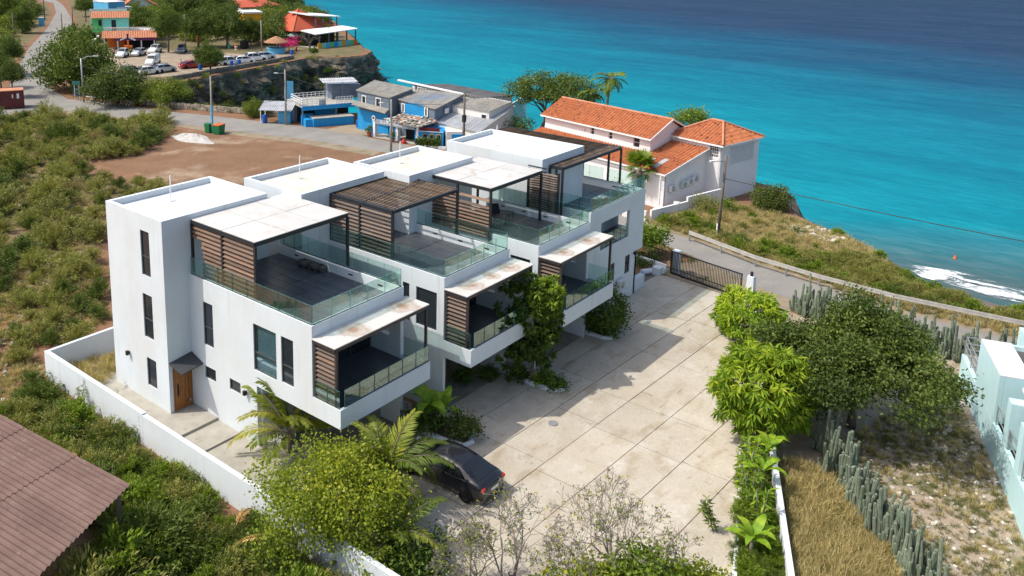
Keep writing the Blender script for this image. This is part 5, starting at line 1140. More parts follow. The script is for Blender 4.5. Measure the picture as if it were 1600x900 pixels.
for k in range(41):
    s = MB(); a, b = 3.4+k*.5, 3.4+k*.5+.48; ya, yb = ins*(1.9 if b < 7.6 else 3.45), ins*8.6
    if True: s.add([(a, ya, 3.5-GZ), (b, ya, 3.5-GZ), (b, yb, 4.4-GZ), (a, yb, 4.4-GZ), (a, ya, 3.56-GZ), (b, ya, 3.56-GZ), (b, yb, 4.46-GZ), (a, yb, 4.46-GZ)], [(0, 1, 2, 3), (4, 5, 6, 7), (0, 1, 5, 4), (1, 2, 6, 5), (2, 3, 7, 6), (3, 0, 4, 7)]); s.build('roof_sheet', 'roof_sheet_dark', mh, off=(0, 0, 0))
mbx('porch_roof', 'roof_sheet_dark', 8.3, 24, .75, 3.4, 3.55, 3.68); mbx('porch_fascia', 'white_paint', 8.3, 24, .69, .747, 3.5, 3.66)
for x in (7.6, 9.75, 12.2, 14.6):
    mbx('porch_pier', 'mint', x+1.5, x+2.1, .01, .68, 1.303, 3.45)
    r_ = MB(); y_ = ins*.08
    r_.bar((x, y_, 1.3-GZ), (x, y_, 2.25-GZ), .05).bar((x+1.4, y_, 1.3-GZ), (x+1.4, y_, 2.25-GZ), .05).bar((x, y_, 2.25-GZ), (x+1.4, y_, 2.25-GZ), .05).bar((x, y_, 1.75-GZ), (x+1.4, y_, 1.75-GZ), .04); r_.build('railing', 'galvanised', mh, off=(0, 0, 0))
r_ = MB()
for (a, b) in (((.15, .1), (.15, 2.2)), ((.15, .1), (3.2, .1))):
    for z in (1.65, 1.98, 2.35): r_.bar((a[0], ins*a[1], z-GZ), (b[0], ins*b[1], z-GZ), .045)
for q in ((.15, .1), (.15, 1.2), (.15, 2.2), (1.7, .1), (3.2, .1)): r_.bar((q[0], ins*q[1], 1.3-GZ), (q[0], ins*q[1], 2.35-GZ), .05)
r_.build('terrace_railing', 'galvanised', mh, off=(0, 0, 0))
mbx('doorway', 'dark_void', 9.5, 10.6, 1.88, 1.896, 1.35, 3.3)
sheet('paved_pad', gpoly([(1478, 583), (1500, 590), (1516, 636), (1484, 636), (1478, 615)]), 'concrete_path', GZ+.03)
# corrugated roof in the lower left
B0 = G(203, 758, 2.8); ev = Vector((.19, -.98, 0)).normalized(); fv = Vector((-.98, -.19, 0)).normalized()
rh = thing('shed', 'rusty pink corrugated roof of a shed in the bottom left corner', 'shed', (B0.x, B0.y, GZ)); o_ = root_loc(rh)
def corr(s0, s1, l0, l1, z_at, n=6, amp=.035, skew=.23):
    """corrugated sheet: s across (fv), l up the slope (-ev)"""
    vs = []; steps = n*6
    for i in range(steps+1):
        s = s0+(s1-s0)*i/steps; dz = amp*math.cos(2*PI*s/.23)
        for (l, ext) in ((l0, -skew*s if l0 <= 0.01 else 0), (l1, 0)): p = B0+fv*s-ev*(l+ext); vs.append((p.x, p.y, z_at(l+ext)+dz))
    top = vs; m_ = MB(); m_.add(top, [(2*i, 2*i+2, 2*i+3, 2*i+1) for i in range(steps)]); return m_
zsl = lambda l: 2.8+.075*l
for r_i, (l0, l1) in enumerate(((0, 3.05), (2.95, 6.15), (6.05, 9.3))):
    for c_i in range(8):
        me = corr(c_i*1.15, c_i*1.15+1.2, l0, l1, lambda l, q=r_i, c=c_i: zsl(l)+.014*(2-q)*0+.012*(c % 2)+(.02 if q > 0 and l < (0, 3.2, 6.3)[q] else 0)*0+q*.022, 5); o = me.build('roof_sheet', 'corrugated_red', rh); o.modifiers.new('t', 'SOLIDIFY').thickness = .012
w_ = MB()
for s in (.25, 4.5, 8.8):
    for l in (.4, 8.8): p = B0+fv*s-ev*l; w_.box(p.x-.08, p.x+.08, p.y-.08, p.y+.08, GZ-.2, zsl(l)-.08)
w_.build('post', 'pole_wood', rh)
# ------------------------------------------------------------------ house with orange tiled roofs on the cliff
def tile_roof(e0, e1, up, length, u0, u1, period=.36, amp=.07, course=.42):
    """barrel tiles on a plane: eave e0->e1, rising along `up` (per unit of plan length); columns end on the hips u0/u1 (0..L)"""
    e0 = Vector(e0); e1 = Vector(e1); L = (e1-e0).length; d = (e1-e0)/L; up = Vector(up); n = d.cross(up).normalized()
    if n.z < 0: n = -n
    m = max(2, int(L/period*4)); vs = []; fs = []; nc = max(2, int(length*up.length/course)); per = 2*nc
    for i in range(m+1):
        u = L*i/m; tm = 1.0
        if u0 > 0 and u < u0: tm = u/u0
        if u1 < L and u > u1: tm = min(tm, (L-u)/(L-u1))
        w = amp*math.cos(2*PI*u/period)
        for k in range(nc+1):
            for q in (0, 1):
                t = min(tm, (k+q*.999)/nc) if k < nc else tm
                vs.append(e0+d*u+up*(length*t)+n*(w+.035*(1-q)))
    r = 2*(nc+1)
    for i in range(m):
        for k in range(r-1): fs.append((i*r+k, (i+1)*r+k, (i+1)*r+k+1, i*r+k+1))
    mb = MB(); mb.add(vs, fs); return mb
OH = thing('tiled_house', 'long white house with orange tiled roofs above the sea', 'house', (54.1, -5.6, GZ), math.atan2(-.2, .98))
lz = lambda z: z-GZ
def ob(name, mat, x0, x1, y0, y1, z0, z1, parent=None): return MB().box(x0, x1, y0, y1, lz(z0), lz(z1)).build(name, mat, parent or OH, off=(0, 0, 0))
# right wing with hip roof (x: depth, y: along the house)
hw = MB(); hw.wall_y(0, 0, 6.2, lz(-4), lz(5.0), [], .25); hw.wall_x(0, .003, 5.6, lz(-1), lz(5.0), [(.12, 1.2, lz(3.75), lz(4.85))], .25); hw.wall_x(6.2, .003, 5.6, lz(-4), lz(5.0), [], .25, -1); hw.wall_y(5.6, .25, 6.0, lz(-1), lz(5.0), [], .25, -1); hwo = hw.build('right_wing', 'house_white', OH, off=(0, 0, 0))
gr_ = MB()
for i in range(5):
    for j in range(5): gr_.box(.06, .10, .12+i*.216, .12+i*.216+.05, lz(3.75), lz(4.85)) if j == 0 else None; gr_.box(.06, .10, .12, 1.2, lz(3.75+j*.275), lz(3.75+j*.275+.05)) if i == 0 else None
gr_.build('breeze_blocks', 'house_white', hwo, off=(0, 0, 0)); MB().box(.2, .22, .12, 1.2, lz(3.75), lz(4.85)).build('opening', 'dark_void', hwo, off=(0, 0, 0))
sl = MB()
for k in range(24): sl.box(1.45+k*.162, 1.45+k*.162+.12, -.03, -.002, lz(3.0), lz(4.6))
sl.build('slatted_vent', 'ac_white', hwo, off=(0, 0, 0))
hr = thing_part('hip_roof', OH); ex = .3; z5 = 5.02; zt = 6.45; lx_, ly_ = 6.2+2*ex, 5.6+2*ex; ax = 3.3; r1, r2 = 2.3, 3.9
def roofpart(name, e0, e1, up, length, u0, u1, par): return tile_roof((e0[0], e0[1], lz(e0[2])), (e1[0], e1[1], lz(e1[2])), up, length, u0, u1).build(name, 'terracotta', par, off=(0, 0, 0))
rise = zt-z5
roofpart('tiles', (-ex, 5.9, z5), (-ex, -ex, z5), (1, 0, rise/3.4), 3.4, 2.6, 3.9, hr); roofpart('tiles', (-ex, -ex, z5), (6.5, -ex, z5), (0, 1, rise/2.3), 2.3, 3.4, 3.4, hr)
roofpart('tiles', (6.5, -ex, z5), (6.5, 5.9, z5), (-1, 0, rise/3.4), 3.4, 2.3, 3.6, hr); roofpart('tiles', (6.5, 5.9, z5), (-ex, 5.9, z5), (0, -1, rise/2.6), 2.6, 3.4, 3.4, hr)
rc = MB(); rc.tube([(3.1, 2.0, lz(zt+.06)), (3.1, 3.3, lz(zt+.06))], .13, 8)
for q in ((-ex, -ex), (6.5, -ex)): rc.tube([(q[0], q[1], lz(z5+.08)), (3.1, 2.0, lz(zt+.06))], .10, 8)
for q in ((-ex, 5.9), (6.5, 5.9)): rc.tube([(q[0], q[1], lz(z5+.08)), (3.1, 3.3, lz(zt+.06))], .10, 8)
rc.build('ridge_tiles', 'terracotta_pale', hr, off=(0, 0, 0)); MB().box(-.35, -.3, -.35, 5.95, lz(4.9), lz(5.04)).box(-.3, 6.5, -.35, -.3, lz(4.9), lz(5.04)).build('fascia', 'white_paint', hr, off=(0, 0, 0))
# upper long wing with gable roof
uw = MB(); uw.wall_x(-3.3, 5.35, 18.9, lz(3.0), lz(5.07), [(6.6, 7.35, lz(3.95), lz(4.85)), (9.9, 10.35, lz(4.15), lz(4.8)), (12.2, 12.65, lz(4.2), lz(4.85)), (13.3, 13.45, lz(4.3), lz(4.55))], .2); uw.wall_x(2.3, 5.35, 18.9, lz(-1), lz(5.07), [], .2, -1)
uw.add([(-3.1, 5.35, lz(3.0)), (2.1, 5.35, lz(3.0)), (2.1, 5.35, lz(5.07)), (-.5, 5.35, lz(6.5)), (-3.1, 5.35, lz(5.07))], [(0, 1, 2, 3, 4)]); uw.add([(-3.1, 18.9, lz(3.0)), (2.1, 18.9, lz(3.0)), (2.1, 18.9, lz(5.07)), (-.5, 18.9, lz(6.5)), (-3.1, 18.9, lz(5.07))], [(4, 3, 2, 1, 0)]); uwo = uw.build('upper_wing', 'house_white', OH, off=(0, 0, 0))
for (a, b, c, d) in ((6.6, 7.35, 3.95, 4.85), (9.9, 10.35, 4.15, 4.8), (12.2, 12.65, 4.2, 4.85), (13.3, 13.45, 4.3, 4.55)):
    w = MB(); w.box(-3.24, -3.2, a, a+.05, lz(c), lz(d)).box(-3.24, -3.2, b-.05, b, lz(c), lz(d)).box(-3.24, -3.2, a, b, lz((c+d)/2)-.02, lz((c+d)/2)+.02); w = w.build('window', 'white_paint', uwo, off=(0, 0, 0)); MB().box(-3.2, -3.19, a, b, lz(c), lz(d)).build('pane', 'window_dark', w, off=(0, 0, 0))
gr2 = thing_part('gable_roof', OH)
roofpart('tiles', (-3.7, 19.2, 5.07), (-3.7, 5.0, 5.07), (1, 0, .47), 3.2, 0, 99, gr2); roofpart('tiles', (2.7, 5.0, 5.07), (2.7, 19.2, 5.07), (-1, 0, .47), 3.2, 0, 99, gr2)
MB().tube([(-.5, 5.0, lz(6.62)), (-.5, 19.2, lz(6.62))], .12, 8).build('ridge_tiles', 'terracotta_pale', gr2, off=(0, 0, 0)); MB().box(-3.76, -3.71, 5.0, 19.2, lz(4.96), lz(5.1)).build('fascia', 'white_paint', gr2, off=(0, 0, 0))
vb = MB()
for s in (-1, 1): vb.bar((-.5+s*3.25, 4.98, lz(5.07)), (-.5, 4.98, lz(6.6)), .06, .14)
vb.build('verge_board', 'white_paint', gr2, off=(0, 0, 0))
# lower lean-to in front
lw_ = MB(); lw_.add([(-6.1, 1.5, lz(-1)), (.0, 1.5, lz(-1)), (.0, 1.5, lz(4.3)), (-6.1, 1.5, lz(2.95))], [(0, 1, 2, 3)]); lw_.wall_x(-6.1, 1.5, 19, lz(-1), lz(2.95), [], .2); lwo = lw_.build('lower_wing', 'house_white', OH, off=(0, 0, 0))
lr = thing_part('lean_to_roof', OH); roofpart('tiles', (-6.4, 19.3, 2.98), (-6.4, 1.2, 2.98), (1, 0, .236), 3.05, 0, 99, lr); roofpart('tiles', (-3.36, 5.3, 3.70), (-3.36, 1.2, 3.70), (1, 0, .236), 3.3, 0, 99, lr)
MB().box(-6.47, -6.42, 1.2, 19.3, lz(2.86), lz(3.0)).bar((-6.45, 1.17, lz(2.96)), (-.05, 1.17, lz(4.46)), .06, .14).build('fascia', 'white_paint', lr, off=(0, 0, 0))
for (x, y, w, l) in ((-4.9, 4.2, .5, 1.3), (-4.4, 3.0, .5, 1.1), (-5.4, 3.0, .5, .7), (-4.2, 6.2, .4, .6)):
    zz = 2.98+.236*(x+6.4)+.09; MB().obox((x, y, lz(zz)), (l/2, 0, l/2*.236), (0, w/2, 0), (0, 0, .02)).build('roof_patch', 'roof_zinc', lr, off=(0, 0, 0))
MB().box(-6.55, -6.45, 1.6, 1.7, lz(.2), lz(2.8)).build('downpipe', 'white_paint', lwo, off=(0, 0, 0))
ac0 = None
for k, (x, z) in enumerate(((-5.1, 1.25), (-3.4, 1.35), (-2.55, 1.5), (-1.75, 1.65))):
    v = Vector((54.1, -5.6, 0))+Vector((.98, -.2, 0))*x+Vector((.2, .98, 0))*1.14
    ac_unit('air_conditioner', ('grey air conditioner hanging alone below the tiled lean-to', 'first of three white air conditioners on the tiled house, nearest the pole-less corner', 'middle of three white air conditioners on the tiled house', 'third white air conditioner on the tiled house, beside the dark yard')[k], (v.x, v.y, z), math.atan2(-.2, .98))
# yard wall in front of it
wa = [G(1016, 345), G(1126, 318)]
ywl = thing('yard_wall', 'white yard wall climbing towards the tiled house in the grass', 'wall', (wa[0].x, wa[0].y, GZ)); mb = MB()
d_ = Vector((53.9, -5.9, GZ))-wa[0]; a_ = wa[0]; 
for s, e, z in ((0, .5, .95), (.503, 1, 1.35)): mb.bar(a_+d_*s+Vector((0, 0, (z-.6)/2)), a_+d_*e+Vector((0, 0, (z-.6)/2)), .2, z+.6)
mb.build('wall', 'house_white', ywl, bevel=.02); MB().box(wa[0].x-.5, wa[0].x-.25, wa[0].y+.2, wa[0].y+2.4, GZ-.3, .6).build('return_wall', 'house_white', ywl)
for k, (px, py, lb) in enumerate(((1024, 331, 'square white concrete block beside the yard wall corner'), (1056, 325, 'weathered white box on legs standing before the yard wall'))):
    p = G(px, py+8); t = thing('utility_box', lb, 'box', p, .3); MB().box(-.3, .3, -.25, .25, .35*k, .75+.25*k).build('casing', 'ac_white', t, off=(0, 0, 0), bevel=.02)
    if k:
        for s in (-1, 1): MB().box(s*.22-.05, s*.22+.05, -.2, .2, -.05, .35).build('leg', 'ac_white', t, off=(0, 0, 0))
# ------------------------------------------------------------------ helpers for far buildings
def frame2(a, b):
    """local frame for a facade: origin a, x towards b, y away from the camera"""
    d = Vector((b[0]-a[0], b[1]-a[1], 0)); ang = math.atan2(d.y, d.x); n = Vector((-d.y, d.x, 0)).normalized()
    away = Vector((a[0]-CAM_POS[0], a[1]-CAM_POS[1], 0)); return ang, d.length, (1 if n.dot(away) > 0 else -1)
class Bld:
    def __init__(s, name, label, cat, pa, pb, z=GZ, group=None):
        s.a = G(*pa, z); s.b = G(*pb, z); s.ang, s.w, s.sg = frame2(s.a, s.b); s.z = z; s.t = thing(name, label, cat, s.a, s.ang, group)
    def box(s, name, mat, x0, x1, y0, y1, z0, z1, par=None, bevel=0):
        y0, y1 = sorted((s.sg*y0, s.sg*y1)); return MB().box(x0, x1, y0, y1, z0, z1).build(name, mat, par or s.t, off=(0, 0, 0), bevel=bevel)
    def bar(s, name, mat, a, b, w, h=None, par=None): return MB().bar((a[0], s.sg*a[1], a[2]), (b[0], s.sg*b[1], b[2]), w, h).build(name, mat, par or s.t, off=(0, 0, 0))
    def win(s, x0, x1, z0, z1, y=0, mat='window_dark', fm='white_paint', par=None):
        f = s.box('window', fm, x0-.06, x1+.06, y-.05, y-.002, z0-.06, z1+.06, par); s.box('pane', mat, x0, x1, y-.065, y-.052, z0, z1, f); return f
    def gable(s, name, mat, x0, x1, y0, y1, z0, z1, tile=True, ov=.3, par=None):
        """roof with ridge along x"""
        ym = (y0+y1)/2; m_ = MB(); g = thing_part(name, par or s.t); k = (z1-z0)/(ym-y0)
        for (ya, sgn) in ((y0-ov, 1), (y1+ov, -1)):
            e0, e1 = (x0-ov, s.sg*ya, z0-ov*k), (x1+ov, s.sg*ya, z0-ov*k)
            tile_roof(e0, e1, (0, s.sg*sgn, k), ym-y0+ov, 0, 999, .3, .05 if tile else .02, .45 if tile else 9).build('roof_plane', mat, g, off=(0, 0, 0))
        return g
    def slab(s, name, mat, pts, th=.12, par=None):
        m_ = MB(); v = [(p[0], s.sg*p[1], p[2]) for p in pts]; n = len(v); m_.add(v+[(p[0], p[1], p[2]+th) for p in v], [tuple(range(n))[::-1], tuple(range(n, 2*n))]+[(i, (i+1) % n, n+(i+1) % n, n+i) for i in range(n)]); return m_.build(name, mat, par or s.t, off=(0, 0, 0))
def wavy(c0, c1, c2, c3, period, amp):
    """corrugated sheet on quad c0 c1 (front) c2 c3 (back), waves counted along the front edge"""
    c0, c1, c2, c3 = map(Vector, (c0, c1, c2, c3)); L = (c1-c0).length; m = max(4, int(L/period*4)); vs = []
    for i in range(m+1):
        s = i/m; w = Vector((0, 0, amp*math.cos(2*PI*s*L/period))); vs += [c0.lerp(c1, s)+w, c3.lerp(c2, s)+w]
    mb = MB(); mb.add(vs, [(2*i, 2*i+2, 2*i+3, 2*i+1) for i in range(m)]); return mb
def roof_house(name, label, quad, wallmat, roofmat, inset=.06, floor=GZ-.3, period=.35, amp=.05, cat='building', parts=None, sheets=1):
    """building defined by the four roof corners (px, py, z): front-left, front-right, back-right, back-left"""
    P = [GX(q[0], q[1], q[3]) if len(q) == 4 else G(*q) for q in quad]; c = sum(P, Vector())/4; t = thing(name, label, cat, (c.x, c.y, GZ)); W = [p.lerp(c, inset) for p in P]
    for i in range(4): W[i].z = P[i].z-.06
    mb = MB(); vs = [(p.x, p.y, floor) for p in W]+[tuple(p) for p in W]; mb.add(vs, [(i, (i+1) % 4, 4+(i+1) % 4, 4+i) for i in range(4)]+[(4, 5, 6, 7)]); mb.build('walls', wallmat, t)
    g = thing_part('roof', t)
    for k in range(sheets):
        a, b = k/sheets, (k+1)/sheets; o = wavy(P[0].lerp(P[1], a), P[0].lerp(P[1], b), P[3].lerp(P[2], b), P[3].lerp(P[2], a), period, amp).build('roof_sheet', roofmat, g); o.modifiers.new('t', 'SOLIDIFY').thickness = .05
    return t, P, W
def wall_quad(t, W, i, j, s0, s1, z0, z1, name, mat, push=.03, par=None):
    """thin panel on the wall between corners i and j at fractions s0..s1"""
    a, b = W[i].lerp(W[j], s0), W[i].lerp(W[j], s1); d = (b-a).normalized(); n = Vector((d.y, -d.x, 0)); c = Vector((CAM_POS[0], CAM_POS[1], 0))-Vector((a.x, a.y, 0))
    if n.dot(c) < 0: n = -n
    mb = MB(); m_ = (a+b)/2; mb.obox((m_.x+n.x*push, m_.y+n.y*push, (z0+z1)/2), (b-a)*.5*Vector((1, 1, 0)).length/1.41421356 if False else Vector(((b.x-a.x)/2, (b.y-a.y)/2, 0)), n*.02, (0, 0, (z1-z0)/2)); return mb.build(name, mat, par or t)
def text(name, s, size, mat, parent, loc, rot, ext=.02, align='CENTER'):
    cu = bpy.data.curves.new(name, 'FONT'); cu.body = s; cu.size = size; cu.extrude = ext; cu.align_x = align; cu.align_y = 'CENTER'; cu.resolution_u = 3
    o = bpy.data.objects.new(name, cu); COL.objects.link(o); me = bpy.data.meshes.new_from_object(o.evaluated_get(bpy.context.evaluated_depsgraph_get())); bpy.data.objects.remove(o)
    me.materials.clear(); me.materials.append(MATS[mat]); return link(name, me, parent, loc, rot)
# ------------------------------------------------------------------ blue restaurants by the road
tb_ = Bld('terrace_bar', 'bright blue bar with white-railed roof terrace at the road bend', 'building', (472, 196.5), (556, 189))
B_ = tb_; Wd = B_.w
B_.box('rear_wall', 'dark_void', .3, Wd, 2.6, 2.7, 0, 2.1); B_.box('pier', 'blue_paint', 0, .5, 0, .35, 0, 1.2); B_.box('column', 'blue_grey', .1, .25, .1, .25, 1.2, 2.0); B_.box('column', 'blue_grey', Wd*.62, Wd*.62+.25, .1, .35, 0, 2.0)  # rear wall coloured near-black to give the shade under the deck
B_.box('low_wall', 'blue_paint', .5, 2.2, 1.8, 2.0, 0, 1.1); B_.box('counter', 'blue_paint', Wd*.35, Wd*.75, 2.2, 2.5, .6, 1.5)
B_.box('deck', 'concrete_path', 0, Wd+.5, -.1, 6, 2.25, 2.42); B_.box('deck_fascia', 'blue_paint', -.05, Wd+.55, -.2, -.105, 1.95, 2.5); B_.box('rear_block', 'blue_grey', 0, Wd, 2.71, 6, 0, 2.24)
rl = thing_part('terrace_railing', B_.t)
for (a, b, n) in (((.1, -.05), (.1, 4.5), 6), ((.1, 4.5), (5.2, 4.8), 9), ((.1, -.05), (3.2, -.05), 5), ((4.6, -.05), (Wd-.4, -.05), 6)):
    m_ = MB()
    for z in (2.75, 3.05, 3.35): m_.bar((a[0], B_.sg*a[1], z), (b[0], B_.sg*b[1], z), .06)
    for k in range(n+1): s = k/n; m_.bar((a[0]+(b[0]-a[0])*s, B_.sg*(a[1]+(b[1]-a[1])*s), 2.42), (a[0]+(b[0]-a[0])*s, B_.sg*(a[1]+(b[1]-a[1])*s), 3.38), .06)
    m_.build('rail', 'white_paint', rl, off=(0, 0, 0))
B_.box('sign_panel', 'sign_grey', 2.3, 3.2, -.06, -.03, 2.5, 3.2)
o = tile_roof((4.0, B_.sg*3.2, 4.7), (8.6, B_.sg*2.2, 4.75), (.1, B_.sg*1, .12), 2.3, 0, 99, .3, .05, 9).build('canopy_roof', 'roof_zinc', B_.t, off=(0, 0, 0)); B_.bar('post', 'blue_grey', (4.4, 3.4, 2.4), (4.4, 3.4, 4.7), .12); B_.bar('post', 'blue_grey', (6.6, 2.8, 2.4), (6.6, 2.8, 4.7), .12)
B_.box('bar_room', 'blue_grey', 5.4, 9.5, 3.5, 6, 2.42, 4.2)
bx_ = Bld('storage_block', 'low bright blue block with flat grey top before the terrace bar', 'building', (490, 199), (553, 194)); bx_.box('walls', 'blue_paint', 0, bx_.w, 0, 1.9, -.1, 1.05); bx_.box('walls', 'blue_paint', -.9, -.003, .4, 1.6, -.1, .95); bx_.box('top', 'concrete_path', -.02, bx_.w+.05, -.04, 1.95, 1.055, 1.12)
ko = Bld('roadside_kiosk', 'small roadside kiosk with sloping zinc roof by the concrete pole', 'kiosk', (434, 193), (448, 193.5)); ko.box('walls', 'blue_pale', 0, 1.6, .2, 1.5, 0, 1.5); o = tile_roof((-2.3, ko.sg*-.6, 1.75), (2.0, ko.sg*-.6, 1.75), (0, ko.sg, .3), 2.6, 0, 99, .25, .04, 9).build('roof', 'roof_zinc', ko.t, off=(0, 0, 0)); ko.bar('post', 'white_paint', (-2.1, -.4, 0), (-2.1, -.4, 1.75), .1); ko.bar('post', 'white_paint', (-2.1, 1.6, 0), (-2.1, 1.6, 2.2), .1)
bd = Bld('sky_panel', 'pale blue board standing behind the concrete pole', 'board', (449, 180), (459, 180)); bd.box('board', 'blue_pale', 0, bd.w, 0, .08, 1.2, 4.6); bd.bar('post', 'galvanised', (.2, .1, 0), (.2, .1, 1.2), .1); bd.bar('post', 'galvanised', (bd.w-.2, .1, 0), (bd.w-.2, .1, 1.2), .1)
t, P, W = roof_house('restaurant_house', 'grey-blue upper storey house with two white-framed windows', [(556, 141, 0, 53.5), (609, 153, 0, 53.6), (648, 138, 0, 58.2), (586, 125, 0, 58.2)], 'blue_grey', 'roof_fibre', sheets=4)
for s0, s1 in ((.14, .28), (.58, .74)):
    w = wall_quad(t, W, 0, 1, s0, s1, 2.75, 4.05, 'window', 'white_paint'); wall_quad(t, W, 0, 1, s0+.025, s1-.025, 2.85, 3.95, 'pane', 'window_dark', .055, w)
for s in (.35, .62): w = wall_quad(t, W, 1, 2, s, s+.1, 3.3, 3.9, 'air_conditioner', 'ac_white', .25)
wall_quad(t, W, 0, 1, .02, .98, GZ, 2.2, 'shop_front', 'blue_paint', .08)
q = [GX(549, 163, 52.4), GX(601, 177, 52.4), GX(608, 170, 53.6), GX(556, 157, 53.6)]; o = wavy(*q, .3, .04).build('porch_roof', 'roof_fibre', t); o.modifiers.new('t', 'SOLIDIFY').thickness = .05
for k, px in enumerate((560, 566, 572)): dd = Bld('blue_barrel', ('left', 'middle', 'right')[k]+' of three blue barrels under the porch', 'barrel', (px, 199), (px+3, 199.5)); MB().lathe([(.27, 0), (.3, .1), (.3, .85), (.27, .95), (0, .95)], 12).build('barrel', 'bin_blue', dd.t, off=(0, 0, 0))
t, P, W = roof_house('restaurant_house', 'house with bright blue boarded gable front and grey roof', [(622, 155.5, 0, 54.8), (680, 170.5, 0, 54.8), (724, 147.5, 0, 60.2), (655, 137.5, 0, 60.2)], 'blue_grey', 'roof_fibre', sheets=5)
for k in range(7): wall_quad(t, W, 0, 1, .17, .71, 2.1+k*.26, 2.33+k*.26, 'board', 'blue_paint', .05)
for s0, s1 in ((.06, .16), (.72, .82)):
    w = wall_quad(t, W, 0, 1, s0, s1, 2.5, 3.6, 'window', 'white_paint', .08); wall_quad(t, W, 0, 1, s0+.03, s1-.03, 2.6, 3.5, 'pane', 'window_dark', .105, w)
wall_quad(t, W, 1, 2, .3, .45, 2.8, 3.4, 'air_conditioner', 'ac_white', .3)
t, P, W = roof_house('restaurant_house', 'grey hipped house with small window behind the dark wooden pole', [(703, 163, 0, 58.2), (765, 175, 0, 58.6), (799, 159.5, 0, 63.4), (728, 146, 0, 63.2)], 'stucco_cream', 'roof_fibre', sheets=4)
w = wall_quad(t, W, 0, 1, .8, .95, 2.5, 3.0, 'window', 'white_paint'); wall_quad(t, W, 0, 1, .82, .93, 2.55, 2.95, 'pane', 'window_dark', .055, w)
t, P, W = roof_house('zinc_roof_shed', 'broad patched zinc roof sloping towards the white townhouses', [(672, 188, 2.0), (748, 207, 1.8), (806, 165, 3.4), (706, 166, 3.1)], 'stucco_cream', 'roof_zinc', sheets=6)
t, P, W = roof_house('sea_terrace_roof', 'long dark flat roof at the water behind the restaurants', [(640, 131, 4.3), (740, 153, 4.0), (806, 149, 4.2), (700, 131, 4.6)], 'stucco_cream', 'roof_dark', amp=.0, sheets=3)
rd_ = thing('ridge_cap', 'long white ridge board along the restaurant roofs', 'roof trim', (G(618, 124, 5.8).x, G(618, 124, 5.8).y, GZ)); MB().bar(GX(622, 125, 59.4), GX(724, 147, 60.6), .35, .16).build('board', 'white_paint', rd_); MB().bar(GX(728, 146.5, 63.4), GX(798, 160, 63.6), .3, .12).build('board', 'white_paint', rd_)
for q_ in ((650, 131, 59.8), (722, 146.6, 60.6)): p = GX(*q_); MB().box(p.x-.1, p.x+.1, p.y-.1, p.y+.1, GZ, p.z-.05).build('support', 'blue_grey', rd_)
gw_ = thing('end_wall', 'plain pale grey end wall beside the windswept tree', 'wall', (G(790, 205).x, G(790, 205).y, GZ)); pa_, pb_ = G(768, 203), G(812, 196); MB().add([(pa_.x, pa_.y, GZ-.3), (pb_.x+6, pb_.y+3, GZ-.3), (pb_.x+6, pb_.y+3, 3.6), (pb_.x, pb_.y, 3.2), (pa_.x, pa_.y, 1.6), *[(x+.2, y+.2, z) for x, y, z in ((pa_.x, pa_.y, GZ-.3), (pb_.x+6, pb_.y+3, GZ-.3), (pb_.x+6, pb_.y+3, 3.6), (pb_.x, pb_.y, 3.2), (pa_.x, pa_.y, 1.6))]], [(0, 1, 2, 3, 4), (9, 8, 7, 6, 5), (4, 3, 8, 9), (3, 2, 7, 8)]).build('wall', 'ac_white', gw_)
# entrance with the sign
en = Bld('restaurant_entrance', 'blue and white restaurant entrance with lettered sign over the forecourt', 'building', (584, 214), (653.5, 226.5))
w_ = en.w; n_ = 0
for s in (0.0, .40, .52, .97): en.box('pillar', 'white_paint', s*w_-.12, s*w_+.18, 0, .5, -.1, 2.0); en.box('pillar_side', 'blue_paint', s*w_-.32, s*w_-.123, .02, .5, -.1, 1.95)
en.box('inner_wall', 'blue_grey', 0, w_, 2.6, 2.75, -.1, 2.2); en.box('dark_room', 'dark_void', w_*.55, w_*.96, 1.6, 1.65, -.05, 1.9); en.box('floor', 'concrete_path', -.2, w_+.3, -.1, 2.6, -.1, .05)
en.box('lintel', 'white_paint', -.2, w_+.3, -.05, .45, 2.003, 2.12)
sg_ = en.box('sign_board', 'sign_grey', .3, w_*.93, -.18, -.08, 1.72, 2.28)
text('lettering', 'Blue View Restaurant', .46, 'white_paint', en.t, (w_*.48, en.sg*-.2, 2.0), (PI/2, 0, 0 if en.sg > 0 else PI))
for x in (.15, w_*.36):
    m_ = MB().lathe([(.0, 0), (.26, 0), (.26, .05), (0, .05)], 18).mesh('round_sign', 'white_paint'); r1 = link('round_sign', m_, en.t, (x, en.sg*-.21, 2.42), (PI/2, 0, 0)); m2 = MB().lathe([(.0, 0), (.16, 0), (.16, .06), (0, .06)], 18).mesh('emblem', 'maroon' if x < 1 else 'sign_teal'); link('emblem', m2, en.t, (x, en.sg*-.22, 2.42), (PI/2, 0, 0))
rq = [G(601, 187, 2.05), G(655, 199, 2.0), G(684, 190, 2.25), G(636, 177, 2.3)]; o = wavy(*[Matrix.Rotation(-en.ang, 3, 'Z') @ (p_-en.a) for p_ in rq], .5, .06).build('porch_roof', 'roof_fibre', en.t, off=(0, 0, 0)); o.modifiers.new('t', 'SOLIDIFY').thickness = .08
stone_pts = []
sb = [MB().box(-.2, .2, -.14, .14, -.03, .03).mesh('roof_stone', m_) for m_ in ('stone', 'stone_grey', 'terracotta_pale', 'rubble_white')]
for k in range(120):
    u, v = rr.random(), rr.random(); p = (rq[0].lerp(rq[1], u)).lerp(rq[3].lerp(rq[2], u), v)+Vector((0, 0, .11)); link('roof_stone', rr.choice(sb), en.t, Matrix.Rotation(-en.ang, 3, 'Z') @ (p-en.a), (rr.uniform(-.1, .1), rr.uniform(-.1, .1), rr.uniform(0, 6)))
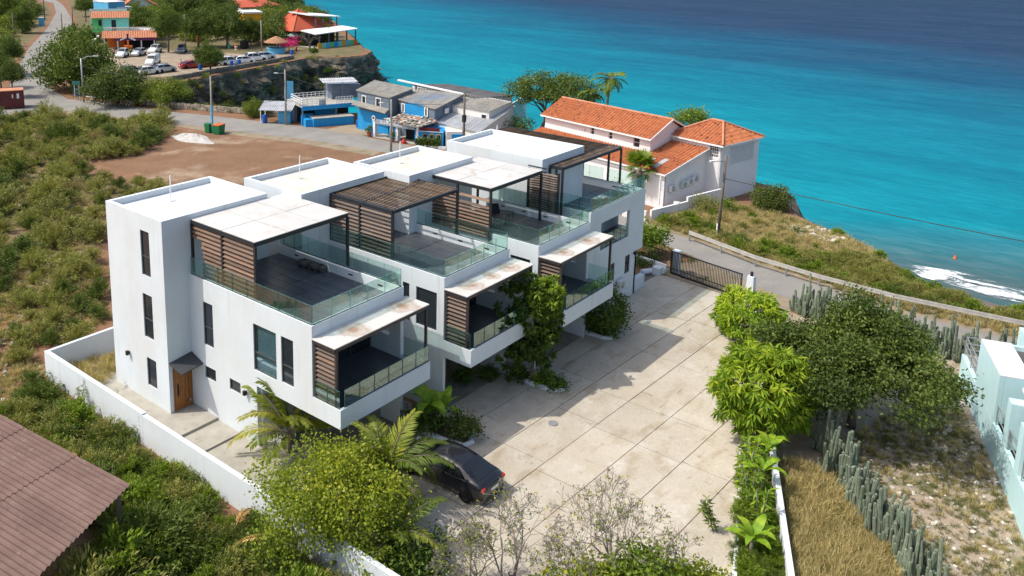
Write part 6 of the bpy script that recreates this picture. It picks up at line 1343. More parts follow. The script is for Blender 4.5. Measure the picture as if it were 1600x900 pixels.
mu = Bld('mural_front', 'blue mural front with maroon sign band and three windows', 'building', (654, 227), (692, 229.5)); w_ = mu.w
mu.box('walls', 'blue_paint', 0, w_, 0, 3, -.2, 1.75); mu.box('sign_band', 'maroon', .1, w_-.4, -.08, -.003, 1.78, 2.15); mu.box('sign_edge', 'white_paint', .05, w_, -.07, -.004, 1.66, 1.74)
for k in range(3): mu.win(.55+k*w_*.28, .95+k*w_*.28, .55, 1.35, 0, 'window_dark', 'yellow_paint')
mu.box('planter_wall', 'white_paint', .2, w_+.6, -1.3, -1.15, -.1, .35)
for k in range(5): p = mu.a.lerp(mu.b, .15+.18*k)+Vector((-.9, -.3, .1)); stem_plant('agave', ('pale agave at the left end of the mural planter', 'pale agave, second in the mural planter', 'pale agave in the middle of the mural planter', 'pale agave, fourth in the mural planter', 'pale agave at the right end of the mural planter')[k], tuple(p), .9, 4, 90+k, 'leaf_olive', .6, trunk=.02)
wh = Bld('blue_door_house', 'pale wall with blue door between mural and townhouse roof', 'building', (697, 231), (722, 231)); wh.box('walls', 'stucco_cream', 0, wh.w, 0, 2.5, -.2, 1.9); wh.box('door', 'blue_paint', .6, 2.1, -.06, -.003, 0, 1.6)
for k, (px, py, mt_, lb) in enumerate(((577, 213, 'pot', 'terracotta pot with a green plant left of the restaurant entrance'), (613, 222, 'pot', 'plant pot by the middle pillar of the restaurant entrance'), (631, 224, 'red_plastic', 'red bag on the restaurant entrance floor'))):
    p = G(px, py); t = thing('plant_pot' if k < 2 else 'red_bag', lb, 'pot' if k < 2 else 'bag', p)
    MB().lathe([(.22, 0), (.3, .4), (.32, .5), (.26, .5), (0, .46)] if k < 2 else [(.28, 0), (.3, .2), (.14, .5), (0, .55)], 12).build('body', mt_, t, off=(0, 0, 0))
    if k < 2: me, _ = crown_mesh('foliage', 'leaf_olive', (.4, .4, .4), 24, 14, .12, .2, .07, 95+k, cz=.85); link('foliage', me, t)
# ------------------------------------------------------------------ poles, wires, roadside things
def pole(name, label, px, py, h, mat='pole_wood', r=.12, arm=None, top=None, cat='utility pole', lean=(0, 0)):
    p = G(px, py); t = thing(name, label, cat, p); tp = Vector((lean[0], lean[1], h)); MB().tube([(0, 0, -.3), tuple(tp*.5), tuple(tp)], [r*1.15, r, r*.8], 8).build('shaft', mat, t, True, off=(0, 0, 0))
    if arm == 'lamp': MB().tube([tuple(tp*.97), tuple(tp+Vector((.6, -.5, .25))), tuple(tp+Vector((1.3, -1.1, .3)))], .045, 6).build('arm', 'galvanised', t, off=(0, 0, 0)); MB().obox(tp+Vector((1.5, -1.25, .3)), (.3, -.25, 0), (.09, .1, 0), (0, 0, .05)).build('lamp_head', 'lamp_white', t, off=(0, 0, 0))
    if arm == 'short': MB().bar(tuple(tp*.93), tuple(tp*.93+Vector((-.8, .6, .05))), .05).build('arm', 'galvanised', t, off=(0, 0, 0)); MB().obox(tp*.93+Vector((-.9, .7, .05)), (.2, -.15, 0), (.07, .09, 0), (0, 0, .05)).build('lamp_head', 'lamp_white', t, off=(0, 0, 0))
    if arm == 'cross': MB().bar(tuple(tp*.97+Vector((-.3, .35, 0))), tuple(tp*.97+Vector((.3, -.35, 0))), .12, .16).build('crossarm', 'pole_wood', t, off=(0, 0, 0)); MB().box(-.17, .17, -.17, .17, h*.55, h*.66).build('bracket', 'wire_black', t, off=(0, 0, 0))
    t['_top'] = 0; del t['_top']; return p+tp
p1 = pole('utility_pole', 'leaning wooden pole with white notice on the grassy verge', 1121, 370, 6.75, lean=(.25, -.1), arm='short')
p2 = pole('utility_pole', 'dark wooden pole in front of the zinc restaurant roof', 724, 243, 6.9, r=.13, arm='cross', mat='pole_wood')
p3 = pole('utility_pole', 'grey pole beside the restaurant sign', 611, 237, 5.95, mat='pole_concrete', arm='short')
p4 = pole('street_light', 'tall pale street light by the roadside kiosk', 447, 195, 7.1, mat='pole_concrete', arm='short', cat='street light')
p5 = pole('utility_pole', 'pole with blue painted foot next to the rubbish bins', 332, 207, 6.9, mat='pole_concrete')
MB().tube([(p5.x, p5.y, GZ+.1), (p5.x, p5.y, GZ+3.2)], .15, 8).build('painted_foot', 'blue_pale', [o for o in bpy.data.objects if o.get('label') == 'pole with blue painted foot next to the rubbish bins'][0])
p6 = pole('street_light', 'curved-arm street light beside the large roundabout tree', 131, 160, 6.3, mat='galvanised', arm='lamp', cat='street light')
p7 = pole('street_light', 'thin street light at the back of the village car park', 290, 74, 7.0, mat='pole_concrete', arm='short', cat='street light')
p8 = pole('utility_pole', 'wooden pole at the left edge of the climbing road', 24, 83, 8.1)
p9 = pole('utility_pole', 'wooden pole left of the climbing road further up', 50, 38, 8.0); p10 = pole('utility_pole', 'twin tall pole at the top of the climbing road', 70, 32, 9.0, r=.15); p11 = pole('utility_pole', 'dark pole right of the climbing road', 98, 58, 5.5)
p12 = pole('utility_pole', 'pole between hut and yellow house in the village', 409, 80, 6.5, mat='pole_concrete'); p13 = pole('utility_pole', 'slender mast behind the aqua house', 155, 30, 9.0, mat='pole_concrete'); p14 = pole('utility_pole', 'short post on the right of the climbing road', 114, 38, 5.0)
def wire(label, a, b, sag=.6, r=.018):
    a = Vector(a); b = Vector(b); pts = [a.lerp(b, i/14)-Vector((0, 0, sag*4*(i/14)*(1-i/14))) for i in range(15)]; o = MB().tube(pts, r, 4).build('overhead_wire', 'wire_black'); tag(o, label, 'wire')
e = Vector(CAM_POS)+Vector(ray(1600, 375))*((4.7-CAM_POS[2])/ray(1600, 375)[2]); a1 = p1-Vector((0, 0, 1.9)); wire('long black wire running from the leaning pole across the sea view', a1, a1+(e-a1)*1.5+Vector((0, 0, .2)), .25, .03)
wire('wire between the blue-footed pole and the kiosk street light', p5-Vector((0, 0, .3)), p4-Vector((0, 0, 1.2)), .8, .02); wire('upper wire from the kiosk street light to the sign pole', p4-Vector((0, 0, .6)), p3-Vector((0, 0, .3)), .5, .02)
wire('lower wire sagging from the blue-footed pole over the cove', p5-Vector((0, 0, 1.8)), p4-Vector((0, 0, 3.6)), 1.0, .02); wire('wire from sign pole to the dark wooden pole', p3-Vector((0, 0, .2)), p2-Vector((0, 0, .8)), .4, .02); wire('thin wire from the blue-footed pole to the curved street light', p5-Vector((0, 0, .2)), p6-Vector((0, 0, 1)), .8, .02)
ns = thing('notice_board', 'small white notice with red mark at the foot of the leaning pole', 'sign', G(1119, 371), .45); MB().box(-.33, .33, -.03, .03, .35, 1.1).build('board', 'sign_white', ns, off=(0, 0, 0)); MB().box(-.04, -.01, -.04, .04, -.1, .35).build('stake', 'pole_wood', ns, off=(0, 0, 0)); sm = MB(); sm.obox((-.02, -.036, .72), (.14, 0, .14), (0, .004, 0), (.03, 0, -.03)).obox((.0, -.036, .88), (.2, 0, 0), (0, .004, 0), (0, 0, .03)).box(-.2, .1, -.04, -.032, .48, .55); sm.build('red_mark', 'sign_red', ns, off=(0, 0, 0))
# rubbish bins
def bin_(label, px, py, w, d, h, mat, lid, rz=.3):
    t = thing('rubbish_bin', label, 'bin', G(px, py), rz); a = w/2; b = d/2; m_ = MB(); m_.add([(-a*.85, -b*.85, .06), (a*.85, -b*.85, .06), (a*.85, b*.85, .06), (-a*.85, b*.85, .06), (-a, -b, h), (a, -b, h), (a, b, h), (-a, b, h)], [(0, 3, 2, 1), (4, 5, 6, 7), (0, 1, 5, 4), (1, 2, 6, 5), (2, 3, 7, 6), (3, 0, 4, 7)]); m_.build('tub', mat, t, off=(0, 0, 0))
    MB().box(-a*1.04, a*1.04, -b*1.06, b*1.06, h+.003, h+.1).build('lid', lid, t, off=(0, 0, 0))
    for s in (-1, 1): MB().box(s*a*.6-.06, s*a*.6+.06, -b*.6, b*.6, -.02, .06).build('wheel', 'tyre', t, off=(0, 0, 0))
bin_('small green wheeled bin beside the orange-lidded container', 326, 207, .75, .7, 1.05, 'bin_green', 'bin_green'); bin_('green waste container with orange lid by the road', 342, 209, 1.3, 1.0, 1.1, 'bin_green', 'bin_orange')
for k, (px, py, lb) in enumerate(((414, 192, 'blue barrel bin at the road edge near the kiosk'), (122, 149, 'blue barrel bin beside the teal road sign'), (313, 109, 'blue barrel on the village parapet by the red cars'), (362, 104, 'blue barrel on the parapet left of the parked white car'), (374, 102, 'blue barrel on the parapet right of its twin'), (456, 86, 'blue barrel by the thatched bar'))):
    t = thing('blue_barrel', lb, 'barrel', G(px, py)); MB().lathe([(.3, 0), (.33, .1), (.33, .95), (.3, 1.05), (0, 1.06)], 12).build('barrel', 'bin_blue', t, off=(0, 0, 0))
# chalk heap by the lot
ch = MB(); n = 26; rng = np.random.default_rng(4); vs = []
c_ = G(300, 216)
nr = 12
for j in range(nr+1):
    for k in range(n):
        r = j/nr; a = 2*PI*k/n; x = math.cos(a)*r*1.5*(1+.25*math.sin(2*a+1)); y = math.sin(a)*r*3.6*(1+.2*math.sin(3*a)); hh = (.55*(1-r)**1.1+.32*(1-r)*mnoise.fractal(Vector((x*1.1, y*1.1, 2)), .8, 2, 4))*(r < 1)
        vs.append((c_.x+x, c_.y+y, GZ+max(-.02, hh)))
ch.add(vs, [(j*n+k, j*n+(k+1) % n, (j+1)*n+(k+1) % n, (j+1)*n+k) for j in range(nr) for k in range(n)]); tag(ch.build('chalk_heap', 'chalk', None), 'heap of white rubble at the edge of the bare dirt lot', 'rubble heap')
# stone parapet along the road above the cove
def stone_wall(name, label, pts, h, s=.42, mat='stone'):
    t = thing(name, label, 'wall', (*pts[0], GZ)); o = root_loc(t); P = resample(pts, s); mesh = [MB().obox((0, 0, 0), (s*.52, 0, 0), (0, .18, .02), (.02, 0, h*.26)).mesh('stone', mat) for _ in range(1)]
    c = MB()
    for a, b in zip(P[:-1], P[1:]): c.bar((a[0], a[1], GZ+h*.45), (b[0], b[1], GZ+h*.45), .26, h*.9)
    c.build('core', mat, t); k = 0
    for a, b in zip(P[:-1], P[1:]):
        for j in range(2):
            if k < 300: link('stone', mesh[0], t, ((a[0]+b[0])/2-o.x+rr.uniform(-.03, .03)-.06, (a[1]+b[1])/2-o.y+rr.uniform(-.05, .05)-.05, h*(.28+.5*j)+rr.uniform(-.03, .05)), (rr.uniform(-.1, .1), rr.uniform(-.1, .1), math.atan2(b[1]-a[1], b[0]-a[0])+rr.uniform(-.12, .12)), rr.uniform(.85, 1.1)); k += 1
    return t
stone_wall('stone_parapet', 'rough stone parapet between road and cove', [(54.2, 48.6), (52, 53), (50, 57.5), (47.6, 63), (45, 70), (43.2, 77), (42.6, 81)], .75, .5)
stone_wall('stone_parapet', 'grey stone parapet along the edge of the village car park', [(58, 88.3), (68, 90.2), (82.9, 92.7), (90.5, 94.6)], .7, .5, 'stone_grey')
# white picket fence, road sign, container
pf = thing('picket_fence', 'white and yellow picket fence at the bend', 'fence', G(135, 158)); a, b = G(135, 158), G(206, 166); d = b-a
for k in range(16):
    p = d*(k/15); m_ = MB(); m_.bar(p, p+Vector((.35, -.3, .75)), .09).bar(p+Vector((.35, -.3, 0)), p+Vector((0, 0, .75)), .09); m_.build('cross', 'white_paint' if k % 3 else 'yellow_paint', pf, off=(0, 0, 0))
MB().bar((0, 0, .7), tuple(d+Vector((0, 0, .7))), .08).build('rail', 'white_paint', pf, off=(0, 0, 0))
rs = thing('road_sign', 'small teal road sign on two white posts beside the bend', 'sign', G(121, 157), -.4); MB().box(-.5, .5, -.03, .03, 2.3, 2.8).build('panel', 'sign_teal', rs, off=(0, 0, 0))
for s in (-1, 1): MB().box(s*.3-.05, s*.3+.05, .035, .12, -.1, 2.7).build('post', 'white_paint', rs, off=(0, 0, 0))
cn = Bld('shipping_container', 'rusty dark red shipping container at the left edge', 'container', (-6, 172), (39, 169)); w_ = cn.w; cn.box('shell', 'container_red', .06, w_-.06, .06, 2.3, .1, 2.45)
for k in range(int(w_/.3)): cn.box('rib', 'container_red', .1+k*.3, .1+k*.3+.16, .0, .055, .12, 2.42)
for x in (0, w_-.14): cn.box('corner_post', 'container_red', x, x+.14, -.02, .12, 0, 2.55)
cn.box('roof', 'terracotta_pale', 0, w_, 0, 2.35, 2.455, 2.55); cn.box('marking', 'sign_white', w_-.9, w_-.6, -.012, -.004, 1.4, 2.1); cn.box('marking', 'sign_white', w_-1.5, w_-1.35, -.012, -.004, 1.5, 2.0)
# ------------------------------------------------------------------ village on the far cliff
v = Bld('village_house', 'aqua and green house above an orange-roofed porch', 'house', (162, 77.5), (244, 75.5)); w_ = v.w
v.box('porch_wall', 'orange_paint', .6, w_*.4, 3.0, 3.15, 0, 2.2); v.box('porch_back', 'dark_void', w_*.4, w_, 3.0, 3.15, 0, 2.2)
for s in (.02, .27, .72, .97): v.box('porch_post', 'white_paint', s*w_-.12, s*w_+.12, .05, .3, 0, 2.3)
v.box('awning_band', 'purple_paint', w_*.2, w_, -.02, .03, 1.75, 2.25)
g = thing_part('porch_roof', v.t); tile_roof((-.3, v.sg*-.3, 2.35), (w_+.3, v.sg*-.3, 2.35), (0, v.sg, .35), 3.4, 0, 999, .35, .06, .5).build('tiles', 'terracotta_pale', g, off=(0, 0, 0))
v.box('terrace_slab', 'stucco_cream', 0, w_, 3.2, 11, 2.2, 3.3)
bl_ = MB()
for k in range(34): x = .2+(w_-.4)*k/33; bl_.box(x-.07, x+.07, v.sg*3.3-.06, v.sg*3.3+.06, 3.3, 4.1)
bl_.box(.1, w_-.1, v.sg*3.3-.1, v.sg*3.3+.1, 4.1, 4.25); bl_.build('balustrade', 'stucco_cream', v.t, off=(0, 0, 0))
v.box('upper_room', 'aqua_paint', -1.5+1.3, w_*.48, 5.5, 10.5, 3.3, 6.2); v.box('green_room', 'green_paint', -2.3, -.21, 5.8, 10, 3.0, 6.2); v.box('door', 'dark_void', 1.6, 2.5, 5.44, 5.49, 3.3, 5.6); v.box('window', 'dark_void', -1.0, -.4, 5.7, 5.79, 4.4, 5.6)
g = thing_part('upper_roof', v.t); tile_roof((-2.6, v.sg*5.1, 6.1), (w_*.48+.3, v.sg*5.1, 6.1), (0, v.sg, .4), 3.0, 0, 999, .35, .06, .5).build('tiles', 'terracotta_pale', g, off=(0, 0, 0)); v.box('rear_parapet', 'ac_white', -3, w_*.45, 10.6, 10.8, 3, 7.6)
for k in range(4): v.bar('stair_step', 'stucco_cream', (-1.2-.6*k, 2.5-.2*k, 2.4-.6*k), (-1.2-.6*k, 4.2-.2*k, 2.4-.6*k), .5, .3)
fl_ = Bld('orange_flamingo_sign', 'orange crab-shaped sign standing before the porch', 'sign', (199, 81), (203, 81)); fl_.box('base', 'orange_paint', -.6, 1.0, -.2, .5, .9, 1.3); fl_.bar('stem', 'orange_paint', (.2, 0, 0), (.2, 0, 2.4), .35); fl_.bar('fin', 'white_paint', (-1.3, 0, 2.4), (.2, 0, 3.1), .1, .25); fl_.bar('fin', 'white_paint', (1.7, 0, 2.4), (.2, 0, 3.1), .1, .25); fl_.bar('tip', 'maroon', (.2, 0, 2.4), (.2, 0, 3.7), .3)
v2 = Bld('village_house', 'grey gabled house with bright orange roof above the aqua house', 'house', (196, 31), (247, 30)); w_ = v2.w; v2.box('walls', 'stucco_cream', .5, w_-1, 0, 9, 0, 4.2); v2.add = None
gm = MB(); gm.add([(.5, v2.sg*-.01, 4.2), (w_-1, v2.sg*-.01, 4.2), (w_*.42, v2.sg*-.01, 6.6)], [(0, 1, 2)]); gm.build('gable', 'stucco_cream', v2.t, off=(0, 0, 0))
for (xa, xb, s) in ((-1.0, w_*.42, 1), (w_+.6, w_*.42, -1)):
    za = 3.3; zb = 6.75; v2.slab('roof_plane', 'terracotta', [(xa, -.7, za), (xb, -.7, zb), (xb, 9.5, zb), (xa, 9.5, za)], .25)
v3 = Bld('village_house', 'blue-grey cube house left of the orange gable', 'house', (171, 40), (197, 38)); v3.box('walls', 'blue_pale', 0, v3.w, 0, 7, 0, 6.0); v3.box('walls', 'ac_white', v3.w*.55, v3.w+1.5, -.6, 5, 0, 4.4); v3.box('parapet', 'white_paint', v3.w*.5, v3.w+1.6, -.7, 5.1, 4.403, 4.7); v3.box('ledge', 'white_paint', -.1, v3.w+.1, -.1, 7.1, 6.003, 6.2)
v4 = Bld('village_house', 'yellow house with flat white roof among the trees', 'house', (382, 55), (409, 54)); v4.box('walls', 'yellow_paint', 0, v4.w, 0, 6, 0, 5.2); v4.box('roof', 'white_paint', -.3, v4.w+.3, -.3, 6.3, 5.203, 5.6); v4.win(.9, 1.9, 2.4, 3.8, 0, 'window_dark', 'yellow_paint'); v4.win(2.7, 3.5, 1.2, 2.4, 0, 'window_dark', 'yellow_paint'); v4.box('annexe', 'yellow_paint', v4.w*.6, v4.w+3, -3, -.01, 0, 2.4)
v5 = Bld('cliff_restaurant', 'open restaurant with large red pyramid roof on the cliff', 'restaurant', (459, 72), (527, 67)); w_ = v5.w; rp = thing_part('pyramid_roof', v5.t)
dpt = 12; ap = (w_*.38, v5.sg*dpt*.45, 7.6); cs = [(-.5, v5.sg*-.5, 3.3), (w_+1.0, v5.sg*-.5, 3.0), (w_+1, v5.sg*dpt, 3.2), (-.5, v5.sg*dpt, 3.3)]
for i in range(4): m_ = MB(); a, b = Vector(cs[i]), Vector(cs[(i+1) % 4]); m_.add([a, b, ap, a+Vector((0, 0, -.15)), b+Vector((0, 0, -.15))], [(0, 1, 2), (0, 3, 4, 1)]); m_.build('roof_plane', 'red_roof', rp, off=(0, 0, 0))
for i in range(4): MB().bar(cs[i], ap, .25, .2).build('hip_cap', 'terracotta', rp, off=(0, 0, 0))
v5.box('rear_wall', 'dark_void', .5, w_-.5, 5, 5.2, 0, 3);  # near-black colour gives the shade under the pyramid roof
for s in (0, .25, .5, .75, 1): v5.box('post', 'pole_wood', s*w_-.12, s*w_+.12, .1, .35, 0, 3.1)
v6 = Bld('cliff_terrace', 'white-roofed terrace with painted parapet at the cliff end', 'restaurant', (500, 75.5), (556, 69)); w_ = v6.w
v6.slab('roof', 'white_paint', [(-1.5, -.4, 3.0), (w_+.3, -.4, 3.4), (w_+.3, 5, 3.7), (-1.0, 5, 3.4)], .18); v6.slab('upper_roof', 'white_paint', [(w_*.25, 6, 6.4), (w_+.6, 5.5, 5.7), (w_+.6, 11.5, 5.9), (w_*.15, 12, 6.9)], .2)
cols_ = ('yellow_paint', 'aqua_paint', 'blue_pale', 'green_paint', 'blue_paint', 'aqua_paint', 'yellow_paint', 'blue_pale', 'green_paint', 'orange_paint')
for k in range(10): v6.box('painted_panel', cols_[k], -1+k*(w_+1)/10, -1+(k+1)*(w_+1)/10-.03, -.5, -.35, 0, 1.15)
for k in range(5): v6.box('post', 'pole_wood', w_*k/4-.1, w_*k/4+.1, .0, .25, 0, 3.2)
for k in range(4): v6.box('upper_post', 'blue_grey', w_*(.4+.2*k)-.1, w_*(.4+.2*k)+.1, 6, 6.25, 0, 5.7)
v6.box('rear_wall', 'dark_void', 0, w_*.8, 4.6, 4.8, 0, 3.1); v6.box('floor', 'concrete_path', -1, w_, -.3, 12, -.2, .06)  # rear wall near-black: shade below the terrace roof put into its colour
hb = Bld('thatched_bar', 'round thatched bar with blue tiled counter near the cliff edge', 'bar', (420, 85), (448, 84)); w_ = hb.w; c = (w_/2, hb.sg*1.4, 0)
MB().lathe([(w_*.5, 0), (w_*.5, 1.0), (w_*.55, 1.02), (w_*.55, 1.15), (w_*.4, 1.15), (w_*.4, .1)], 20, c).build('counter', 'blue_pale', hb.t, off=(0, 0, 0)); MB().lathe([(w_*.66, 2.4), (w_*.68, 2.3), (w_*.4, 2.95), (.2, 3.5), (0, 3.55)], 20, c).build('thatch_roof', 'thatch', hb.t, off=(0, 0, 0))
for k in range(6): a = k*PI/3; hb_ = MB().tube([(c[0]+math.cos(a)*w_*.42, c[1]+math.sin(a)*w_*.42, 0), (c[0]+math.cos(a)*w_*.42, c[1]+math.sin(a)*w_*.42, 2.6)], .09, 6).build('post', 'pole_wood', hb.t, off=(0, 0, 0))
um = Bld('parasol', 'faded green parasol behind the bougainvillea', 'parasol', (460, 71), (463, 71)); MB().lathe([(1.7, 2.2), (1.72, 2.15), (.1, 3.2), (0, 3.22)], 8).build('canopy', 'umbrella_green', um.t, off=(0, 0, 0)); MB().tube([(0, 0, 0), (0, 0, 2.4)], .05, 6).build('pole', 'white_paint', um.t, off=(0, 0, 0))
for k, (pa, pb, zt_, mt_, lb) in enumerate((((378, 33), (400, 32), 4.6, 'red_roof', 'salmon-red roof behind the village trees'), ((406, 30), (436, 27), 4.4, 'red_roof', 'long salmon-red roof further along the cliff'), ((366, 22), (388, 21), 4.6, 'ac_white', 'pale flat roof at the very top of the village'))):
    x = Bld('village_house', lb, 'house', pa, pb); x.box('walls', 'stucco_cream', .3, x.w-.3, .3, 7, 0, zt_-.9); x.slab('roof', mt_, [(-.3, -.5, zt_-.9), (x.w+.3, -.5, zt_-.9), (x.w+.3, 7.3, zt_+.6), (-.3, 7.3, zt_+.6)], .2)
lw2 = Bld('roadside_house', 'low pale roof among the bushes at the left edge', 'house', (-20, 81), (20, 80)); lw2.box('walls', 'blue_grey', 0, lw2.w, 0, 4, 0, 1.7); lw2.box('roof', 'ac_white', -.3, lw2.w+.3, -.4, 4.3, 1.703, 1.9)
ub = Bld('utility_cabinet', 'pale cabinet beside the climbing road', 'cabinet', (61, 41), (66, 41)); ub.box('casing', 'blue_pale', 0, 1.2, 0, .7, 0, 2.2); ub.box('lid', 'white_paint', -.05, 1.25, -.05, .75, 2.203, 2.3)
for k, (px, py, mt_, lb) in enumerate(((345, 76, 'orange_paint', 'orange board leaning at the back of the car park'), (369, 80, 'bin_orange', 'orange and white traffic barrel in the car park'), (358, 77, 'sign_teal', 'teal gas bottle standing at the car park edge'))):
    px = (310, 369, 358)[k]; py = (70, 78, 76)[k]; t = thing(('orange_board', 'traffic_barrel', 'gas_bottle')[k], lb, ('board', 'barrel', 'bottle')[k], G(px, py), .4)
    if k == 0: MB().obox((0, 0, 1.0), (.45, 0, .1), (0, .06, 0), (-.1, 0, .95)).build('board', mt_, t, off=(0, 0, 0)); MB().bar((0, .05, 0), (0, .6, 1.2), .07).build('prop', 'pole_wood', t, off=(0, 0, 0))
    elif k == 1:
        for j in range(4): MB().lathe([(.3, j*.28), (.3, j*.28+.27)], 10).build('band', mt_ if j % 2 else 'white_paint', t, off=(0, 0, 0))
    else: MB().lathe([(.22, 0), (.24, .1), (.24, 1.0), (.1, 1.2), (.1, 1.35), (0, 1.36)], 10).build('bottle', mt_, t, off=(0, 0, 0))
bkr = thing('dumpster', 'black waste box in front of the village trees', 'bin', G(382, 76), .2); MB().box(-.8, .8, -.5, .5, 0, 1.6).build('box', 'black_plastic', bkr, off=(0, 0, 0)); MB().box(-.85, .85, -.55, .55, 1.603, 1.7).build('lid', 'black_plastic', bkr, off=(0, 0, 0))
# parked cars of the village
hd = math.atan2(-.62, -.78)
for (key, px, py, rz, lb) in (('navy_suv', 208, 117, .05, 'dark blue car parked first in the front row'), ('white_hatch', 233, 116, .0, 'white hatchback second in the front row'), ('silver_hatch', 258, 112.5, -.05, 'silver hatchback third in the front row'), ('white_van', 239, 101, hd, 'white van standing across the car park'),
        ('white_suv', 191, 89, hd+.1, 'white car parked left of the orange crab sign'), ('silver_hatch', 217, 87, hd-.1, 'silver car parked right of the orange crab sign'), ('white_suv', 242, 82.5, hd, 'white off-roader under the porch end'), ('slate_suv', 284, 82, hd+.2, 'slate grey car under the tree at the back'), ('red_sedan', 299, 106, -.15, 'red car mostly behind the round bush by the parapet'), ('red_sedan', 322, 104, -.1, 'second red car mostly hidden by the round bush'),
        ('white_suv', 361, 101, -.35, 'white car beside the bush at the parapet'), ('white_hatch', 382, 99, -.3, 'white car in the middle of the parapet row'), ('white_suv', 400, 95, -.3, 'white car third along the parapet row'), ('silver_hatch', 415, 92.5, -.3, 'silver pickup at the end of the parapet row by the bar')):
    make_car('parked_car', lb, CM[key], tuple(G(px, py, GZ+.012)), rz)
# people in the car park: continuous skinned bodies
def person(label, px, py, shirt, rz=0, h=1.7):
    t = thing('person', label, 'person', G(px, py), rz); s = h/1.7
    J = [(0, 0, .95), (0, 0, 1.2), (0, 0, 1.42), (0, 0, 1.52), (0, 0, 1.64), (0, .10, .90), (.05, .11, .5), (-.03, .12, .06), (.1, .12, .03), (0, -.10, .90), (-.05, -.11, .5), (-.12, -.12, .06), (.0, -.12, .03), (0, .19, 1.4), (.03, .25, 1.12), (.1, .24, .88), (0, -.19, 1.4), (.0, -.25, 1.12), (.06, -.25, .88)]
    E = [(0, 1), (1, 2), (2, 3), (3, 4), (0, 5), (5, 6), (6, 7), (7, 8), (0, 9), (9, 10), (10, 11), (11, 12), (2, 13), (13, 14), (14, 15), (2, 16), (16, 17), (17, 18)]
    R = [.15, .15, .14, .06, .11, .10, .07, .05, .04, .10, .07, .05, .04, .07, .05, .04, .07, .05, .04]
    me = bpy.data.meshes.new('body'); me.from_pydata([tuple(c*s for c in j) for j in J], E, []); o = link('body', me, t); sk_ = o.modifiers.new('skin', 'SKIN'); o.modifiers.new('sub', 'SUBSURF').render_levels = 1
    for i, v_ in enumerate(me.skin_vertices[0].data): v_.radius = (R[i]*s*.8, R[i]*s); v_.use_root = i == 0
    me.materials.append(MATS['skin'])
    MB().lathe([(.17, .92), (.185, 1.1), (.2, 1.35), (.15, 1.46), (.08, 1.5)], 12).build('shirt', shirt, t, off=(0, 0, 0), smooth=True); MB().lathe([(.185, .6), (.19, .8), (.18, .95)], 12).build('shorts', 'cloth_dark', t, off=(0, 0, 0), smooth=True); MB().lathe([(.11, 1.64), (.118, 1.7), (.08, 1.78), (0, 1.8)], 10).build('hair', 'hair', t, off=(0, 0, 0), smooth=True)
person('person in a pink top walking by the red cars', 283, 108, 'cloth_pink'); person('person in dark shorts beside the white off-roader', 205, 88.5, 'bin_green', 1); person('person in red standing by the blue barrel at the bar', 463, 84, 'cloth_red', 2); person('person in pink on the pavement left of the crab sign', 178, 89, 'cloth_pink', .5)
by = G(1492, 404, SEA_Z); bt = thing('buoy', 'small red buoy floating off the beach', 'buoy', by); bt.scale = (.55,)*3; MB().lathe([(.0, -.3), (.32, -.25), (.38, .05), (.25, .25), (.12, .5), (.12, .7), (0, .72)], 12).build('float', 'bin_orange', bt, off=(0, 0, 0), smooth=True); MB().lathe([(.1, .7), (.1, .78), (0, .8)], 8).build('cap', 'maroon', bt, off=(0, 0, 0))
# ------------------------------------------------------------------ far trees: shared crowns and trunks, each tree a thing
FAR = []
for k, (mt_, rad, fl) in enumerate((('leaf_far', (1, .95, .62), .5), ('leaf_far', (1, 1, .8), .6), ('leaf_farlight', (1, .9, .55), .5), ('leaf_olive', (1, 1, .7), .5), ('leaf_farlight', (1, 1, .75), .6))):
    me, C = crown_mesh('crown', mt_, rad, 260, 70, .115, .058, .042, 200+k, shell=.45, flat=fl, lump=.28, cz=.0, gap=.1)
    sel = C[np.random.default_rng(k).choice(len(C), 8, replace=False)]
    FAR.append((me, limb_mesh('trunk', 'bark', (0, 0, -1.25), (.03, .02, -.25), .06, sel, k, .01, 5, .06)))
def far_tree(label, px, py, topy, wpx, k, name='village_tree', cat='tree', group=None, sq=1.0):
    p = G(px, py); dist = (Vector(CAM_POS)-p).length; r = wpx/CAM_F*dist/2*.82; h = top_z(px, topy, p)-GZ; rz_ = min(r*sq, h*.62)*1.0
    t = thing(name, label, cat, p, (px*1.7) % 6, group); me, tk = FAR[k]; s = (r, r, max(rz_*1.25, .6)); cz = max(h-rz_*.85, rz_*.55)
    link('crown', me, t, (0, 0, cz), (0, 0, 0), s); link('trunk', tk, t, (0, 0, cz), (0, 0, 0), (r, r, cz/1.2)); return t
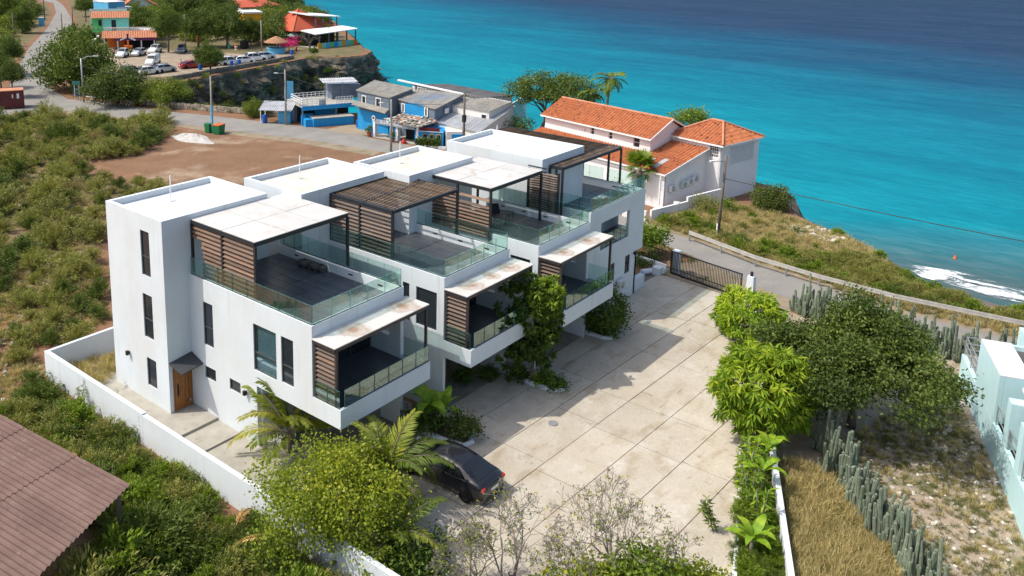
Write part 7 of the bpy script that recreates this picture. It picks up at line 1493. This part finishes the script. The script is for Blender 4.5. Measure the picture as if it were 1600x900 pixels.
for a in (('huge dome-shaped tree beside the road bend', 122, 140, 58, 130, 1), ('wide feathery bush above the cove left of the cliff', 185, 163, 108, 110, 3), ('bright green spreading bush on the cove slope', 258, 165, 122, 90, 2), ('small bright bush at the foot of the cove cliff', 398, 182, 158, 46, 4),
          ('round bush on the parapet hiding the red cars', 328, 112, 68, 58, 0), ('tall round tree right of the porch roof', 263, 82, 14, 56, 1), ('dark leafy tree behind the aqua house', 222, 62, 8, 62, 0), ('clipped round shrub below the aqua balcony', 139, 66, 44, 34, 1), ('small shrub beside the dark road post', 114, 60, 38, 18, 0),
          ('loose grey-green tree behind the car park lamp', 310, 74, 18, 60, 3), ('broad tree in front of the yellow house', 355, 74, 12, 72, 3), ('tree leaning over the dark waste box', 392, 70, 30, 40, 0), ('bushy tree left of the red pyramid roof', 438, 66, 24, 58, 3), ('green tree between yellow house and red roof', 415, 70, 40, 30, 4),
          ('dark tree behind the red pyramid roof', 505, 58, 22, 34, 1), ('windblown tree on the slope behind the pyramid roof', 472, 45, 14, 60, 2), ('low scrub tree at the cliff rim near the painted parapet', 491, 89, 74, 16, 0), ('large tree at the top of the village left of the red roofs', 345, 40, -12, 66, 1), ('tall tree behind the orange gable', 290, 36, -14, 70, 0),
          ('tree at the top right of the village above the sea', 452, 20, -8, 50, 3), ('dark tree between orange gable and pole', 268, 46, 0, 40, 1), ('roadside tree at the top of the climbing road', 134, 34, -4, 30, 0), ('spreading tree left of the aqua house', 134, 26, -4, 34, 3),
          ('dark tree beside the pale cabinet', 36, 52, 8, 40, 0), ('bushy tree at the upper left corner', 14, 40, -6, 56, 1), ('low spreading tree left of the road bend', 16, 118, 60, 50, 3), ('grey-green bush beside the bend on the left', 20, 152, 98, 46, 3), ('dense bush at the left edge above the container', 2, 138, 84, 44, 0)):
    far_tree(*a)
# bougainvillea and bare bush by the thatched bar
t = thing('bougainvillea', 'magenta bougainvillea behind the thatched bar', 'shrub', G(452, 80)); me, _ = crown_mesh('blossom', 'leaf_bougain', (2.2, 1.8, 1.3), 60, 26, .35, .22, .16, 230, cz=1.6, shell=.3); link('blossom', me, t); link('trunk', limb_mesh('trunk', 'bark', (0, 0, 0), (0, 0, 1.2), .1, [(1, 0, 2), (-1, .3, 2)], 3), t)
bare_tree('bare_tree', 'leafless grey tree in front of the red pyramid roof', tuple(G(484, 80)), 5.2, 235, .5, 0, 5, r0=.12)
# windswept tree, palms by the cliff house
t = thing('windswept_tree', 'dark umbrella-crowned windswept tree beside the orange roof', 'tree', G(842, 207)); p = G(842, 207)
me, C = crown_mesh('crown', 'leaf_scrub_dark', (5.0, 5.0, 2.4), 340, 40, .42, .24, .16, 240, cz=5.0, shell=.55, flat=.35, lump=.3, gap=.12); link('crown', me, t, (1.2, -1.0, 0)); link('trunk', limb_mesh('trunk', 'bark', (0, 0, -.2), (.6, -.4, 3.2), .22, C[::28]+np.array([1.2, -1, 0]), 240, .05, 6, .3), t)
tree('windswept_tree', 'green-brown bush in front of the pale end wall', 'shrub', tuple(G(800, 212)), 2.0, (3.0, 2.4, 1.2), 'leaf_olive', 241, cz=1.2, nclump=120, nleaf=26, cr=.35, L=.2, W=.12)
palm('coconut_palm', 'tall coconut palm rising above the orange roof against the sea', tuple(G(943, 222)), 7.6, 18, 2.5, 250, mat='leaf_weed', lean=(.4, -.3), el=(-.7, .9), trunk_r=.14); palm('coconut_palm', 'shorter coconut palm beside the tall one behind the orange roof', tuple(G(920, 220)), 5.8, 14, 2.1, 251, mat='leaf_weed', el=(-.8, .8), trunk_r=.14)
# fan palm between the townhouses and the tiled house
fp = thing('fan_palm', 'fan palm with bushy crown beside the end townhouse', 'palm', G(996, 318)); fp.scale = (1.3,)*3; MB().tube([(0, 0, -.1), (.05, 0, 2.6)], [.2, .16], 8).build('trunk', 'palm_trunk', fp, True, off=(0, 0, 0))
def fan_leaf(seed):
    rng = np.random.default_rng(seed); n = 22; a = np.linspace(-1.9, 1.9, n); D = np.stack([np.cos(a), np.sin(a), -.25*np.abs(a)+rng.normal(0, .05, n)], 1); P = np.repeat([[.75, 0, .1]], n, 0); V, F, A = leaves(P, D, rng.uniform(.75, .95, n), .09, rng.random(n), rng, np.repeat([[0, 0, 1.0]], n, 0), 0)
    return fastmesh('fan_leaf', V, F, 'leaf_weed', A)
FL = [fan_leaf(k) for k in range(3)]; rg2 = random.Random(9)
for k in range(26): o = link('fan_leaf', FL[k % 3], fp, (.05, 0, 2.6), (rg2.uniform(-.2, .2), rg2.uniform(-1.1, .9), k*2.4), rg2.uniform(.8, 1.1)); MB().tube([(0, 0, 0), (.75, 0, .1)], .015, 4).build('leaf_stalk', 'leaf_weed', o, off=(0, 0, 0)) if k < 3 else None
tree('garden_shrub', 'green shrub under the fan palm', 'shrub', tuple(G(972, 302)), 1.6, (1.8, 1.4, .9), 'leaf_weed', 252, cz=.9, nclump=70, nleaf=22, cr=.25, L=.2, W=.12)
tree('cliff_shrub', 'dark dense shrub at the sea end of the tiled house', 'shrub', tuple(G(1213, 330)), 2.4, (1.1, 1.1, 1.2), 'leaf_scrub_dark', 253, cz=1.2, nclump=110, nleaf=26, cr=.22, L=.16, W=.1, flat=.9); tree('cliff_shrub', 'ragged shrub against the right wall of the tiled house', 'shrub', tuple(G(1190, 326)), 2.0, (.9, .9, 1.1), 'leaf_scrub_dark', 254, cz=1.0, nclump=70, nleaf=24, cr=.22, L=.16, W=.1, flat=.9)
tree('roof_shrub', 'green treetop showing behind the hip roof', 'shrub', (61.8, .8, GZ), 6.6, (1.7, 1.7, .9), 'leaf_weed', 255, cz=5.8, nclump=90, nleaf=24, cr=.35, L=.22, W=.14, r0=.15)
tree('verge_shrub', 'feathery green shrub against the white yard wall', 'shrub', tuple(G(1100, 331)), 1.3, (1.5, 1.1, .7), 'leaf_scrub', 256, cz=.75, nclump=80, nleaf=28, cr=.25, L=.14, W=.06); tree('verge_shrub', 'small bush by the leaning pole', 'shrub', tuple(G(1136, 330)), 1.0, (.7, .7, .5), 'leaf_weed', 257, cz=.6, nclump=40, nleaf=22, cr=.2, L=.14, W=.08)

# ------------------------------------------------------------------ scrub, grass and rubble nobody could count
def bush_mesh(name, mat, seed, n=2300, rad=(1.25, 1.2, .62), L=.13, W=.030):
    """low thorn bush: wind-combed sprays of small leaves on arching stems"""
    rng = np.random.default_rng(seed); P = []; D = []; R = []
    for s in range(56):
        a = rng.uniform(0, 6.283); rr_ = rng.random()**.6; tip = np.array([math.cos(a)*rad[0]*rr_, math.sin(a)*rad[1]*rr_, rad[2]*(1.35-.9*rr_**2)*rng.uniform(.6, 1.05)])
        m = n//56; t = rng.random(m)**.55; q = tip*t[:, None]**np.array([1, 1, .7]); tip_d = unit(tip*np.array([1, 1, .5]))
        P.append(q+rng.normal(0, .055, (m, 3))); D.append(tip_d+rng.normal(0, .55, (m, 3))+np.array([.35, -.3, .15])); R.append(np.clip(.35+.4*t*rng.uniform(.5, 1.2)+rng.normal(0, .16, m), 0, 1))  # leaves darker towards the stem base: inner shade put into their tone
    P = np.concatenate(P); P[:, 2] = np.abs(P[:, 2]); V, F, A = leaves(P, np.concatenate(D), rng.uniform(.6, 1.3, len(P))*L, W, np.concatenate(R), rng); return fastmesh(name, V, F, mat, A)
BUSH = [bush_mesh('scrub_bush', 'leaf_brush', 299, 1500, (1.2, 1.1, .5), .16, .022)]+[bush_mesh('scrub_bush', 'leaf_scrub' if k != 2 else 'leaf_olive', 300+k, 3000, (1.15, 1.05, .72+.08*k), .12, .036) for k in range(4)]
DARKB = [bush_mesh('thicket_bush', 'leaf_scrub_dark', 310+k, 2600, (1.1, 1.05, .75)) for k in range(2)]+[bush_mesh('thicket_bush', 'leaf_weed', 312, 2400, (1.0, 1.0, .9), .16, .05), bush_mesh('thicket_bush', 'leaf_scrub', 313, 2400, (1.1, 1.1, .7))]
def tuft(name, mat, seed, n=70, h=.45, w=.018, spread=.22):
    rng = np.random.default_rng(seed); P = np.stack([rng.normal(0, spread*.5, n), rng.normal(0, spread*.5, n), np.zeros(n)], 1); D = np.stack([rng.normal(.12, .38, n), rng.normal(-.1, .38, n), np.ones(n)], 1); V, F, A = leaves(P, D, rng.uniform(.5, 1.15, n)*h, w, rng.random(n), rng); return fastmesh(name, V, F, mat, A)
GD = [tuft('grass_tuft', 'grass_dry', 320+k) for k in range(3)]; GG = [tuft('grass_tuft', 'grass_green', 330+k, 60, .28, .02, .25) for k in range(3)]
def with_z(p, z=GZ): return np.concatenate([p, np.full((len(p), 1), z)], 1)
rs_ = np.random.default_rng(21)
def not_in(p, boxes):
    k = np.ones(len(p), bool)
    for x0, x1, y0, y1 in boxes: k &= ~((p[:, 0] > x0) & (p[:, 0] < x1) & (p[:, 1] > y0) & (p[:, 1] < y1))
    return p[k]
# left field: thick towards the road, open red soil near the shed
fieldA = gpoly([(-60, 186), (60, 184), (130, 186), (250, 190), (268, 205), (222, 243), (150, 250), (118, 258), (-60, 262)]); fieldB = gpoly([(-60, 262), (118, 258), (140, 282), (268, 284), (262, 310), (150, 330), (150, 420), (60, 440), (-60, 440)]); fieldC = gpoly([(-80, 440), (60, 440), (150, 425), (172, 500), (120, 540), (-80, 545)]); fieldD = gpoly([(-60, 545), (60, 560), (80, 600), (40, 660), (-60, 640)])
sheet('scrub_ground', gpoly([(-200, 178), (60, 176), (130, 180), (255, 184), (266, 205), (222, 243), (150, 252), (125, 262), (145, 285), (262, 288), (262, 300), (150, 330), (150, 430), (60, 470), (-200, 470)]), 'field_soil', GZ+.003)
pa = np.concatenate([poly_points(fieldA, 230, rs_, 1.35), poly_points(fieldB, 150, rs_, 1.5)]); pb = np.concatenate([poly_points(fieldC, 42, rs_, 1.5), poly_points(fieldD, 7, rs_, 2)])
allp = not_in(np.concatenate([pa, pb]), [(-3, 31, -12, 9)]); sz = np.concatenate([rs_.choice([.5, .7, 1.0, 1.25, 1.65], len(allp)-len(pb))*rs_.uniform(.85, 1.15, len(allp)-len(pb)), rs_.uniform(.7, 1.25, len(pb))])[:len(allp)]
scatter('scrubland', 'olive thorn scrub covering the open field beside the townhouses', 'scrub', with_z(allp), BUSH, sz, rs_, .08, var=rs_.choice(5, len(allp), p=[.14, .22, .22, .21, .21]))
gp_ = not_in(np.concatenate([poly_points(fieldC, 900, rs_), poly_points(fieldD, 450, rs_), poly_points(fieldB, 900, rs_), poly_points(fieldA, 700, rs_)]), [(-2.2, 31, -12, 9)]); scatter('field_grass', 'thin dry and green grass between the thorn bushes', 'grass', with_z(gp_), GD[:2]+GG[:2], (.4, 1.0), rs_, .2)
# thicket between shed and boundary wall
th = [(-9.5, 5.5), (-2.7, 6.8), (-2.45, -22), (-9, -26), (-14, -22), (-13, -12), (-7.6, -8.9), (-6.1, -7.2), (-7.0, 2)]
pt = poly_points(th, 340, rs_, .5); eav = np.array([tuple(B0+fv*s_-ev*(-.23*s_-.9))[:2] for s_ in np.linspace(-.3, 8, 14)]); scatter('thicket', 'dense green weeds and thorn bushes filling the strip by the white wall', 'thicket', with_z(np.concatenate([pt, eav])), DARKB, np.concatenate([rs_.uniform(.6, 1.25, len(pt)), rs_.uniform(2.1, 2.7, len(eav))]), rs_, .12)
for k, (px, py, h, lb) in enumerate(((148, 830, 3.4, 'tall feathery weed in front of the corrugated roof, left of its twin'), (172, 838, 2.9, 'tall feathery weed in front of the corrugated roof, right of its twin'), (112, 870, 2.6, 'tall feathery weed leaning over the roof edge'), (85, 885, 2.3, 'tall feathery weed nearest the bottom left corner'), (128, 640, 1.4, 'leafy green weed against the white wall opposite the door'), (180, 655, 1.6, 'climbing weed on the outer face of the white wall'), (225, 690, 1.3, 'yellow-green weed by the white wall below the steps'), (420, 800, 1.2, 'yellow-green weed at the wall near the seagrape tree'))):
    stem_plant('tall_weed', lb, at_px(px, py), h, 3 if k < 4 else 6, 340+k, 'leaf_weed', .22 if k < 4 else .16, cat='weed', trunk=.014)
for k in range(3):
    t = thing('dead_leaf', ('dry orange palm frond caught in the weeds by the shed', 'dry palm frond lying in the thicket by the white wall', 'yellow dry frond near the seagrape tree')[k], 'dead frond', ((-5.6, -1.2, .5), (-3.4, -9.6, .45), (-3.0, -11.2, .5))[k], (1.2, .5, 2.4)[k]); me, path = frond(1.7, 360+k, .7, 18, .3, 'leaf_dead', .05, .5); link('leaflets', me, t); MB().tube(path, .025, 5).build('midrib', 'leaf_dead', t, off=(0, 0, 0))
# coastal verge: bushes by the rail, dry grass towards the cliff edge
verge1 = gpoly([(1030, 352), (1080, 362), (1180, 402), (1280, 434), (1400, 466), (1600, 512), (1800, 560), (1800, 535), (1600, 492), (1534, 484), (1450, 452), (1392, 420), (1320, 405), (1240, 400), (1150, 378), (1075, 345)]); verge2 = gpoly([(1020, 345), (1075, 348), (1150, 380), (1240, 402), (1330, 410), (1392, 418), (1366, 396), (1319, 370), (1275, 355), (1237, 343), (1190, 322), (1130, 330), (1060, 333)])
p1_ = poly_points(verge1, 270, rs_, .65); p2_ = poly_points(verge2, 26, rs_, 1.6); scatter('verge_scrub', 'low green bushes between guard rail and cliff edge', 'scrub', with_z(np.concatenate([p1_, p2_])), BUSH[1:3]+DARKB[:1]+DARKB[2:], np.concatenate([rs_.uniform(.45, 1.0, len(p1_)), rs_.uniform(.3, .7, len(p2_))]), rs_, .1)
p3_ = np.concatenate([poly_points(verge2, 2300, rs_), poly_points(verge1, 900, rs_), poly_points([(44.2, -3.6), (43.1, -8.3), (41.3, -14), (40.1, -18.9), (39, -24), (39.2, -34), (40.9, -34), (41, -24), (42, -18.6), (43.3, -13), (45.1, -8)], 900, rs_)]); scatter('verge_grass', 'straw-coloured grass on the cliff top beside the road', 'grass', with_z(p3_), GD+GG[:2], (.55, 1.25), rs_, .2)
rw_ = gpoly([(990, 420), (1035, 392), (1075, 366), (1000, 345)]) ; near_v = [(40.2, -5.4), (38.4, -10.6), (36.1, -15.6), (35.2, -9.2), (35.4, -6), (39, 3), (41.6, 3.6)]; scatter('gate_grass', 'short green grass beside the road outside the gate', 'grass', with_z(poly_points([(41.8, 4), (40.3, -5.4), (38.5, -10.6), (37.4, -10.4), (36, -6), (36.5, 2)], 260, rs_)), GG, (.5, 1.0), rs_, .2)
# dry grass plot and rubble plot
plot = gpoly([(1222, 720), (1262, 730), (1300, 745), (1340, 805), (1385, 860), (1420, 920), (1235, 930), (1228, 800)]); scatter('plot_grass', 'long straw-coloured grass between the white wall and the cactus hedge', 'grass', with_z(poly_points(plot, 1500, rs_)), GD+GG[:2], (.7, 1.35), rs_, .25)
rub = gpoly([(1320, 690), (1400, 640), (1500, 640), (1545, 720), (1600, 850), (1640, 930), (1450, 930), (1380, 820)]); rp_ = poly_points(rub, 600, rs_); keep = rs_.random(len(rp_)) < .5
scatter('rubble_grass', 'green weeds sprouting between the rubble', 'grass', with_z(poly_points(rub, 1100, rs_)), GG+GD[:1], (.3, .8), rs_, .2)
SM = []
for k, mt_ in enumerate(('rubble_white', 'stone', 'rubble_white', 'stone_grey')):
    rk = random.Random(k); m_ = MB(); m_.lathe([(0, -.03), (.10, -.02), (.13, .04), (.08, .09), (0, .10)], 7); m_.v = [(x*rk.uniform(.7, 1.4), y*rk.uniform(.7, 1.4), z*rk.uniform(.7, 1.3)) for x, y, z in m_.v]; SM.append(m_.mesh('rubble_stone', mt_))
scatter('rubble', 'broken stones and debris strewn over the plot beside the mint house', 'rubble', with_z(poly_points(rub, 1000, rs_), GZ+.01), SM, .12+.75*rs_.random(1000)**2.5, rs_, .3)
scatter('field_stones', 'pale stones on the red soil of the field', 'stones', with_z(not_in(np.concatenate([poly_points(fieldC, 160, rs_), poly_points(fieldD, 120, rs_)]), [(-3, 34, -12, 9)]), GZ+.01), SM, (.3, 1.2), rs_, .3)
cp = gpoly([(1220, 352), (1270, 356), (1325, 372), (1300, 382), (1250, 372)]); scatter('cliff_rubble', 'grey rocks on the bare cliff edge', 'rocks', with_z(poly_points(cp, 260, rs_), GZ+.02), SM, (.6, 2.2), rs_, .3)
scatter('lot_grass', 'dry weeds at the back of the townhouse inside the wall', 'grass', with_z(poly_points([(-1.7, 5.3), (1.5, 5.3), (1.5, 8), (-1.7, 8)], 90, rs_), .01), GD+DARKB[:0], (.7, 1.4), rs_, .25)
# far woodland behind the village and left of the climbing road
WOOD = []
for k, mt_ in enumerate(('leaf_far', 'leaf_farlight', 'leaf_olive')): me, _ = crown_mesh('wood_crown', mt_, (2.6, 2.6, 1.9), 70, 26, .42, .34, .22, 380+k, cz=1.7, shell=.5, flat=.7); WOOD.append(me)
wd1 = [(99, 112), (108, 104), (124, 118), (150, 152), (194, 214), (240, 290), (160, 300), (137, 268), (104, 204), (84, 165), (92, 140)]; wd2 = [(-40, 95), (20, 95), (38, 104), (58, 146), (80, 182), (104, 224), (124, 262), (60, 330), (-60, 300)]; wd3 = [(60, 122), (66, 128), (82, 160), (100, 190), (96, 150), (80, 136)]
pts = np.concatenate([poly_points(wd1, 330, rs_, 3.0), poly_points(wd2, 520, rs_, 3.2), poly_points(wd3, 40, rs_, 2.5)])
RC = np.array([(40, 98), (48, 112), (69, 150), (91, 188), (113, 232), (131, 272)])      # keep the climbing road clear
def road_off(p):
    best = np.full(len(p), 1e9); side = np.zeros(len(p))
    for a_, b_ in zip(RC[:-1], RC[1:]):
        d_ = b_-a_; t_ = np.clip(((p-a_)@d_)/(d_@d_), 0, 1); q_ = a_+t_[:, None]*d_; r_ = np.linalg.norm(p-q_, axis=1); s_ = d_[0]*(p[:, 1]-a_[1])-d_[1]*(p[:, 0]-a_[0]); m_ = r_ < best; best[m_] = r_[m_]; side[m_] = s_[m_]
    return best, side
bo, sd = road_off(pts); pts = pts[(bo > np.where(sd < 0, 13, 5.5))]
scatter('far_woodland', 'mass of dry forest behind the village and along the climbing road', 'woodland', with_z(pts), WOOD, (.7, 1.25), rs_, .06)
cv = [(50.5, 76), (55, 82.5), (66, 85.5), (70, 87), (60, 80), (54, 66)]; pc = np.array([(x+rs_.normal(0, 1.2)+1.2, y+rs_.normal(0, 1.2)-1.0) for x, y in resample(COAST[23:33], .9)])
scatter('cove_scrub', 'patches of scrub clinging to the cove cliffs', 'scrub', np.concatenate([pc, rs_.uniform(-6, -.2, (len(pc), 1))], 1), DARKB[:2]+BUSH[1:2], (.5, 1.2), rs_, .4)
scatter('roadside_scrub', 'low green bushes along the cove parapet and road bend', 'scrub', with_z(poly_points([(45, 79), (46, 74), (48.5, 66), (51, 59), (53.5, 53.5), (52.4, 53), (50, 57), (47, 64), (44.4, 72), (43, 79), (42, 86), (48, 92), (52, 90)], 60, rs_, .9)), BUSH[1:3]+DARKB[:2], (.5, 1.0), rs_, .1)

strip = [(7.2, -25.3), (15.8, -22.4), (16.0, -23.2), (8.3, -26.5)]; ps_ = poly_points(strip, 75, rs_, .25); scatter('strip_weeds', 'leafy green undergrowth in the banana planting strip', 'undergrowth', with_z(ps_, YRD+.05), [DARKB[2], DARKB[0]], (.28, .55), rs_, .15)
